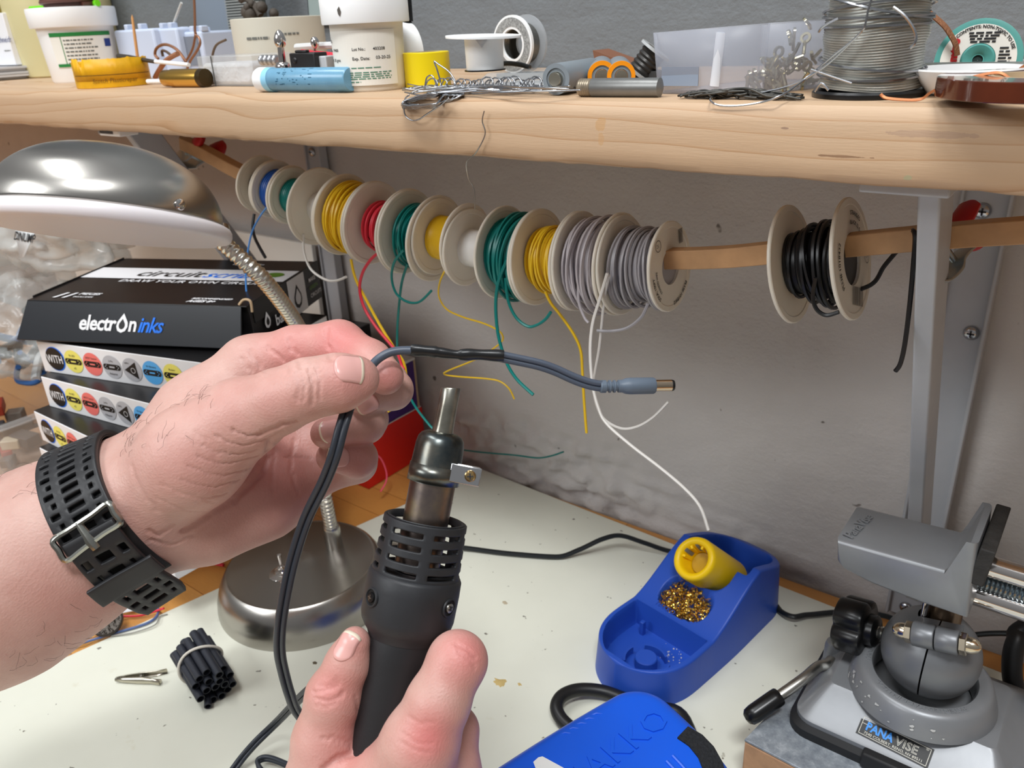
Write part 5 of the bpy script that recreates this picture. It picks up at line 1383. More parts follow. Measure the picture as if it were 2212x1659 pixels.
for q in range(24):
    p = Vector((rg.uniform(bx0 + .03, bx1 - .03), rg.uniform(by0 + .025, by1 - .06), .006 + (q // 8) * .018))
    mb = MB(); rt = Matrix.Rotation(rg.uniform(0, 3), 3, 'Z')
    sz = Vector((rg.uniform(.014, .034), rg.uniform(.010, .02), rg.uniform(.010, .017)))
    mb.box(p + Vector((0, 0, sz.z / 2)), sz, rt); c_ = cols[q % 7]
    if q % 3 == 0: mb.cyl(p + rt @ Vector((sz.x * .5, 0, sz.z / 2)), p + rt @ Vector((sz.x * .5 + .008, 0, sz.z / 2)), .003, 12)
    o = mb.obj('small_part', mat('bin_part_%d' % (q % 7), c_, 0.5), bevel=.0012)
    tag(o, 'small loose part lying in the clear bin at the left edge', 'part', 'loose parts in the clear bin')
bag = thing('cable_bag', 'clear bag of dark tangled leads on the bin behind the box stack', 'bag', (-1.02, .36, .098))
mb = MB()
def crumple(c, rx, ry, rz, seed, amp=.22, flat_=.0):
    def g(u, v):
        th_, ph = 2 * math.pi * u, math.pi * v
        d_ = Vector((math.cos(th_) * math.sin(ph), math.sin(th_) * math.sin(ph), -math.cos(ph)))
        k = 1 + amp * (abs(noise.noise(d_ * 2.6 + Vector((seed, 0, 0)))) * 2 - .5) + amp * .16 * (abs(noise.noise(d_ * 5 + Vector((0, seed, 0)))) * 2 - .5)
        p = Vector(c) + Vector((d_.x * rx, d_.y * ry, d_.z * rz)) * k
        return p
    return g
g = crumple((-1.03, .37, .155), .115, .085, .062, 3); mb.grid(lambda u, v: Vector((g(u, v).x, g(u, v).y, min(.222, max(.0985, g(u, v).z)))), 100, 60, closed_u=True); mb.obj('film', BAGM, bag, angle=70)
for q in range(16):
    pts = []; p = Vector((rg.uniform(-1.10, -.95), rg.uniform(.32, .42), rg.uniform(.115, .175)))
    for k in range(7): pts.append(p.copy()); p = p + Vector((rg.uniform(-.03, .03), rg.uniform(-.025, .025), rg.uniform(-.018, .018))); p.x = max(-1.11, min(-.945, p.x)); p.y = max(.32, min(.42, p.y)); p.z = max(.112, min(.185, p.z))
    mb = MB(); mb.tube(catmull(pts, 6), rg.choice((.003, .004, .005)), 8); mb.obj('tangled_lead', (DARKW, mat('blue_lead', (40, 84, 140), 0.45), mat('pale_lead', (196, 200, 202), 0.45))[(q % 5) // 3 if q % 7 else 2], bag)
bag2 = thing('clear_bag', 'crumpled clear plastic bag with a printed label under the lamp shade', 'bag', (-1.03, .40, .19))
mb = MB(); g2 = crumple((-1.03, .42, .270), .150, .070, .058, 9, .20); mb.grid(lambda u, v: Vector((g2(u, v).x, g2(u, v).y, max(.2235, g2(u, v).z))), 110, 64, closed_u=True); mb.obj('film', mat('clear_bag_pale', (216, 218, 214), 0.2, alpha=0.45, spec=0.8), bag2, angle=70)
q0 = P(30, 508, Y=.342); fb = flat(q0, P(96, 520, Y=.344) - q0, P(30, 470, Y=.35) - q0, 0)
mb = MB(); mb.add([fb(-.008, .016), fb(.046, .016), fb(.030, -.020), fb(.022, -.022)], [(3, 2, 1, 0)]); mb.obj('label', mat('label_grey', (214, 216, 216), 0.5), bag2, solid=.0003)
mb = MB(); add_text(mb, 'DNUMP', .0125, lambda u, v, w=0: fb(u, v, .0012), .0035, -.0045, bold=.0002, sx=1.0); mb.obj('lettering', INK, bag2)
# ================================================================== on top of the shelf
T = SH_T
def sp(px, Y, z=T): return Vector((SX(px, Y, z), Y, z))
def pk(p): return depth(p) / F_PX           # metres per photo pixel there
HC = (sp(1106, .36) - sp(1000, .36)).normalized()
WPL = mat('white_tub_plastic', (250, 250, 249), 0.42, sss=0.1); CREAMP = mat('cream_jar_plastic', (232, 224, 210), 0.42, sss=0.15)
LABW = mat('label_paper', (240, 236, 226), 0.55); GRNB = mat('label_green', (36, 128, 60), 0.5); GRNT = mat('label_green_text', (74, 132, 108), 0.6)
GREEK = mat('small_print', (110, 110, 104), 0.7)
def curved(c, R, z0, toward, rscale=1.0):
    """wrap (u, v) round a vertical cylinder, u = 0 facing the camera"""
    a0 = math.atan2(toward.y, toward.x)
    def g(u, v, w=0):
        a = a0 + u / R; r = R + .0002 + w
        return Vector((c.x + r * math.cos(a), c.y + r * math.sin(a), z0 + v))
    return g
def greek(mb, fn, u0, v0, u1, hgt, m, rg):
    u = u0
    while u < u1:
        l = rg.uniform(.0012, .005); l = min(l, u1 - u); add_quad(mb, fn, u, v0, u + l, v0 + hgt, m, nu=2); u += l + .0008
def tocam(p): v = Vector(CAM) - p; v.z = 0; return v.normalized()
# big white lidded jar
c = sp(806, .402); k = pk(c); R = 74 * k
jar = thing('lidded_jar', 'cream lidded jar with printed lot label at the shelf edge', 'jar', c)
mb = MB(); h = 137 * k; mb.lathe([(R * .93, 0), (R * .97, .0012), (R * .975, .004), (R, h * .5), (R * 1.03, h * .9), (R * 1.04, h), (R * .9, h + .003)], c, (0, 0, 1), 64); mb.obj('body', CREAMP, jar)
mb = MB(); RL = 91 * k; mb.lathe([(RL * .99, h - .002), (RL, h - .001), (RL, h + 40 * k), (RL * .985, h + 44 * k), (RL * .95, h + 46 * k), (RL * .6, h + 46.5 * k), (.0001, h + 46.5 * k)], c, (0, 0, 1), 72); lid = mb.obj('lid', WPL, jar)
g = curved(c, R, T, tocam(c)); gl_ = lambda u, v, w=0: g(u, v, w + lerp(0, R * .03, max(0, v / h)) - .0003 + .0006)
mb = MB(); M_ = [LABW, INK, GRNT]
add_quad(mb, gl_, -R * 1.35, .004, R * .78, h * .86, 0, nu=24)
gg = lambda u, v, w=0: gl_(u, v, w + .0002)
us_ = R * .0134
def tx(px, py, s, size, m=1): add_text(mb, s, size * .74, gg, math.asin(max(-.99, min(.99, (px - 806) * k / R))) * R, (195 - py - 3) * k, m=m, bold=.00003)
tx(733, 96, 'R.A.', .0038); tx(731, 113, 'No.  FF400', .0034); tx(773, 112, 'Lot No.:', .0034); tx(814, 112, '403208', .0034)
tx(731, 132, 'Wt. 50 gms', .0036); tx(772, 130, 'Exp. Date:', .0036); tx(818, 129, '03-20-25', .0036); tx(731, 149, 'No. 0-4200', .0034)
rg = rnd(5)
for py, x0, x1 in ((146, 768, 826), (155, 738, 846), (159, 738, 842), (163, 738, 846), (167, 738, 844), (173, 741, 784)):
    greek(mb, gg, math.asin((x0 - 806) * k / R) * R, (192 - py) * k, math.asin((x1 - 806) * k / R) * R, .0006, 2, rg)
mb.obj('label', M_, jar, smooth=False)
mb = MB(); fl_ = curved(c, RL, T, tocam(c)); mb.add([fl_((x - 806) * k * 1.05, (195 - y) * k, .0001) for x, y in ((752, 38), (757, 32), (760, 42), (757, 51), (753, 46))], [(0, 1, 2, 3, 4)]); mb.obj('scuff', mat('scuff_dark', (90, 84, 78), 0.7), lid)
# blue tube lying along the edge
c0 = sp(566, .3745); k = pk(c0); R = 25 * k; c1 = sp(760, .379); ax_ = (c1 - c0).normalized(); cc0 = c0 + Vector((0, 0, R))
bt = thing('blue_tube', 'pale blue translucent tube with white end cap overhanging the shelf edge', 'tube', (c0 + c1) / 2)
mb = MB(); mb.lathe([(R * .92, .006), (R * .92, (c1 - c0).length), (R * .85, (c1 - c0).length + .001), (.0001, (c1 - c0).length + .001)], cc0, ax_, 40); tb = mb.obj('body', mat('tube_pale_blue', (134, 190, 222), 0.25, trans=0.35, sss=0.1, vary=0.10, vscale=60), bt)
mb = MB(); mb.lathe([(.0001, -.0002), (R * .12, -.0002), (R * .14, .0004), (R * .80, .0), (R * .93, .0006), (R, .0022), (R * .98, .010), (R * .92, .0102)], cc0, ax_, 40, cap=False); mb.obj('end_cap', WPL, bt)
mb = MB(); mb.lathe([(R * .985, .0098), (R * .985, .0150), (R * .93, .0152)], cc0, ax_, 40, cap=False); mb.obj('cap_ring', mat('tube_ring_blue', (150, 208, 236), 0.35), bt)
mb = MB(); rg = rnd(4)
for q in range(46):
    t = rg.uniform(-.5, 1.9); u = rg.uniform(.022, .058); x, y, a = frame_from_axis(ax_)
    def tf(du, dv, w=0, t=t, u=u):
        an = t + dv / R; d_ = Vector((0, 0, 1)) * math.sin(an) - (x if x.y > 0 else -x) * math.cos(an); return cc0 + ax_ * (u + du) + d_ * (R * .925)
    add_quad(mb, tf, 0, 0, rg.uniform(.0006, .0036), .0007)
mb.obj('printing', mat('tube_print', (44, 96, 124), 0.6), tb)
# generic upright / flat rolls
def roll(name, label, c, R, ri, h, m_out, m_core, cat='tape', group=None, core_th=.0022):
    root = thing(name, label, cat, c, group)
    mb = MB(); e = .0005; mb.lathe([(ri, 0), (R - e, 0), (R, e), (R, h - e), (R - e, h), (ri, h), (ri, 0)], c, (0, 0, 1), 64, cap=False); o = mb.obj('tape', m_out, root, weld=True)
    mb = MB(); mb.lathe([(ri - core_th, 0), (ri, 0), (ri, h), (ri - core_th, h), (ri - core_th, 0)], c, (0, 0, 1), 48, cap=False); mb.obj('core', m_core, root, weld=True)
    return root
CARD = mat('core_card', (190, 168, 138), 0.8)
YT1 = mat('old_yellow_tape', (222, 166, 14), 0.45, vary=0.18, vscale=50, bump=(80, 0.1)); YT2 = mat('yellow_tape', (238, 212, 14), 0.35)
c = sp(249, .408); k = pk(c); R = 75 * k
r_ = roll('tape_roll', 'worn mustard yellow tape roll with torn top near the shelf edge', c, R, R * .55, 52 * k, YT1, CARD)
mb = MB(); rg = rnd(3); tcv = tocam(c); a0 = math.atan2(tcv.y, tcv.x); tops = []; bots = []
for i in range(40):
    a = a0 - 1.25 + 2.5 * i / 39; hh = 52 * k + (.0016 + .0028 * abs(noise.noise(Vector((i * .35, 1, 0)))) if i not in (6, 7) else -.004)
    d_ = Vector((math.cos(a), math.sin(a), 0)); tops.append(c + d_ * (R + .0003) + Vector((0, 0, hh))); bots.append(c + d_ * (R + .0003) + Vector((0, 0, .3 * 52 * k)))
mb.add(tops + bots, [(i, i + 1, 40 + i + 1, 40 + i) for i in range(39)]); mb.obj('torn_edge', YT1, r_, solid=.0005)
mb = MB(); gc = curved(c, R, T, tcv); add_text(mb, 'Scotch Plasticrepair', .0048, lambda u, v, w=0: gc(u, v, .0006), -.018, .0045, shear=.2); mb.obj('printing', mat('tape_print', (120, 84, 10), 0.7), r_)
mb = MB(); add_quad(mb, lambda u, v, w=0: gc(u, v, .0006), -R * 1.2, .0105, R * 1.2, .0110, nu=20); mb.obj('seam_line', mat('tape_seam', (96, 66, 12), 0.7), r_)
c = sp(926, .424); k = pk(c); r_ = roll('tape_roll', 'bright yellow tape roll lying flat right of the cream jar', c, 49 * k, 30 * k, 70 * k, YT2, CARD)
c = sp(617, .505); k = pk(c); r_ = roll('tape_roll', 'wide cream masking tape roll behind the tools', c, 95 * k, 70 * k, 118 * k, mat('masking_cream', (208, 202, 186), 0.6, bump=(150, 0.15)), CARD)
mb = MB(); gc = curved(c, 95 * k, T, tocam(c)); greek(mb, lambda u, v, w=0: gc(u, v, .0003), -70 * k, 78 * k, -20 * k, .0020, 0, rnd(2)); greek(mb, lambda u, v, w=0: gc(u, v, .0003), 10 * k, 84 * k, 40 * k, .0016, 0, rnd(3)); mb.obj('printing', GREEK, r_)
mb = MB(); rg = rnd(12); tt = c + Vector((-.026, 0, 119 * k))
for q in range(9): mb.sphere(tt + Vector((rg.uniform(-.012, .012), rg.uniform(-.01, .01), .002 + rg.uniform(0, .012))), rg.uniform(.003, .0065), 10, 7)
mb.tube(catmull([tt + Vector((-.022, 0, .016)), tt + Vector((-.014, 0, .017)), tt + Vector((-.002, 0, .010)), tt + Vector((.004, 0, .002))], 5), .003, 8)
tag(mb.obj('putty_lump', mat('putty_brown', (74, 66, 58), 0.7, bump=(200, .6, .002))), 'brown crusty lump of putty on the cream tape roll', 'putty')
# white tape standing upright behind
c = sp(893, .452) + Vector((0, 0, 0)); k = pk(c); R = 60 * k; c = c + Vector((0, 0, R)); ax_ = Vector((-.35, -1, 0)).normalized()
r_ = thing('tape_roll', 'white tape roll standing upright behind the yellow tape roll', 'tape', c - Vector((0, 0, R)))
mb = MB(); w_ = .018; mb.lathe([(R * .62, 0), (R, 0), (R, w_), (R * .62, w_), (R * .62, 0)], c, ax_, 56, cap=False); mb.obj('tape', WPL, r_, weld=True)
mb = MB(); mb.lathe([(R * .55, .0005), (R * .62, .0005), (R * .62, w_ - .0005), (R * .55, w_ - .0005), (R * .55, .0005)], c, ax_, 48, cap=False); mb.obj('core', YT1, r_, weld=True)
# marker behind the jar
c = sp(893, .450); k = pk(c); mk = thing('marker_pen', 'black marker pen standing behind the cream jar', 'pen', c)
mb = MB(); mb.lathe([(9 * k, 0), (9 * k, 120 * k), (7 * k, 122 * k)], c, (0, 0, 1), 20); mb.obj('barrel', BLKPL, mk)
mb = MB(); mb.lathe([(9.5 * k, 122 * k), (9.5 * k, 180 * k), (8 * k, 188 * k), (6 * k, 190 * k)], c, (.02, 0, 1), 20); mb.obj('cap', BLKPL, mk)
# white tub with green label and brown wire coil on top
c = sp(190, .462); k = pk(c); R = 73 * k; h = 108 * k
tub = thing('lidded_tub', 'white lidded tub with green striped label under the brown wire coil', 'tub', c)
mb = MB(); mb.lathe([(R * .88, 0), (R * .92, .002), (R, h * .8), (R * 1.02, h), (R * .9, h + .002)], c, (0, 0, 1), 56); mb.obj('body', WPL, tub)
mb = MB(); RL = 86 * k; mb.lathe([(RL * .97, h - .001), (RL * .985, h), (RL, h + 30 * k), (RL * .99, h + 35 * k), (RL * .5, h + 36 * k), (.0001, h + 36 * k)], c, (0, 0, 1), 64); mb.obj('lid', WPL, tub)
g0 = curved(c, R, T, tocam(c)); g = lambda u, v, w=0: g0(u, v, w + .0010 - (1 - v / h) * R * .09); mb = MB()
add_quad(mb, g, -R * .75, .015, R * .98, h * .90, 0, nu=24); gg = lambda u, v, w=0: g(u, v, w + .0003)
add_quad(mb, gg, -R * .75, h * .82, R * .98, h * .89, 1, nu=24); add_quad(mb, gg, -R * .72, .0155, R * .98, .0185, 1, nu=24); add_quad(mb, gg, -R * .45, .016, -R * .43, h * .82, 1)
rg = rnd(7)
for q in range(7): greek(mb, gg, -R * .38, h * .74 - q * .0036, R * rg.uniform(.3, .62), .0014, 2, rg)
add_quad(mb, gg, R * .72, h * .62, R * .95, h * .76, 3, nu=4)
mb.obj('label', [LABW, GRNB, GREEK, mat('label_navy', (34, 58, 130), 0.5)], tub, smooth=False)
cb = c + Vector((0, 0, h + 36 * k)); bw = thing('wire_coil', 'coil of brown insulated wire standing on the white tub lid', 'wire', cb)
mb = MB(); pts = []; Rb = 51 * k
for i in range(9 * 28): t = 2 * math.pi * i / 28; pts.append(cb + Vector((Rb * math.cos(t), Rb * math.sin(t), .0022 + i / 28 * .0043)))
mb.tube(pts, .0024, 8); mb.obj('winding', mat('wire_brown', (92, 54, 44), 0.45), bw)
mb = MB(); mb.lathe([(Rb * .95, .0005), (Rb * .95, .042)], cb, (0, 0, 1), 32); mb.obj('inner_wrap', mat('wire_brown_dark', (70, 40, 33), 0.5), bw)
LIME = mat('lime_plastic', (110, 210, 20), 0.45)
mb = MB(); a_, b_ = sp(106, .475), sp(250, .470); zz = T + h + 34 * k
mb.tube(catmull([Vector((a_.x, .475, zz + .004)), Vector(((a_.x + b_.x) / 2, .492, zz + .004)), Vector((b_.x, .470, zz + .003))], 8), .0032, 10, sx=.8)
tag(mb.obj('lime_strip', LIME), 'lime green plastic strip behind the brown wire coil', 'strip')
# clear yellowed jar behind
c = sp(160, .552); k = pk(c); R = 106 * k
cj = thing('clear_jar', 'large yellowed translucent jar with blue lid behind the white tub', 'jar', c)
mb = MB(); mb.lathe([(R * .9, 0), (R * .94, .002), (R * .985, .05), (R, 170 * k), (R * .98, 176 * k)], c, (0, 0, 1), 56); mb.obj('body', mat('yellowed_plastic', (206, 196, 150), 0.35, sss=0.3), cj)
mb = MB(); mb.lathe([(R * .95, 170 * k), (R * .96, 215 * k), (R * .9, 220 * k), (.0001, 220 * k)], c, (0, 0, 1), 56); mb.obj('lid', mat('jar_blue', (28, 62, 146), 0.45), cj)
# white carton at far left on papers
cA = sp(-60, .470); cB = sp(47, .485); k = pk(cB)
ps = thing('paper_stack', 'stack of white papers under the printed carton at far left', 'paper', (cA + cB) / 2)
rg = rnd(9)
for q in range(5):
    mb = MB(); z_ = T + .0002 + q * .0030; mb.fbox((cA.x - .05 + rg.uniform(-.004, .004), .440 + rg.uniform(-.006, .012), z_), (cB.x - cA.x + .052 + rg.uniform(-.004, .006), .0, .0005), (0, .12, 0), (0, 0, .0026)); mb.obj('sheet', mat('paper_white_%d' % (q % 2), (222, 222, 226) if q % 2 else (204, 206, 212), 0.7), ps)
ct = thing('printed_carton', 'white printed carton standing on the papers at far left', 'box', (cA.x, .48, T + .0165))
mb = MB(); z_ = T + .0165; mb.fbox((cA.x - .05, .472, z_), (cB.x - cA.x + .048, .012, 0), (0, .028, 0), (0, 0, .0585)); cb_ = mb.obj('carton', WHT, ct, bevel=.0006)
fc = flat(Vector((cB.x - .035, .4815, z_ + .026)), (1, .11, 0), (0, 0, 1), .0012)
mb = MB(); add_text(mb, 'lchneidr', .0098, fc, .006, .0, shear=.1, m=0); greek(mb, fc, .016, -.010, .030, .0012, 1, rnd(2)); 
pts = [fc(.004 + .004 * math.cos(t), .004 + .007 * math.sin(t), .0001) for t in [1.2 + i * .28 for i in range(12)]]; mb.tube(pts, .0008, 6, m=2)
mb.obj('printing', [mat('logo_slate', (70, 84, 130), 0.6), GREEK, mat('logo_red', (206, 70, 60), 0.6)], cb_, smooth=False)
mb = MB(); mb.lathe([(.03, 0), (.03, .012), (.026, .016), (.0001, .016)], sp(2, .50, T + .0755), (0, 0, 1), 32); tag(mb.obj('olive_lid', mat('olive', (122, 104, 30), 0.5)), 'dark olive lid lying on the printed carton', 'lid')
# white-blue plastic housings with clips
HOU = mat('housing_blue_white', (196, 206, 226), 0.45)
for q, (x0, x1, ytop, Y) in enumerate(((268, 352, 46, .485), (350, 402, 44, .492), (398, 452, 52, .500))):
    a_, b_ = sp(x0, Y), sp(x1, Y); k = pk(a_); H_ = (142 - ytop) * k
    hs = thing('plastic_housing', ['pale blue plastic housing beside the white tub behind the wooden pick', 'pale blue plastic housing between its two neighbours', 'pale blue open framed plastic housing nearest the grey case'][q], 'housing', (a_ + b_) / 2, 'pale blue plastic housings')
    mb = MB(); mb.fbox((a_.x, Y, T), (b_.x - a_.x - .001, 0, 0), (0, .04, 0), (0, 0, H_)); mb.obj('shell', HOU, hs, bevel=.0022)
    for s_ in ((.25, .6) if q < 2 else (.1, .5, .85)):
        mb = MB(); x_ = lerp(a_.x, b_.x, s_); mb.fbox((x_, Y + .002, T + H_ - .0005), (.006, 0, 0), (0, .008, 0), (0, 0, .0055)); mb.obj('clip', HOU, hs, bevel=.001)
    if q == 2:
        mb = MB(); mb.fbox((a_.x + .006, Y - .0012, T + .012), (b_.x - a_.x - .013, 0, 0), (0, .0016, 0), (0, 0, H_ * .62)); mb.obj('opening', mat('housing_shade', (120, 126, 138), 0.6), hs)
        for z_ in (.3, .6): 
            mb = MB(); mb.fbox((a_.x - .004, Y - .003, T + H_ * z_), (.016, 0, 0), (0, .003, 0), (0, 0, .004)); mb.obj('latch', HOU, hs, bevel=.0008)
a_, b_ = P(297, 122, Y=.452), P(285, 32, Y=.455); mb = MB(); mb.tube([a_ - (b_ - a_) * .75, lerp(a_, b_, .5), lerp(a_, b_, .93), b_], [.0016, .0014, .0011, .0002], 10); tag(mb.obj('wooden_pick', mat('pick_wood', (206, 150, 92), 0.6)), 'pointed wooden pick leaning upright before the pale housings', 'pick')
# leaning panels at the back
def panel(name, label, x0, x1, ytop, Y, m, cat):
    a_, b_ = sp(x0, Y), sp(x1, Y); k = pk(a_); mb = MB(); mb.fbox((a_.x, Y, T + .0002), (b_.x - a_.x, 0, 0), (0, .006, 0), (0, .006, (188 - ytop) * k)); return tag(mb.obj(name, m, bevel=.0008), label, cat), a_, b_, k
panel('grey_case', 'slate grey flat case leaning on the wall behind the clear box', 440, 510, -40, .568, mat('slate_case', (124, 134, 146), 0.5), 'case')
o, a_, b_, k = panel('ribbed_board', 'dark board with fine grey stripes leaning on the wall', 507, 582, -40, .560, mat('board_dark', (70, 74, 72), 0.6), 'board')
mb = MB(); fb_ = flat(a_ + Vector((.001, -.0003, 0)), (1, 0, 0), (0, .028, 1), .0)
for q in range(46): add_quad(mb, fb_, .0, .004 + q * .0026, b_.x - a_.x - .002, .0053 + q * .0026)
mb.obj('stripes', mat('stripe_grey', (142, 144, 140), 0.6), o)
pl = thing('wall_plate', 'framed pale green plate fixed on the wall above the cream tape', 'plate', P(700, 20, Y=WALL_Y - .004))
q0, q1, q2 = P(668, 56, Y=WALL_Y - .0045), P(760, 56, Y=WALL_Y - .0045), P(662, -20, Y=WALL_Y - .0045)
mb = MB(); mb.fbox(q0, q1 - q0, q2 - q0, (0, .003, 0)); mb.obj('frame', mat('plate_frame', (52, 58, 60), 0.5), pl)
mb = MB(); u_ = (q1 - q0); v_ = (q2 - q0); mb.fbox(q0 + u_ * .03 + v_ * .035 - Vector((0, .0006, 0)), u_ * .94, v_ * .93, (0, .0006, 0)); mb.obj('panel', mat('plate_green', (150, 164, 162), 0.35), pl)
# clear box with white contents
a_, b_ = sp(436, .412), sp(566, .418); k = pk(a_); H_ = 60 * k
cx_ = thing('clear_box', 'small clear box with white contents behind the brass cylinder', 'box', (a_ + b_) / 2)
mb = MB(); mb.fbox((a_.x, .412, T), (b_.x - a_.x, 0, 0), (0, .04, 0), (0, 0, H_)); mb.obj('shell', mat('clear_box_plastic', (216, 216, 214), 0.2, alpha=.35), cx_, bevel=.0008)
mb = MB(); mb.fbox((a_.x + .002, .414, T + .001), (b_.x - a_.x - .008, 0, 0), (0, .034, 0), (0, 0, H_ * .72)); mb.obj('contents', mat('cotton_white', (216, 216, 218), 0.8, bump=(60, 1, .004), vary=.12, vscale=80), cx_, bevel=.003)
mb = MB(); q_ = lerp(a_, b_, .28); mb.fbox((q_.x, .4112, T), (.0008, 0, 0), (0, .0006, 0), (0, 0, H_)); mb.obj('seam', mat('seam_dark', (92, 92, 90), 0.5), cx_)
# brass cylinder with white rod
c0 = sp(362, .400); k = pk(c0); R = 18.5 * k; c1 = sp(444, .404); ax_ = (c1 - c0).normalized(); q_ = c0 + Vector((0, 0, R))
br = thing('brass_fitting', 'shiny brass cylinder lying right of the mustard tape roll', 'fitting', (c0 + c1) / 2)
L_ = (c1 - c0).length
mb = MB(); mb.lathe([(R * .55, 0), (R * .9, 0), (R * .92, .0004), (R * .92, L_ * .2), (R, L_ * .21), (R, L_ * .93), (R * .96, L_ * .95), (R * .96, L_), (R * .5, L_), (R * .5, .001)], q_, ax_, 40, cap=False); mb.obj('body', mat('brass', (214, 170, 84), 0.25, 1.0), br)
mb = MB(); mb.lathe([(R * .97, L_ * .94), (R * 1.0, L_ * .96), (R * .98, L_ * 1.06), (.0001, L_ * 1.07)], q_, ax_, 32, cap=False); mb.obj('dark_end', mat('brass_dark', (72, 58, 34), 0.4, .8), br)
mb = MB(); e_ = P(319, 176, Y=.396); mb.cyl(e_, q_ + ax_ * .002 - Vector((0, 0, R * .3)), .0018, 12); tag(mb.obj('white_rod', WPL), 'short white rod poking out of the brass cylinder', 'rod')
# copper wires
COPW = mat('copper_wire', (150, 106, 80), 0.4, .5)
def shelf_wire(label, pts, r, m, Y0, Y1=None, name='wire_scrap'):
    Y1 = Y0 if Y1 is None else Y1; n = len(pts); mb = MB()
    mb.tube(catmull([P(x, y, Y=lerp(Y0, Y1, i / (n - 1))) for i, (x, y) in enumerate(pts)], 7), r, 8); return tag(mb.obj(name, m), label, 'wire')
shelf_wire('tall copper wire rising past the pale housings', [(404, 150), (412, 130), (424, 112), (432, 95), (430, 82), (422, 72), (421, 40), (420, 10), (418, -20)], .0011, COPW, .440, .45)
shelf_wire('copper wire loop arching before the pale housings', [(402, 134), (385, 110), (366, 98), (350, 97), (338, 105), (335, 118), (342, 127)], .0013, COPW, .440)
shelf_wire('second copper wire strand beside the tall copper wire', [(396, 140), (408, 122), (416, 105), (420, 88), (423, 70)], .0010, COPW, .446)
shelf_wire('frayed copper braid above the white rod', [(335, 168), (345, 150), (358, 132), (372, 122), (384, 116)], .0022, mat('copper_bright', (170, 116, 84), 0.5, .4), .430)
shelf_wire('short angled brown wire near the clear box', [(352, 122), (350, 110), (360, 112), (374, 124)], .0012, mat('wire_dark_brown', (84, 62, 46), 0.5), .436)
shelf_wire('thin wire with a curled brown tip above the clear box', [(462, 150), (458, 130), (462, 108), (470, 95), (488, 86)], .0010, mat('wire_brownish', (104, 84, 66), 0.5), .43)
shelf_wire('pale thin rod slanting behind the pale housings', [(372, 60), (380, 38), (392, 6)], .0012, mat('rod_pale', (204, 204, 200), 0.5), .50)
dt = thing('dark_tool', 'dark metal tool with white handle across the mustard tape roll', 'tool', P(330, 130, Y=.424))
mb = MB(); mb.tube([P(256, 122, Y=.424), P(280, 124, Y=.424), P(338, 134, Y=.423)], [.0026, .0022, .0016], 8); mb.obj('blade', mat('dark_metal', (74, 68, 60), 0.5, .5), dt)
mb = MB(); mb.cyl(P(336, 133, Y=.423), P(408, 140, Y=.421), .0017, 10); mb.obj('handle', WPL, dt)
# tools between roll and jar
eb = thing('eye_screw', 'chrome eye screw standing among the tools behind the blue tube', 'screw', P(609, 145, Y=.402))
mb = MB(); a_, b_ = P(612, 150, Y=.402), P(606, 100, Y=.402); mb.tube([a_, lerp(a_, b_, .5), b_], [.0034, .0026, .0024], 14); mb.lathe([(.0001, 0), (.0030, .0006), (.0042, .003), (.0042, .006), (.0030, .0095), (.0012, .0115), (.0001, .012)], b_ - Vector((0, 0, .001)), b_ - a_, 18); mb.obj('shank', CHROME, eb)
mb = MB(); mb.lathe([(.0052, 0), (.0056, .002), (.0044, .0045), (.0034, .005)], a_ , b_ - a_, 16); mb.obj('base_nut', CHROME, eb)
shelf_wire('red handled probe lying behind the jar', [(652, 113), (690, 117), (740, 122)], .0022, WIRE['red'], .425, name='probe')
shelf_wire('translucent white rod above the red probe', [(640, 102), (690, 99), (740, 97)], .0025, mat('rod_frost', (214, 214, 212), 0.4), .432, name='clear_rod')
mb = MB(); mb.sphere(P(680, 92, Y=.425), .0032, 14, 10, sz=1.3); mb.cyl(P(680, 96, Y=.425), P(681, 112, Y=.425), .0012, 10); tag(mb.obj('chrome_pin', CHROME), 'round headed chrome pin above the red probe', 'pin')
for q, (x0, x1, y0, y1, c_, lb_) in enumerate(((628, 682, 118, 146, (36, 34, 34), 'black plastic clip body behind the blue tube'), (678, 706, 124, 146, (196, 196, 198), 'small grey bracket piece right of the black clip body'), (566, 604, 120, 142, (186, 186, 188), 'chrome coil piece with red end above the blue tube cap'), (704, 734, 130, 146, (64, 60, 62), 'dark stub between the grey bracket piece and the jar'))):
    a_, b_ = P(x0, y1, Y=.398 + q * .004), P(x1, y1, Y=.398 + q * .004); hgt = (y1 - y0) * pk(a_)
    mb = MB()
    if q == 2:
        for i in range(4): mb.lathe([(hgt * .35, 0), (hgt * .5, .001), (hgt * .5, .003), (hgt * .35, .004)], lerp(a_, b_, i / 4) + Vector((0, 0, hgt * .5)), b_ - a_, 14)
    else:
        mb.fbox(Vector((a_.x, a_.y, T + .0002)), (b_.x - a_.x, 0, 0), (0, .012, 0), (0, 0, max(.004, a_.z - T + hgt)))
        if q == 0: mb.cyl(a_ + Vector((.006, -.001, hgt * .5)), a_ + Vector((.006, .003, hgt * .5)), hgt * .22, 12); mb.fbox(Vector((a_.x + .004, a_.y + .002, a_.z + hgt)), (.012, 0, 0), (0, .004, 0), (0, 0, .002))
        if q == 1: mb.fbox(Vector((a_.x, a_.y - .004, T + .0002)), (b_.x - a_.x, 0, 0), (0, .005, 0), (0, 0, .002))
    tag(mb.obj('tool_piece', mat('tool_col_%d' % q, c_, .35, .9 if q == 2 else .0), bevel=.0008), lb_, 'tool')
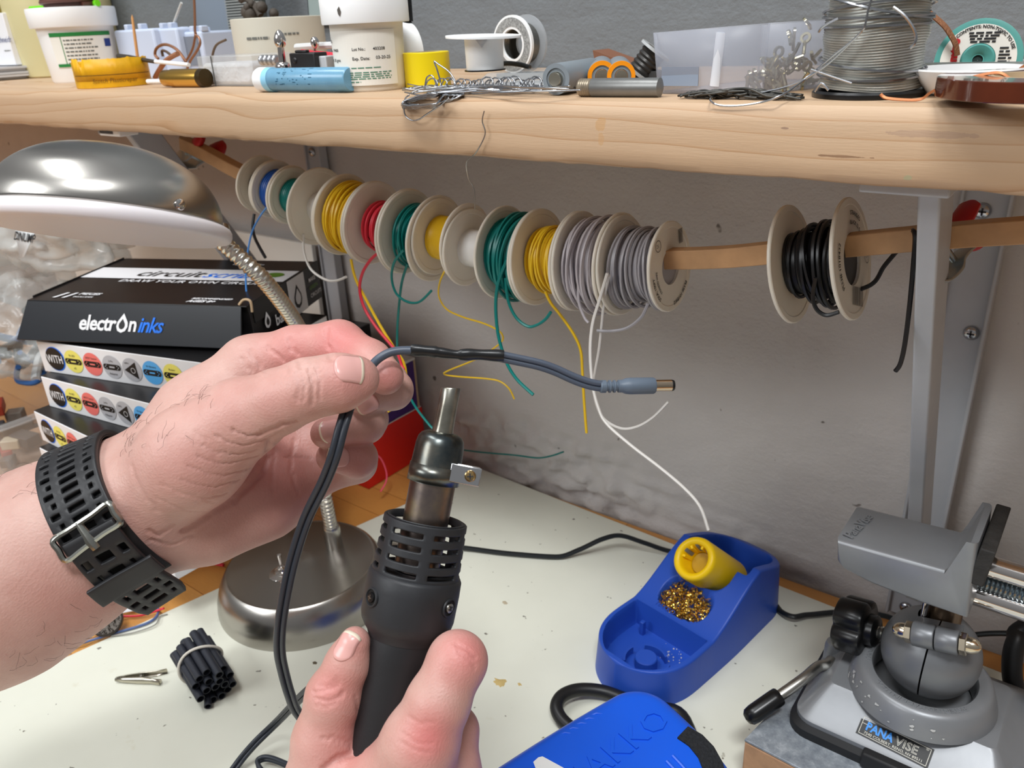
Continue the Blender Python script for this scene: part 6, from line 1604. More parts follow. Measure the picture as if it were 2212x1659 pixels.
# tangled solder bundle hanging over the edge
SOLD = mat('solder_wire', (176, 178, 182), 0.25, 1.0)
rg = rnd(17); mb = MB()
for q in range(40):
    x0, x1 = rg.uniform(868, 960), rg.uniform(1090, 1265); n = 9; pts = []
    ph = rg.uniform(0, 6); yb_ = rg.uniform(-7, 7); Y0 = rg.uniform(.362, .392)
    for i in range(n):
        t = i / (n - 1); x = lerp(x0, x1, t)
        y = lerp(206, 190, t) + yb_ * (1 - abs(2 * t - 1)) + 5 * math.sin(ph + t * 5) + (12 * (1 - t) ** 4 if q % 3 == 0 else 0)
        p = P(x, y, Y=Y0 + .012 * math.sin(ph + t * 3) + .01 * t)
        if p.y > SH_Y + .004: p.z = max(p.z, T + .0008 + rg.uniform(0, .003))
        pts.append(p)
    mb.tube(catmull(pts, 5), .00045, 5)
for q in range(16):
    a0 = rg.uniform(-.3, .3); pts = []
    for i in range(26):
        t = 2 * math.pi * i / 26; x = 935 + 66 * math.cos(t) + rg.uniform(-2, 2); y = 213 + 11 * math.sin(t) - 10 * math.cos(t) + rg.uniform(-2, 2) + q * .5
        pts.append(P(x, y, Y=.352 - .004 * math.sin(t) + q * .0004 + (.012 if math.cos(t) > .3 else 0)))
    for p in pts:
        if p.y > SH_Y + .002: p.z = max(p.z, T + .0008)
    mb.tube(catmull(pts, 2, True), .00042, 5, closed=True)
for pts in ([(952, 178), (944, 150), (938, 133), (946, 138), (970, 155), (985, 178)], [(872, 232), (876, 250), (890, 260), (905, 258), (920, 248), (950, 228), (970, 212)], [(918, 188), (922, 168), (934, 164), (944, 186)], [(884, 205), (875, 214), (880, 224), (905, 226)]):
    mb.tube(catmull([P(x, y, Y=.356) for x, y in pts], 7), .00045, 6)
for q in range(24):
    t = q / 24; p0 = P(930 + t * 250 + rg.uniform(-4, 4), 186 - t * 4, Y=.385); Rr = rg.uniform(.002, .0045); mb.tube([p0 + Vector((Rr * 1.4 * math.cos(a), .003 * math.sin(a * .7), max(-.004, Rr * math.sin(a)))) for a in [i * .6 for i in range(11)]], .00045, 5)
tag(mb.obj('solder_tangle', SOLD, angle=180), 'tangle of bright solder wire spilling over the shelf edge', 'wire')
# white empty spool and solder reel
c = sp(1050, .432); k = pk(c); ws = thing('empty_spool', 'empty white plastic spool standing on the clear blister pack', 'spool', c + Vector((0, 0, 34 * k)))
zb = T + 34 * k
mb = MB(); mb.lathe([(40 * k, 0), (41 * k, 62 * k), (36 * k, 62 * k), (36 * k, 0)], Vector((c.x, c.y, zb)), (0, 0, 1), 40, cap=False); mb.obj('core', WPL, ws)
mb = MB(); mb.lathe([(34 * k, 0), (80 * k, 0), (80.5 * k, 3 * k), (80 * k, 5 * k), (34 * k, 5 * k)], Vector((c.x, c.y, zb + 62 * k)), (.04, 0, 1), 56, cap=True); mb.obj('flange', WPL, ws)
mb = MB(); fw = curved(Vector((c.x, c.y, 0)), 41 * k, zb, tocam(c)); mb.add([fw(-16 * k, 60 * k, .001), fw(8 * k, 60 * k, .001), fw(-4 * k, 44 * k, .001)], [(0, 2, 1)]); mb.obj('notch_tab', mat('spool_white_shade', (214, 214, 216), .5), ws, solid=.0008)
mb = MB(); mb.lathe([(36 * k, 0), (44 * k, 0), (44 * k, 3 * k), (36 * k, 3 * k)], Vector((c.x, c.y, zb - 3 * k)), (0, 0, 1), 40, cap=False); mb.obj('foot_ring', BLKPL, ws)
c = sp(1128, .492); k = pk(c); R = 56 * k; ax_ = (Vector((.82, -.50, .12))).normalized(); cc_ = c + Vector((.0, 0, R + .008))
cc_ = P(1106, 96, Y=.488)
sr = thing('solder_reel', 'upright solder reel with printed ring behind the empty white spool', 'spool', Vector((cc_.x, cc_.y, T)))
mb = MB(); axr = Vector((.12, .99, 0)).normalized(); Rr = 58 * pk(cc_)
mb.lathe([(Rr * .52, 0), (Rr, 0), (Rr, .0022), (Rr * .52, .0022), (Rr * .52, 0)], cc_, axr, 56, cap=False); mb.obj('flange', WPL, sr, weld=True)
mb = MB(); mb.lathe([(Rr * .62, -.0003), (Rr * .92, -.0003)], cc_, axr, 56, cap=False); mb.obj('printed_ring', mat('ring_print', (150, 150, 148), .7, vary=.5, vscale=700), sr)
mb = MB(); mb.lathe([(Rr * .5, .0024), (Rr * .72, .0024), (Rr * .72, .014), (Rr * .5, .014)], cc_, axr, 48, cap=False); mb.obj('solder_winding', mat('solder_grey', (132, 130, 124), .3, 1.0, bump=(400, .4)), sr)
mb = MB(); mb.lathe([(Rr * .5, .0143), (Rr * 1.0, .0143), (Rr, .016), (Rr * .5, .016), (Rr * .5, .0143)], cc_, axr, 56, cap=False); mb.obj('clear_flange', mat('flange_frosted', (196, 200, 204), .3, alpha=.45), sr, weld=True)
mb = MB(); zf = cc_.z - Rr - T; mb.fbox(Vector((cc_.x - .012, cc_.y - .004, T + .0001)), (.036, 0, 0), (0, .024, 0), (0, 0, max(.001, zf - .0002))); tag(mb.obj('small_carton', mat('carton_grey', (120, 122, 124), .6)), 'low grey carton holding up the upright solder reel', 'box')
# blister pack
a_, b_ = sp(1000, .402), sp(1212, .41); bl = thing('blister_pack', 'clear blister pack lying under the empty white spool', 'pack', (a_ + b_) / 2)
mb = MB(); k = pk(a_); mb.fbox((a_.x, .402, T + .0002), (b_.x - a_.x, 0, 0), (0, .058, 0), (0, 0, .0012)); mb.obj('card', mat('pack_card', (112, 112, 112), .5, vary=.3, vscale=40), bl)
mb = MB(); mb.rings([rrect(a_.x + .002, b_.x - .002, .404, .458, .006, T + .0015), rrect(a_.x + .010, b_.x - .006, .410, .452, .006, T + 31 * k), rrect(a_.x + .012, b_.x - .008, .412, .450, .005, T + 32.5 * k)]); mb.obj('cover', mat('blister_clear', (206, 208, 208), .15, alpha=.32), bl, bevel=.0006)
shelf_wire('black cord under the solder reel', [(1085, 138), (1100, 137), (1125, 140), (1145, 146)], .0016, CORD, .46)
# batteries
def battery(label, px, py, Y, r_px, col, capcol, dirv, L=.050):
    c0 = P(px, py, Y=Y); R = max(r_px * pk(c0), c0.z - T - .0001) ; c0.z = T + R + .0003; d_ = Vector(dirv).normalized()
    b = thing('battery_cell', label, 'battery', c0 - Vector((0, 0, R)))
    mb = MB(); mb.lathe([(R * .98, .0006), (R, .0012), (R, L - .001), (R * .96, L)], c0, d_, 32); mb.obj('wrapper', col, b)
    mb = MB(); mb.lathe([(R * .7, -.0001), (R * .99, -.0001), (R, .0012), (R * .7, .0012)], c0, d_, 32, cap=False); mb.obj('end_ring', capcol, b)
    mb = MB(); mb.lathe([(.0001, -.0022), (R * .42, -.0022), (R * .46, -.0016), (R * .48, .0008), (R * .75, .0009), (R * .75, .002)], c0, d_, 28, cap=False); mb.obj('terminal', NIK, b)
BGR = mat('battery_grey', (132, 140, 146), .35); BOR = mat('battery_orange', (246, 150, 16), .35)
battery('grey battery cell right of the solder tangle', 1201, 172, .378, 18, BGR, BGR, (-.15, .98, 0), .048)
battery('orange ringed battery cell on the left of its pair', 1300, 165, .402, 19, BGR, BOR, (-.52, .85, 0), .06)
battery('orange ringed battery cell on the right of its pair', 1342, 165, .404, 19, BGR, BOR, (-.52, .85, 0), .06)
mb = MB(); mb.fbox(sp(1292, .475) + Vector((0, 0, .0002)), (.034, 0, -.0), (0, .02, 0), (-.004, 0, .018)); mb.v = [p if p.z < T + .01 else p + Vector((0, 0, -.012 * max(0, (p.x - sp(1292, .475).x) / .034))) for p in mb.v]
tag(mb.obj('orange_wedge', mat('wedge_brown', (128, 84, 60), .5)), 'brown orange wedge behind the orange ringed batteries', 'wedge')
c0 = sp(1250, .3735); k = pk(c0); R = 19 * k; c1 = sp(1425, .3775); q_ = c0 + Vector((0, 0, R)); ax_ = (c1 - c0).normalized(); L_ = (c1 - c0).length
rod = thing('metal_rod', 'worn grey metal rod lying on the shelf edge before the batteries', 'rod', (c0 + c1) / 2)
mb = MB(); mb.lathe([(R * .8, .007), (R, .0085), (R, L_), (R * .5, L_ + .001)], q_, ax_, 32); mb.obj('shaft', mat('rod_grey', (128, 128, 126), .4, .6, vary=.15, vscale=60), rod)
mb = MB(); mb.lathe([(R * .55, 0), (R * .85, .0006)] + [(R * (.98 if i % 2 else .92), .001 + i * .0006) for i in range(12)] + [(R * .8, .0085)], q_, ax_, 28); mb.obj('worn_end', mat('rod_end_rust', (150, 138, 120), .45, .6, vary=.3, vscale=200), rod, angle=12)
# tilted grey reel
c = P(1398, 134, Y=.47); axr = Vector((.55, .25, .8)).normalized(); tr = thing('grey_reel', 'tilted reel of dark wire left of the translucent drawer', 'spool', Vector((c.x, c.y, T)))
k = pk(c)
for h_ in (-.008, .008):
    mb = MB(); mb.lathe([(.006, 0), (36 * k, 0), (36 * k, .0016), (.006, .0016), (.006, 0)], c + axr * (h_ - .0008), axr, 40, cap=False); mb.obj('flange', mat('reel_frost', (176, 178, 178), .4), tr)
mb = MB(); mb.lathe([(28 * k * (1 if i % 2 else .9), -.007 + i * .0014) for i in range(11)], c, axr, 32); mb.obj('winding', mat('reel_dark', (58, 56, 54), .4, .5), tr, angle=10)
mb = MB(); mb.fbox(Vector((c.x - .006, c.y - .004, T + .0001)), (.016, 0, 0), (0, .012, 0), (0, 0, .006)); mb.obj('rest', mat('reel_dark2', (60, 60, 60), .5), tr)
# translucent drawer with fittings
DRAW = mat('frosted_drawer', (196, 200, 212), .35, alpha=.32, spec=.6)
dA, dB = sp(1408, .392), sp(1652, .392); k = pk(dB); dC = sp(1815, .47)
dr_ = thing('drawer_bin', 'frosted translucent drawer full of metal terminals left of the big solder spool', 'drawer', (dA + dB) / 2)
zt = [(195 - y) * pk(p) for y, p in ((68, dA), (38, dB))]
Hd = 122 * pk(dA)
base = [Vector((dA.x + .003, .394, T)), Vector((dB.x - .002, .394, T)), Vector((dB.x + .026, .470, T)), Vector((dA.x + .025, .470, T))]
topr = [Vector((dA.x + .001, .391, T + Hd)), Vector((dB.x, .391, T + Hd * 1.08)), Vector((dB.x + .030, .474, T + Hd * 1.08)), Vector((dA.x + .024, .474, T + Hd))]
for q in range(4):
    a, b, c_, d = base[q], base[(q + 1) % 4], topr[(q + 1) % 4], topr[q]
    mb = MB(); mb.add([a, b, c_, d], [(0, 1, 2, 3)]); mb.obj('side_panel', DRAW, dr_, solid=.0014, soff=0)
mb = MB(); mb.add([p + Vector((0, 0, .0008)) for p in base], [(0, 1, 2, 3)]); mb.obj('bottom', DRAW, dr_, solid=.001)
mb = MB(); a = lerp(base[0], base[1], .56) + Vector((0, -.0012, .004)); b = lerp(base[0], base[1], .60) + Vector((0, -.0018, .028)); mb.tube([a, b], .0011, 8, sx=2.2, up=(0, 1, 0)); mb.obj('moulded_rib', mat('rib_frost', (222, 224, 230), .35), dr_)
mb = MB(); mb.fbox(base[0] + Vector((.002, -.0016, .004)), (.020, 0, 0), (0, .0006, 0), (0, 0, .009)); mb.obj('grey_label', mat('drawer_label', (140, 152, 170), .5), dr_)
TERM = mat('terminal_metal', (196, 188, 160), .22, 1.0)
mb = MB(); mb.tube(catmull([Vector((-.004, 0, 0)), Vector((0, 0, .0005)), Vector((.003, 0, .0005))], 3), .0009, 6)
mb.lathe([(.0016, 0), (.0028, 0), (.0028, .0012), (.0016, .0012), (.0016, 0)], (.0045, 0, 0), (0, .3, 1), 12, cap=False)
proto = mb.obj('wire_terminal', TERM); rg = rnd(31); first = True
for q in range(46):
    o = proto if first else proto.copy()
    if not first: COL.objects.link(o)
    first = False
    t = rg.random(); x = lerp(dA.x + .035, dB.x + .012, .30 + .66 * t); hmax = .004 + .024 * max(0, 1 - abs(t - .62) / .45)
    o.location = (x, rg.uniform(.402, .445), T + .003 + rg.random() * hmax); o.rotation_euler = (rg.uniform(0, 6), rg.uniform(0, 6), rg.uniform(0, 6))
    tag(o, 'small shiny metal terminal heaped inside the frosted drawer', 'terminal', 'metal terminals in the frosted drawer')
# dark wire clump before the drawer
mb = MB(); rg = rnd(23)
for q in range(26):
    x0, x1 = rg.uniform(1462, 1530), rg.uniform(1580, 1740); pts = []
    for i in range(6):
        t = i / 5; p = P(lerp(x0, x1, t), 198, Y=.372 + rg.uniform(-.003, .006)); p.z = T + .0007 + rg.uniform(0, .0045) * (1 - abs(2 * t - 1) * .6); pts.append(p)
    mb.tube(catmull(pts, 4), .0006, 5)
tag(mb.obj('wire_clump', mat('clump_dark', (84, 82, 78), .4, .7), angle=180), 'dark clump of thin wires lying before the frosted drawer', 'wire')
# big solder spool
c = sp(1874, .398); k = pk(c); bs = thing('solder_spool', 'big spool of shiny solder wire standing on a black flange', 'spool', c)
R = 106 * k
mb = MB(); mb.lathe([(R * 1.06, 0), (R * 1.08, .0004), (R * 1.08, .0020), (R * 1.04, .0030), (R * .4, .0030)], c, (0, 0, 1), 64); mb.obj('flange', BLKPL, bs)
mb = MB(); pts = []; prof = []; rg = rnd(2); n = 74; top = .080
for i in range(n * 2 + 1):
    z = .0032 + (top - .0032) * i / (n * 2); wob = .0007 * noise.noise(Vector((z * 160, 1, 0)))
    prof.append((R * (.965 if i % 2 else .925) + wob + .0005 * math.sin(z * 300), z))
vs = []; 
seg = 72; rr = []
for r, z in prof:
    rr.append([c + Vector(((r + .0005 * noise.noise(Vector((math.cos(t) * 2, math.sin(t) * 2, z * 220)))) * math.cos(t), (r + .0005 * noise.noise(Vector((math.cos(t) * 2, math.sin(t) * 2, z * 220)))) * math.sin(t), z + .0008 * math.sin(t * 2 + z * 90))) for t in [2 * math.pi * i / seg for i in range(seg)]])
mb.rings(rr); mb.obj('solder_winding', mat('solder_bright', (214, 214, 210), .34, .92), bs, angle=14)
for q in range(14):
    mb = MB(); z = rg.uniform(.008, .072); ph = rg.uniform(0, 6); sl = rg.uniform(-.006, .006); mb.tube([c + Vector(((R * .985 + .0005) * math.cos(t), (R * .985 + .0005) * math.sin(t), z + sl * math.sin(t + ph))) for t in [2 * math.pi * i / 60 for i in range(60)]], .0006, 5, closed=True); mb.obj('loose_turn', SOLD, bs)
for pts, r in (([(1885, -10), (1876, 20), (1860, 70), (1800, 120), (1740, 170), (1690, 205), (1640, 222), (1585, 229), (1548, 226), (1534, 215), (1545, 208)], .00045), ([(1868, 60), (1830, 100), (1780, 145), (1730, 175), (1690, 190), (1620, 205)], .00045), ([(1752, 150), (1790, 163), (1840, 180)], .00045), ([(1930, 15), (1955, 35), (1975, 65), (1978, 90), (1966, 105)], .0006), ([(1768, 70), (1775, 60), (1790, 50), (1810, 40)], .0005), ([(1790, 195), (1774, 180), (1760, 198)], .0006)):
    mb = MB(); n_ = len(pts); mb.tube(catmull([P(x, y, Y=.372 - (.012 if 5 <= i <= 9 and n_ > 8 else 0)) for i, (x, y) in enumerate(pts)], 8), r, 6); mb.obj('solder_strand', SOLD, bs)
# glass tray, dish, braid spool, amber tape
gtr = thing('glass_tray', 'low clear tray behind the white dish on the right', 'tray', sp(2080, .452))
a_, b_ = sp(1968, .440), sp(2216, .440); k = pk(a_)
for q, (o_, x_, z_) in enumerate(((Vector((a_.x, .440, T + .0002)), (b_.x - a_.x, 0, 0), (0, 0, 42 * k)), (Vector((a_.x, .480, T + .0002)), (b_.x - a_.x, 0, 0), (0, 0, 42 * k)))):
    mb = MB(); mb.fbox(o_, x_, (0, .0016, 0), z_); mb.obj('side', mat('tray_clear', (210, 216, 216), .12, alpha=.30), gtr, bevel=.0005)
mb = MB(); mb.fbox((a_.x, .440, T + 42 * k), (b_.x - a_.x, 0, 0), (0, .0022, 0), (0, 0, .0016)); mb.obj('rim', mat('tray_rim', (150, 158, 156), .15, alpha=.8), gtr)
c = sp(2085, .404); k = pk(c); mb = MB(); Rd = 112 * k; mb.lathe([(Rd * .50, 0), (Rd * .72, .002), (Rd * .96, .0088), (Rd, .0105), (Rd * .98, .0112), (Rd * .94, .0102), (Rd * .7, .0045), (.0001, .0035)], c, (0, 0, 1), 64); tag(mb.obj('white_dish', mat('porcelain', (238, 236, 234), .3)), 'shallow white dish behind the amber tape roll', 'dish')
TEAL = mat('spool_teal', (88, 160, 152), .4)
c = P(2112, 132, Y=.462); k = pk(c); R = 84 * k; axd = (Vector((.10, -1, .22))).normalized(); dsp = thing('braid_spool', 'teal spool of desoldering braid with round white label', 'spool', Vector((c.x, c.y, T)))
mb = MB(); mb.lathe([(R * .18, 0), (R * .97, 0), (R, .0008), (R, .003), (R * .9, .0034), (R * .18, .0034), (R * .18, 0)], c, axd, 56, cap=False); mb.obj('flange', TEAL, dsp, weld=True)
mb = MB(); mb.lathe([(R * .38, -.004), (R * .92, -.004), (R * .92, -.0042), (R * .38, -.0042)][::-1], c, axd, 48, cap=False)
x, y, a = frame_from_axis(axd, (0, 0, 1)); 
fn = lambda u, v, w=0: c + x * u + y * v + a * (.0036 + w)
mb = MB(); add_disc(mb, fn, 0, 0, R * .86, 0, 48, r0=R * .40)
arc = lambda t0, kk: (lambda u, v, w=0: fn((R * kk + v) * math.sin(t0 + u / (R * kk)), (R * kk + v) * math.cos(t0 + u / (R * kk)), .0003))
add_text(mb, 'CONTENTS: NON-TOXIC TO USE', .0019, arc(-.80, .76), bold=.00006, m=1)
rg = rnd(3)
for q in range(4): greek(mb, lambda u, v, w=0: fn(u, v, .0003), -R * (.30 - q * .02), R * (.62 - q * .07), R * (.42 - q * .03), .0008, 1, rg)
for q in range(7): greek(mb, lambda u, v, w=0: fn(u, v, .0003), R * .45, R * (.25 - q * .08), R * (.74 - abs(q - 3) * .03), .0008, 1, rg)
gt = lambda u, v, w=0: fn(-R * .48 - v, -R * .42 + u, .0003)
add_text(mb, 'chemtro', .0050, gt, .0, .0, bold=.0003, m=2)
mb.obj('label', [LABW, INK, mat('label_red', (196, 40, 44), .5)], dsp, smooth=False)
mb = MB(); mb.lathe([(R * .12, .0034), (R * .36, .0036), (R * .38, .0046), (R * .34, .0052), (R * .2, .0044), (R * .12, .003)], c, axd, 40, cap=False); mb.obj('hub', TEAL, dsp)
mb = MB(); mb.lathe([(.0001, .0026), (R * .13, .0026)], c, axd, 24, cap=False); mb.obj('hub_hole', mat('hub_dark', (30, 52, 50), .6), dsp)
mb = MB(); zf = c.z - R * .98 - T
if zf > .0006: mb.fbox(Vector((c.x - .014, c.y - .004, T + .0001)), (.028, 0, 0), (0, .012, 0), (0, 0, zf)); tag(mb.obj('spool_rest', mat('rest_grey', (140, 140, 140), .6)), 'low grey rest under the teal braid spool', 'rest')
BRAID = mat('copper_braid', (138, 92, 62), .5, .4, bump=(900, .6, .001))
def braid(label, pts, Y, w, seed, m=None, Y1=None):
    n = len(pts); c_ = catmull([P(x, y, Y=lerp(Y, Y1 or Y, i / (n - 1))) for i, (x, y) in enumerate(pts)], 6); mb = MB(); rr = []
    for i, p in enumerate(c_):
        t = (c_[min(i + 1, len(c_) - 1)] - c_[max(0, i - 1)]).normalized(); s_ = t.cross(CF).normalized(); rr.append([p + s_ * w + CF * .0004, p - s_ * w + CF * .0004, p - s_ * w - CF * .0004, p + s_ * w - CF * .0004])
    mb.rings(rr); return tag(mb.obj('copper_braid', m or BRAID), label, 'braid')
braid('stiff brown braid end rising from the teal spool', [(2000, 22), (2018, 36), (2040, 56), (2054, 76), (2064, 96), (2068, 120)], .455, .0012, 1)
braid('thin copper braid looping over the amber tape roll', [(2180, 170), (2160, 158), (2130, 160), (2080, 172), (2040, 185), (2010, 200), (1990, 214), (1960, 216), (1915, 212), (1902, 203)], .371, .0005, 2, mat('copper_bright2', (190, 120, 76), .45, .4))
braid('copper braid tail at the right edge above the amber tape', [(2240, 130), (2212, 146), (2195, 160)], .40, .0011, 3, mat('copper_bright2', (190, 120, 76), .45, .4))
c = sp(2165, .378); c = Vector((SX(2150, .372, T) + .002, .385, T + .0032)); k = pk(c); R = 136 * k
am = thing('amber_tape', 'roll of amber polyimide tape overhanging the right shelf edge', 'tape', c)
Ra = .036; ca = Vector((SX(2018, .372, T) + Ra * .98, .376, T + .0030))
mb = MB(); hA = .0072; mb.lathe([(Ra * .5, 0), (Ra - .0003, 0), (Ra, .0003), (Ra, hA - .0003), (Ra - .0003, hA), (Ra * .5, hA), (Ra * .5, 0)], ca, (0, 0, 1), 72, cap=False); mb.obj('tape', mat('amber_film', (84, 34, 12), .15, vary=.2, vscale=40, coat=.5), am, weld=True)
mb = MB(); mb.lathe([(Ra * .46, 0), (Ra * .5, 0), (Ra * .5, hA), (Ra * .46, hA), (Ra * .46, 0)], ca, (0, 0, 1), 48, cap=False); mb.obj('core', CARD, am, weld=True)
mb = MB(); mb.fbox((ca.x + .0, .345, T + .0004), (.07, 0, 0), (0, .06, 0), (0, 0, .0026)); tag(mb.obj('pale_plate', mat('plate_pale', (222, 206, 160), .5), bevel=.0006), 'thin pale yellow plate under the amber tape roll', 'plate')
# cup hook bits under the board at left
mb = MB(); q_ = P(228, 283, Y=.37); mb.fbox(Vector((q_.x - .016, .372, SH_B - .0062)), (.034, 0, 0), (0, .018, 0), (0, 0, .006)); tag(mb.obj('white_clip', WPL, bevel=.001), 'small white clip under the shelf above the lamp shade', 'clip')
# ================================================================== hands: one continuous skin each
class Body:
    """smooth union of tapered limbs; chains blend along their length, fingers stay apart"""
    def __init__(s): s.core = []; s.fingers = []
    @staticmethod
    def cone(p, a, b, r1, r2):
        ba = b - a; l2 = float(ba @ ba); pa = p - a
        t = np.clip((pa @ ba) / l2, 0, 1)
        # quadratic-free tapered capsule
        d = np.linalg.norm(pa - t[:, None] * ba, axis=1)
        return d - (r1 + (r2 - r1) * t)
    @staticmethod
    def smin(a, b, k):
        h = np.clip(0.5 + 0.5 * (b - a) / k, 0, 1)
        return b * (1 - h) + a * h - k * h * (1 - h)
    def __call__(s, p):
        core = None
        for (a, b, r1, r2, k) in s.core:
            d = s.cone(p, a, b, r1, r2); core = d if core is None else s.smin(core, d, k)
        out = core
        for fi in s.fingers:
            segs = [s.cone(p, *q) for q in fi['segs']]
            nb = fi.get('nb', 1)
            base = core
            for q in segs[:nb]: base = s.smin(base, q, fi['k'])
            ch = segs[0]
            for q in segs[1:]: ch = s.smin(ch, q, fi.get('kc', .004))
            fd = s.smin(base, ch, .0012)
            out = s.smin(out, fd, fi.get('ko', .0016))
        return out
def W(px, py, d): return np.array(P(px, py, d=d))
def rW(r, d): return r * d / F_PX
def chain(pts): return [(W(*a[:3]), W(*b[:3]), rW(a[3], a[2]), rW(b[3], b[2])) for a, b in zip(pts, pts[1:])]
def surface_nets(f, lo, hi, h):
    lo = np.array(lo); n = np.ceil((np.array(hi) - lo) / h / 8).astype(int) * 8 + 1
    B = 8; nb = (n - 1) // B
    val = np.full(n, 1.0, np.float32)
    g = np.stack(np.meshgrid(*[np.arange(k) for k in nb], indexing='ij'), -1).reshape(-1, 3)
    cd = f(lo + (g * B + B / 2) * h)
    act = np.abs(cd) < B * h * 0.9 + .004
    loc = np.stack(np.meshgrid(*[np.arange(B + 1)] * 3, indexing='ij'), -1).reshape(-1, 3)
    for q, c in zip(g[~act], cd[~act]):
        if c < 0: val[q[0] * B:q[0] * B + B + 1, q[1] * B:q[1] * B + B + 1, q[2] * B:q[2] * B + B + 1] = -1
    idx = (g[act][:, None, :] * B + loc[None]).reshape(-1, 3)
    v = np.empty(len(idx), np.float32)
    for i in range(0, len(idx), 400000): v[i:i + 400000] = f(lo + idx[i:i + 400000] * h)
    val[idx[:, 0], idx[:, 1], idx[:, 2]] = v
    ins = val < 0
    corners = [(i, j, k) for i in (0, 1) for j in (0, 1) for k in (0, 1)]
    m = n - 1
    sl = lambda a, c: a[c[0]:c[0] + m[0], c[1]:c[1] + m[1], c[2]:c[2] + m[2]]
    cnt = sum(sl(ins, c).astype(np.int8) for c in corners)
    cell = (cnt > 0) & (cnt < 8)
    ci = np.argwhere(cell); vid = np.full(m, -1, np.int64); vid[cell] = np.arange(len(ci))
    acc = np.zeros((len(ci), 3)); num = np.zeros(len(ci))
    for a in corners:
        for ax in range(3):
            if a[ax]: continue
            b = list(a); b[ax] = 1
            va = val[ci[:, 0] + a[0], ci[:, 1] + a[1], ci[:, 2] + a[2]]; vb = val[ci[:, 0] + b[0], ci[:, 1] + b[1], ci[:, 2] + b[2]]
            x = (va < 0) != (vb < 0); t = np.where(x, va / np.where(x, va - vb, 1), 0)
            p = np.array(a, float)[None] + t[:, None] * (np.array(b) - np.array(a))[None]
            acc += np.where(x[:, None], p, 0); num += x
    V = lo + (ci + acc / num[:, None]) * h
    F = []
    for ax in range(3):
        u, w = (ax + 1) % 3, (ax + 2) % 3
        a = [slice(None)] * 3; b = [slice(None)] * 3; a[ax] = slice(0, -1); b[ax] = slice(1, None)
        s0, s1 = ins[tuple(a)], ins[tuple(b)]
        e = np.argwhere(s0 != s1); e = e[(e[:, u] > 0) & (e[:, w] > 0) & (e[:, u] < m[u]) & (e[:, w] < m[w])]
        q = []
        for du, dw in ((-1, -1), (0, -1), (0, 0), (-1, 0)):
            k = e.copy(); k[:, u] += du; k[:, w] += dw; q.append(vid[k[:, 0], k[:, 1], k[:, 2]])
        q = np.stack(q, 1); fl = ~s0[e[:, 0], e[:, 1], e[:, 2]]
        q[fl] = q[fl][:, ::-1]; F.append(q)
    F = np.concatenate(F); F = F[(F >= 0).all(1)]
    # settle on the surface
    for _ in range(3):
        d = f(V); e = 2e-4
        G = np.stack([f(V + np.eye(3)[i] * e) - d for i in range(3)], 1) / e
        V = V - (d / np.maximum((G * G).sum(1), .2))[:, None] * G * .9
    # light relaxation
    E = np.concatenate([F[:, [0, 1]], F[:, [1, 2]], F[:, [2, 3]], F[:, [3, 0]]])
    for lam in (.5, -.52, .5, -.52):
        s = np.zeros_like(V); c = np.zeros(len(V)); np.add.at(s, E[:, 0], V[E[:, 1]]); np.add.at(s, E[:, 1], V[E[:, 0]]); np.add.at(c, E[:, 0], 1); np.add.at(c, E[:, 1], 1)
        V = V + lam * (s / np.maximum(c, 1)[:, None] - V)
    return V, F
def normals(V, F):
    fn = np.cross(V[F[:, 2]] - V[F[:, 0]], V[F[:, 3]] - V[F[:, 1]]); N = np.zeros_like(V)
    for i in range(4): np.add.at(N, F[:, i], fn)
    return N / np.maximum(np.linalg.norm(N, axis=1), 1e-12)[:, None]
def to_px(V):
    c = (V - CAM) @ RC; return c[:, 0] / c[:, 2] * F_PX + CX, c[:, 1] / c[:, 2] * F_PX + CY, c[:, 2]
def crease(V, N, lines):
    """press fine skin folds into the surface along lines found on it"""
    x, y, z = to_px(V); face = ((V - CAM) * N).sum(1) < 0
    off = np.zeros(len(V))
    for pts, depth_, width in lines:
        pl = []
        P2 = [np.array(p, float) for p in pts]
        c = catmull([Vector((p[0], p[1], 0)) for p in P2], 8)
        for q in c:
            near = face & (np.abs(x - q.x) < 5) & (np.abs(y - q.y) < 5)
            if near.any():
                i = np.where(near)[0]; pl.append(V[i[np.argmin(z[i])]])
        if len(pl) < 2: continue
        pl = np.array(pl); lo, hi = pl.min(0) - .004, pl.max(0) + .004
        k = np.where(((V > lo) & (V < hi)).all(1))[0]
        d = np.full(len(k), 1.0)
        for a, b in zip(pl, pl[1:]):
            ab = b - a; l2 = max(1e-12, ab @ ab)
            if l2 > .006 ** 2: continue
            t = np.clip(((V[k] - a) @ ab) / l2, 0, 1); d = np.minimum(d, np.linalg.norm(V[k] - a - t[:, None] * ab, axis=1))
        off[k] = np.minimum(off[k], -depth_ * np.exp(-(d / width) ** 2) + depth_ * .22 * np.exp(-((d - 2.2 * width) / width) ** 2) * (d > width))
    return V + N * off[:, None]
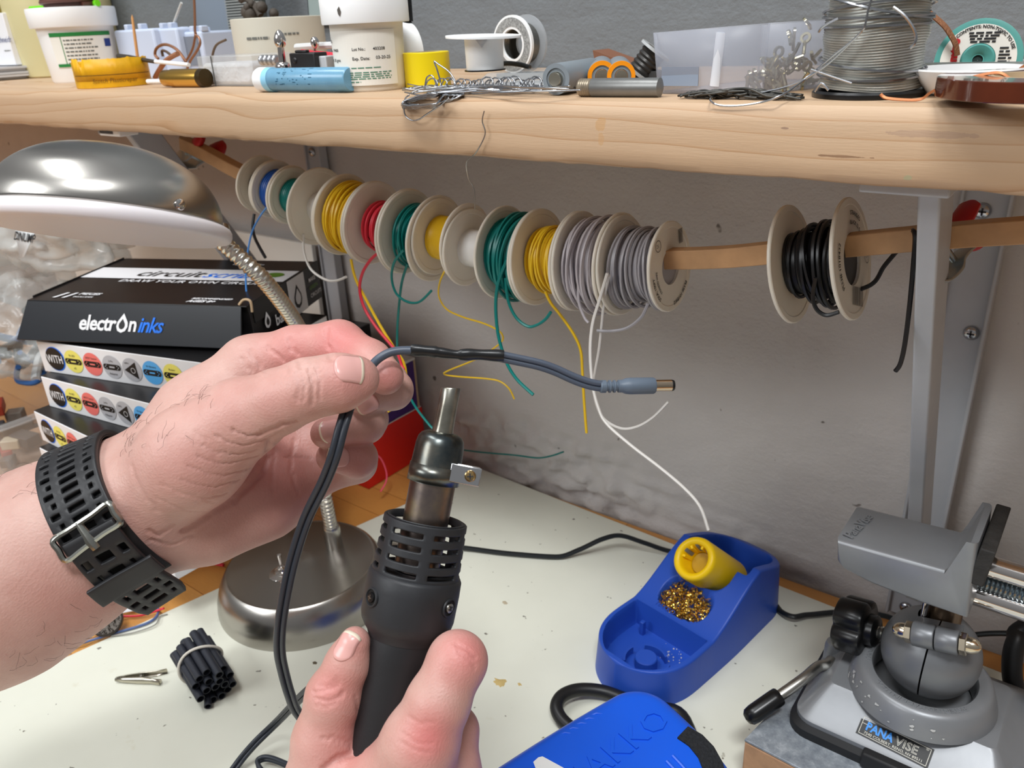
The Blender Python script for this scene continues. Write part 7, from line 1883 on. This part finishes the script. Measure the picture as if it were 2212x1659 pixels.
def m_skin():
    m = bpy.data.materials.new('skin'); m.use_nodes = True; k = NT(m)
    at = k.n.new('ShaderNodeAttribute'); at.attribute_name = 'flush'
    n = k.noise(38, 5, .6); n2 = k.noise(160, 4, .65)
    base = k.ramp(n, [(.3, (190, 148, 136)), (.7, (206, 171, 159))])
    c = k.mix(k.math('MULTIPLY', at.outputs['Fac'], .95), base, lin((208, 114, 112)))
    c = k.mix(k.math('MULTIPLY', n2, .18), c, lin((192, 130, 121)))
    fr = k.ramp(k.noise(210, 2, .5), [(.765, (0, 0, 0, 1)), (.79, (1, 1, 1, 1))]); c = k.mix(k.math('MULTIPLY', fr, .25), c, lin((170, 100, 80)))
    k.color(c); b = k.b
    b.inputs['Roughness'].default_value = .46; b.inputs['Specular IOR Level'].default_value = .42
    b.inputs['Subsurface Weight'].default_value = .16; b.inputs['Subsurface Radius'].default_value = (.8, .35, .25); b.inputs['Subsurface Scale'].default_value = .0035
    ws = k.wave(420, 6, 3, 1.6, k.mapping((1, 1, 1), (.3, .5, .9)), 'X')
    h = k.math('ADD', k.math('MULTIPLY', k.voronoi(900), .6), k.math('MULTIPLY', k.noise(420, 3, .6), .7))
    b1 = k.bump(h, .22, .0006); k.normal(k.bump(ws, .10, .0005, b1)); return m
SKIN = m_skin(); NAIL = mat('fingernail', (226, 168, 160), .26, sss=.2, spec=.5); NAILT = mat('nail_tip', (238, 222, 200), .35)
def build_body(name, f, lo, hi, h, folds, flush, label):
    V, F = surface_nets(f, lo, hi, h); N = normals(V, F); V = crease(V, N, folds)
    me = bpy.data.meshes.new(name); c = V.mean(0)
    me.from_pydata((V - c).tolist(), [], F.tolist()); me.materials.append(SKIN)
    me.polygons.foreach_set('use_smooth', [True] * len(me.polygons))
    fl = np.zeros(len(V))
    for px, py, d, r, s in flush:
        q = W(px, py, d); fl = np.maximum(fl, s * np.exp(-(np.linalg.norm(V - q, axis=1) / r) ** 2))
    at = me.attributes.new('flush', 'FLOAT', 'POINT'); at.data.foreach_set('value', fl.astype(np.float32))
    me.update(); o = bpy.data.objects.new(name, me); COL.objects.link(o); o.location = Vector(c)
    return tag(o, label, 'hand')
def nail(f, parent, c_px, tip_px, d0, wid, length, nrm, tipw=.12):
    """curved plate wrapped on the fingertip"""
    c = W(*c_px, d0); t = Vector(W(*tip_px, d0) - c).normalized(); n = Vector(nrm).normalized(); n = (n - t * n.dot(t)).normalized(); s = t.cross(n)
    nu, nv = 12, 12
    pts = []
    for i in range(nu + 1):
        for j in range(nv + 1):
            u = -1 + 2 * i / nu; v = -1 + 2 * j / nv
            L_ = length / 2 * (math.sqrt(max(0, 1 - abs(u) ** 2.6 * .55)) if v > 0 else math.sqrt(max(0, 1 - abs(u) ** 2.4 * .8)))
            pts.append(np.array(Vector(c) + s * (wid / 2 * u) + t * (v * L_)))
    pts = np.array(pts); nn = np.array(n)
    p = pts + nn * .012; gone = np.zeros(len(pts))
    for _ in range(24):
        stp = np.clip(f(p) - .0004, -.002, .002) * .8; stp = np.minimum(stp, .0145 - gone); gone += stp; p = p - nn * stp[:, None]
    g = p.reshape(nu + 1, nv + 1, 3)
    mid = g[:, :, :]
    mb = MB()
    for i in range(nu + 1):
        for j in range(nv + 1): mb.v.append(Vector(mid[i, j]) + n * (.0002 - .0005 * (abs(-1 + 2 * i / nu) ** 4)) + (n * -.0007 if j == 0 else Vector()))
    for i in range(nu):
        for j in range(nv):
            q = (i * (nv + 1) + j, (i + 1) * (nv + 1) + j, (i + 1) * (nv + 1) + j + 1, i * (nv + 1) + j + 1)
            a, b, c_ = mb.v[q[0]], mb.v[q[1]], mb.v[q[2]]
            if (b - a).cross(c_ - a).dot(n) < 0: q = q[::-1]
            mb.f.append(q); mb.m.append(1 if j >= nv - 1 else 0)
    return mb.obj('fingernail', [NAIL, NAILT], parent, angle=80, solid=.0004, soff=-1)

# ---- left hand, pinching the lead
L = Body()
def core(B, pts, k):
    for a, b in zip(pts, pts[1:]): B.core.append((W(*a[:3]), W(*b[:3]), rW(a[3], a[2]), rW(b[3], b[2]), k))
core(L, [(-330, 1455, .372, 180), (0, 1260, .370, 186), (150, 1172, .371, 160), (262, 1108, .372, 141)], .02)
core(L, [(262, 1108, .372, 136), (330, 1060, .370, 120)], .012)
core(L, [(300, 1085, .360, 104), (420, 985, .350, 100), (520, 905, .344, 80)], .010)           # ball of the thumb
core(L, [(330, 1075, .378, 105), (440, 910, .388, 92), (545, 800, .392, 68)], .014)           # back of the hand to the first knuckle
core(L, [(340, 1110, .376, 98), (450, 1115, .384, 84), (570, 1070, .394, 78), (655, 1030, .402, 56)], .014)   # heel and outer edge
core(L, [(450, 1010, .392, 84), (610, 880, .408, 60)], .014)
core(L, [(470, 1050, .394, 80), (650, 965, .408, 54)], .014)
L.fingers = [
    dict(segs=chain([(520, 905, .344, 78), (600, 868, .336, 66), (665, 840, .3315, 61), (735, 826, .3325, 58), (774, 817, .3345, 45)]), k=.010, kc=.006, nb=1),
    dict(segs=chain([(545, 800, .392, 66), (640, 762, .388, 56), (733, 748, .384, 54), (798, 782, .3705, 46), (832, 813, .3610, 40)]), k=.010, kc=.004, nb=1),
    dict(segs=chain([(610, 880, .408, 56), (835, 828, .402, 44), (848, 842, .3790, 41), (783, 862, .3665, 34)]), k=.008, nb=1),
    dict(segs=chain([(650, 965, .408, 52), (792, 905, .400, 43), (788, 914, .3765, 42), (704, 936, .3655, 33)]), k=.008, nb=1),
    dict(segs=chain([(655, 1030, .402, 50), (770, 1000, .398, 41), (772, 989, .3805, 40), (716, 987, .3715, 33)]), k=.008, nb=1)]
foldsL = [
    ([(560, 945), (605, 925), (640, 915)], .0011, .0011), ([(500, 930), (540, 945), (590, 930)], 0.00077, .00050), ([(465, 945), (520, 965), (575, 955), (610, 935)], 0.00064, .00050), ([(440, 965), (500, 985), (560, 975)], 0.00057, .00050),
    ([(430, 990), (490, 1005), (560, 990)], 0.00057, .00050), ([(410, 1010), (480, 1030), (545, 1015)], 0.00051, .00050), ([(395, 1040), (460, 1055), (520, 1040)], 0.00051, .00050), ([(380, 1065), (440, 1080), (495, 1070)], 0.00044, .00050),
    ([(588, 955), (570, 1010), (520, 1070), (450, 1120), (400, 1150)], .0012, .0016),
    ([(640, 945), (632, 1000), (640, 1040), (650, 1070)], .0007, .0010), ([(600, 960), (590, 1010), (592, 1060)], .0006, .0010), ([(620, 985), (660, 985), (690, 995)], .0005, .0009),
    ([(540, 752), (560, 780), (575, 808)], 0.00056, .0011), ([(575, 745), (600, 775), (618, 800)], 0.00063, .0011), ([(622, 728), (632, 760), (655, 790)], 0.00070, .0012), ([(705, 705), (702, 740), (718, 775)], 0.00063, .0010), ([(520, 770), (545, 800), (560, 815)], 0.00042, .0010),
    ([(652, 795), (660, 830), (655, 870)], .0006, .0008), ([(668, 790), (678, 830), (676, 875)], .0007, .0008), ([(640, 800), (645, 835), (640, 870)], .0005, .0008), ([(684, 790), (694, 825), (692, 865)], .0005, .0007),
    ([(325, 1150), (345, 1160), (375, 1140)], .0007, .0011), ([(330, 1170), (370, 1180), (420, 1160)], .0006, .0010), ([(280, 1010), (300, 1060), (340, 1110)], .0004, .0012),
    ([(345, 1050), (420, 1075), (470, 1090)], .0003, .0007), ([(335, 1080), (400, 1105), (450, 1110)], .0003, .0007), ([(420, 930), (450, 960), (470, 990)], .0003, .0008)]
flushL = [(735, 745, .372, .020, .8), (640, 760, .376, .022, .55), (760, 815, .322, .016, .45), (835, 815, .352, .012, .6), (700, 940, .357, .012, .35), (770, 990, .372, .016, .5), (600, 1040, .385, .035, .4), (330, 1110, .352, .012, .5), (500, 900, .33, .03, .2), (620, 850, .325, .02, .25), (560, 1000, .375, .03, .35), (760, 735, .37, .02, .6), (430, 1000, .335, .02, .25), (200, 1300, .34, .03, .2)]
lh = build_body('hand', L, np.minimum.reduce([W(-330, 1480, .40), W(900, 680, .36), W(-330, 1000, .40), W(900, 1250, .42)]) - .045, np.maximum.reduce([W(-330, 1480, .40), W(900, 680, .36), W(-330, 1000, .40), W(900, 1250, .42), W(900, 690, .42)]) + .045, 0.0009, foldsL, flushL,
    'bare hand and forearm wearing the black watch strap and pinching the grey lead')
tw = -CF
nail(L, lh, (762, 808), (800, 803), .330, .0130, .0115, tw - CD * .45 + CR * .10)
nail(L, lh, (795, 868), (762, 882), .366, .0095, .0100, tw - CR * .1 - CD * .30 + CD * .8)
nail(L, lh, (720, 930), (690, 938), .362, .0100, .0110, tw - CD * .1)
nail(L, lh, (735, 988), (705, 992), .370, .0090, .0095, tw - CD * .1)

# ---- right hand, gripping the hot air tool
R_ = Body()
core(R_, [(845, 2480, .255, 200), (872, 1905, .325, 146), (850, 1745, .346, 112)], .02)
core(R_, [(700, 1720, .352, 88), (850, 1745, .346, 105)], .014)
core(R_, [(850, 1740, .344, 104), (905, 1610, .330, 76)], .014)
core(R_, [(880, 1760, .354, 100), (968, 1680, .350, 66)], .014)
core(R_, [(880, 1800, .364, 100), (965, 1760, .364, 64)], .014)
core(R_, [(890, 1860, .370, 95), (955, 1840, .376, 58)], .014)
R_.fingers = [
    dict(segs=chain([(700, 1720, .352, 84), (702, 1600, .350, 67), (722, 1502, .3465, 57), (752, 1432, .3445, 45), (766, 1388, .3430, 34)]), k=.010, kc=.005, nb=1),
    dict(segs=chain([(905, 1612, .330, 74), (945, 1520, .3285, 66), (988, 1428, .3330, 60), (955, 1432, .372, 50), (885, 1445, .3840, 44), (830, 1452, .3840, 40)]), k=.010, kc=.005, nb=1),
    dict(segs=chain([(968, 1680, .350, 62), (978, 1580, .358, 52), (950, 1575, .376, 48), (870, 1590, .3870, 44), (800, 1596, .3840, 38)]), k=.008, kc=.005, nb=1),
    dict(segs=chain([(965, 1760, .364, 58), (968, 1690, .374, 48), (920, 1690, .386, 45), (840, 1700, .388, 42), (770, 1705, .378, 36)]), k=.008, kc=.005, nb=1),
    dict(segs=chain([(955, 1840, .376, 52), (950, 1790, .386, 42), (890, 1790, .392, 40), (820, 1800, .390, 36), (765, 1805, .382, 32)]), k=.008, kc=.005, nb=1)]
foldsR = [([(672, 1492), (700, 1488), (735, 1478)], .0006, .0008), ([(676, 1505), (710, 1512), (745, 1500)], .0006, .0008), ([(684, 1478), (705, 1480), (725, 1470)], .0004, .0008), ([(672, 1520), (700, 1525), (730, 1515)], .0004, .0008),
    ([(700, 1592), (740, 1600), (765, 1612)], .0006, .0010), ([(778, 1618), (740, 1635), (700, 1660)], .0014, .0014), ([(772, 1505), (776, 1520), (778, 1540)], .0005, .0008),
    ([(985, 1388), (1010, 1400), (1030, 1420)], .0005, .0008), ([(990, 1405), (1015, 1420), (1030, 1440)], .0004, .0008), ([(880, 1545), (905, 1560), (940, 1565)], .0003, .0008), ([(865, 1580), (900, 1600), (935, 1605)], .0003, .0007), ([(860, 1600), (900, 1618), (930, 1622)], .0003, .0007)]
flushR = [(930, 1595, .315, .012, .85), (1010, 1410, .325, .014, .7), (715, 1490, .335, .012, .6), (750, 1380, .333, .012, .5), (740, 1620, .34, .02, .45), (990, 1620, .345, .03, .3)]
rh = build_body('hand', R_, np.minimum.reduce([W(600, 1330, .33), W(600, 1990, .33), W(1080, 1330, .40), W(1080, 1990, .42), W(845, 2480, .255)]) - .034, np.maximum.reduce([W(600, 1330, .33), W(600, 1990, .33), W(1080, 1330, .41), W(1080, 1990, .42), W(845, 2480, .255)]) + .034, 0.0009, foldsR, flushR,
    'bare hand gripping the black handle of the hot air tool')
nail(R_, rh, (757, 1394), (766, 1362), .3400, .0092, .0125, tw * .85 - CR * .60 - CD * .12)

# ---- fine arm hair
HAIR = mat('arm_hair', (60, 42, 34), .5)
def hairs(f, parent, spots, n, seed, lens=(.004, .009)):
    rg = rnd(seed); mb = MB()
    for q in range(n):
        px, py, d, sx, sy = rg.choice(spots); p = W(px + rg.gauss(0, sx), py + rg.gauss(0, sy), d - .06); dirn = Vector(ray(px, py)).normalized(); p = Vector(p)
        ok = False
        for _ in range(60):
            v = float(f(np.array([p]))[0])
            if v < .0003: ok = True; break
            p = p + dirn * v * .9
        if not ok: continue
        e = 3e-4; g0 = float(f(np.array([p]))[0]); nrm = Vector([float(f(np.array([p + Vector([e if k == i else 0 for k in range(3)])]))[0]) - g0 for i in range(3)]).normalized()
        t = (CR * rg.uniform(-.2, 1) + CD * rg.uniform(-1, .6)); t = (t - nrm * t.dot(nrm)).normalized(); l = rg.uniform(*lens)
        mb.tube([p - nrm * .0004, p + t * l * .4 + nrm * l * .18, p + t * l * .75 + nrm * l * .22, p + t * l * (.95) + nrm * l * rg.uniform(.05, .25) + nrm.cross(t) * l * rg.uniform(-.3, .3)], [.00006, .00006, .00005, .00003], 3)
    o = mb.obj('arm_hair', HAIR, parent, angle=180); o['kind'] = 'stuff'; return o
hairs(L, lh, [(330, 930, .36, 50, 24), (60, 1060, .40, 60, 24), (40, 1100, .40, 60, 30), (270, 960, .36, 26, 20), (150, 1380, .40, 50, 22), (210, 1310, .40, 50, 18), (60, 1420, .40, 40, 26), (430, 860, .36, 30, 16)], 85, 4)

# ---- watch strap on the wrist
STRAP = mat('strap_rubber', (36, 36, 38), .48, bump=(260, .06)); BUCK = mat('buckle_steel', (166, 166, 158), .25, 1.0)
sa0, sa1 = Vector(W(90, 1208, .3692)), Vector(W(330, 1074, .3768))
sax = (sa1 - sa0).normalized(); sC = Vector(W(256, 1102, .3725))
nT = (-CF - sax * (-CF).dot(sax)).normalized(); nD = sax.cross(nT); nD = nD if nD.dot(CD) > 0 else -nD
SW = .0265
_th = np.linspace(-math.pi, math.pi, 145); _sv = np.linspace(-.5, .5, 7)
RAD = np.zeros((len(_th), len(_sv)))
for i, th in enumerate(_th):
    d_ = np.array(nT * math.cos(th) + nD * math.sin(th))
    for j, s in enumerate(_sv):
        o_ = np.array(sC + sax * (s * SW)); r = .060
        for _ in range(40):
            v = float(L(np.array([o_ + d_ * r]))[0]); r -= v * .8
            if abs(v) < 1e-5: break
        RAD[i, j] = r
RAD = RAD[:, :].mean(1, keepdims=True) * .35 + RAD * .65
for _ in range(6): RAD[1:-1] = .25 * RAD[:-2] + .5 * RAD[1:-1] + .25 * RAD[2:]
def st(th, s, lift):
    th = (th + math.pi) % (2 * math.pi) - math.pi
    fi = (th + math.pi) / (2 * math.pi) * 144; i = min(143, int(fi)); a = fi - i
    fj = (s + .5) * 6; j = max(0, min(5, int(fj))); b = fj - j
    r = (RAD[i, j] * (1 - a) + RAD[i + 1, j] * a) * (1 - b) + (RAD[i, j + 1] * (1 - a) + RAD[i + 1, j + 1] * a) * b
    return sC + sax * (s * SW) + (nT * math.cos(th) + nD * math.sin(th)) * (r + lift)
D2 = math.radians
watch = thing('watch_strap', 'black perforated rubber watch strap with steel buckle on the wrist', 'watch strap', sC)
def hole_row(i, j, per):
    k = i % per
    if k not in (1, 2): return False
    st_ = (i // per) % 2
    return j in ((2, 5, 6, 7, 8, 11) if st_ == 0 else (1, 2, 5, 6, 7, 8, 11, 12)) 
mb = MB(); N1 = 132; a0, a1 = -212, 16
mb.grid(lambda u, v: st(D2(lerp(a0, a1, u)), v - .5, .0010), N1, 14, skip=lambda i, j: hole_row(i, j, 4) and i < N1 - 5); mb.obj('band', STRAP, watch, solid=.0026, soff=1, bevel=.0003, bseg=1, angle=40)
mb = MB(); mb.grid(lambda u, v: st(D2(lerp(-212, 66, u)), (v - .5) * .98, .0003), 100, 6); mb.obj('band_backing', mat('strap_backing', (26, 26, 28), .55), watch, solid=.0007, soff=1)
mb = MB(); N2 = 30
def tailp(th, s, lift):
    p = st(D2(min(th, 66)), s, lift)
    if th > 66:
        t = (st(D2(66.5), s, lift) - st(D2(65.5), s, lift)).normalized(); k = (th - 66) * .00058
        p = p + t * k + (nT * .15 + nD * .7) * k * .12
    return p
mb.grid(lambda u, v: tailp(lerp(8, 92, u), (v - .5) * (.86 - (.10 * max(0, u - .88) / .12) * (1)), .0042), N2, 14, skip=lambda i, j: hole_row(i, j, 4) and 3 < i < 28); mb.obj('strap_tail', STRAP, watch, solid=.0026, soff=1, bevel=.0003, bseg=1, angle=40)
mb = MB(); mb.grid(lambda u, v: st(D2(lerp(36, 50, u)), (v - .5) * 1.10, .0072), 6, 10); mb.obj('keeper_loop', STRAP, watch, solid=.0020, soff=1, bevel=.0005, angle=50)
mb = MB()
fr = [(-.49, 3), (-.2, 2), (.2, 1), (.49, 0), (.50, 6), (.49, 12), (.2, 13), (-.2, 15), (-.49, 16), (-.50, 9)]
mb.tube(catmull([st(D2(t), s, .0062) for s, t in fr], 4, True), .00125, 8, closed=True, sx=1.2); mb.obj('buckle_frame', BUCK, watch)
mb = MB(); mb.tube([st(D2(t), s, .0064) for s, t in ((-.05, 1), (-.04, 5), (-.03, 9), (-.02, 13), (-.01, 18))], [.0010, .0012, .0014, .0019, .0016], 8, sx=1.4); mb.obj('buckle_tongue', BUCK, watch)
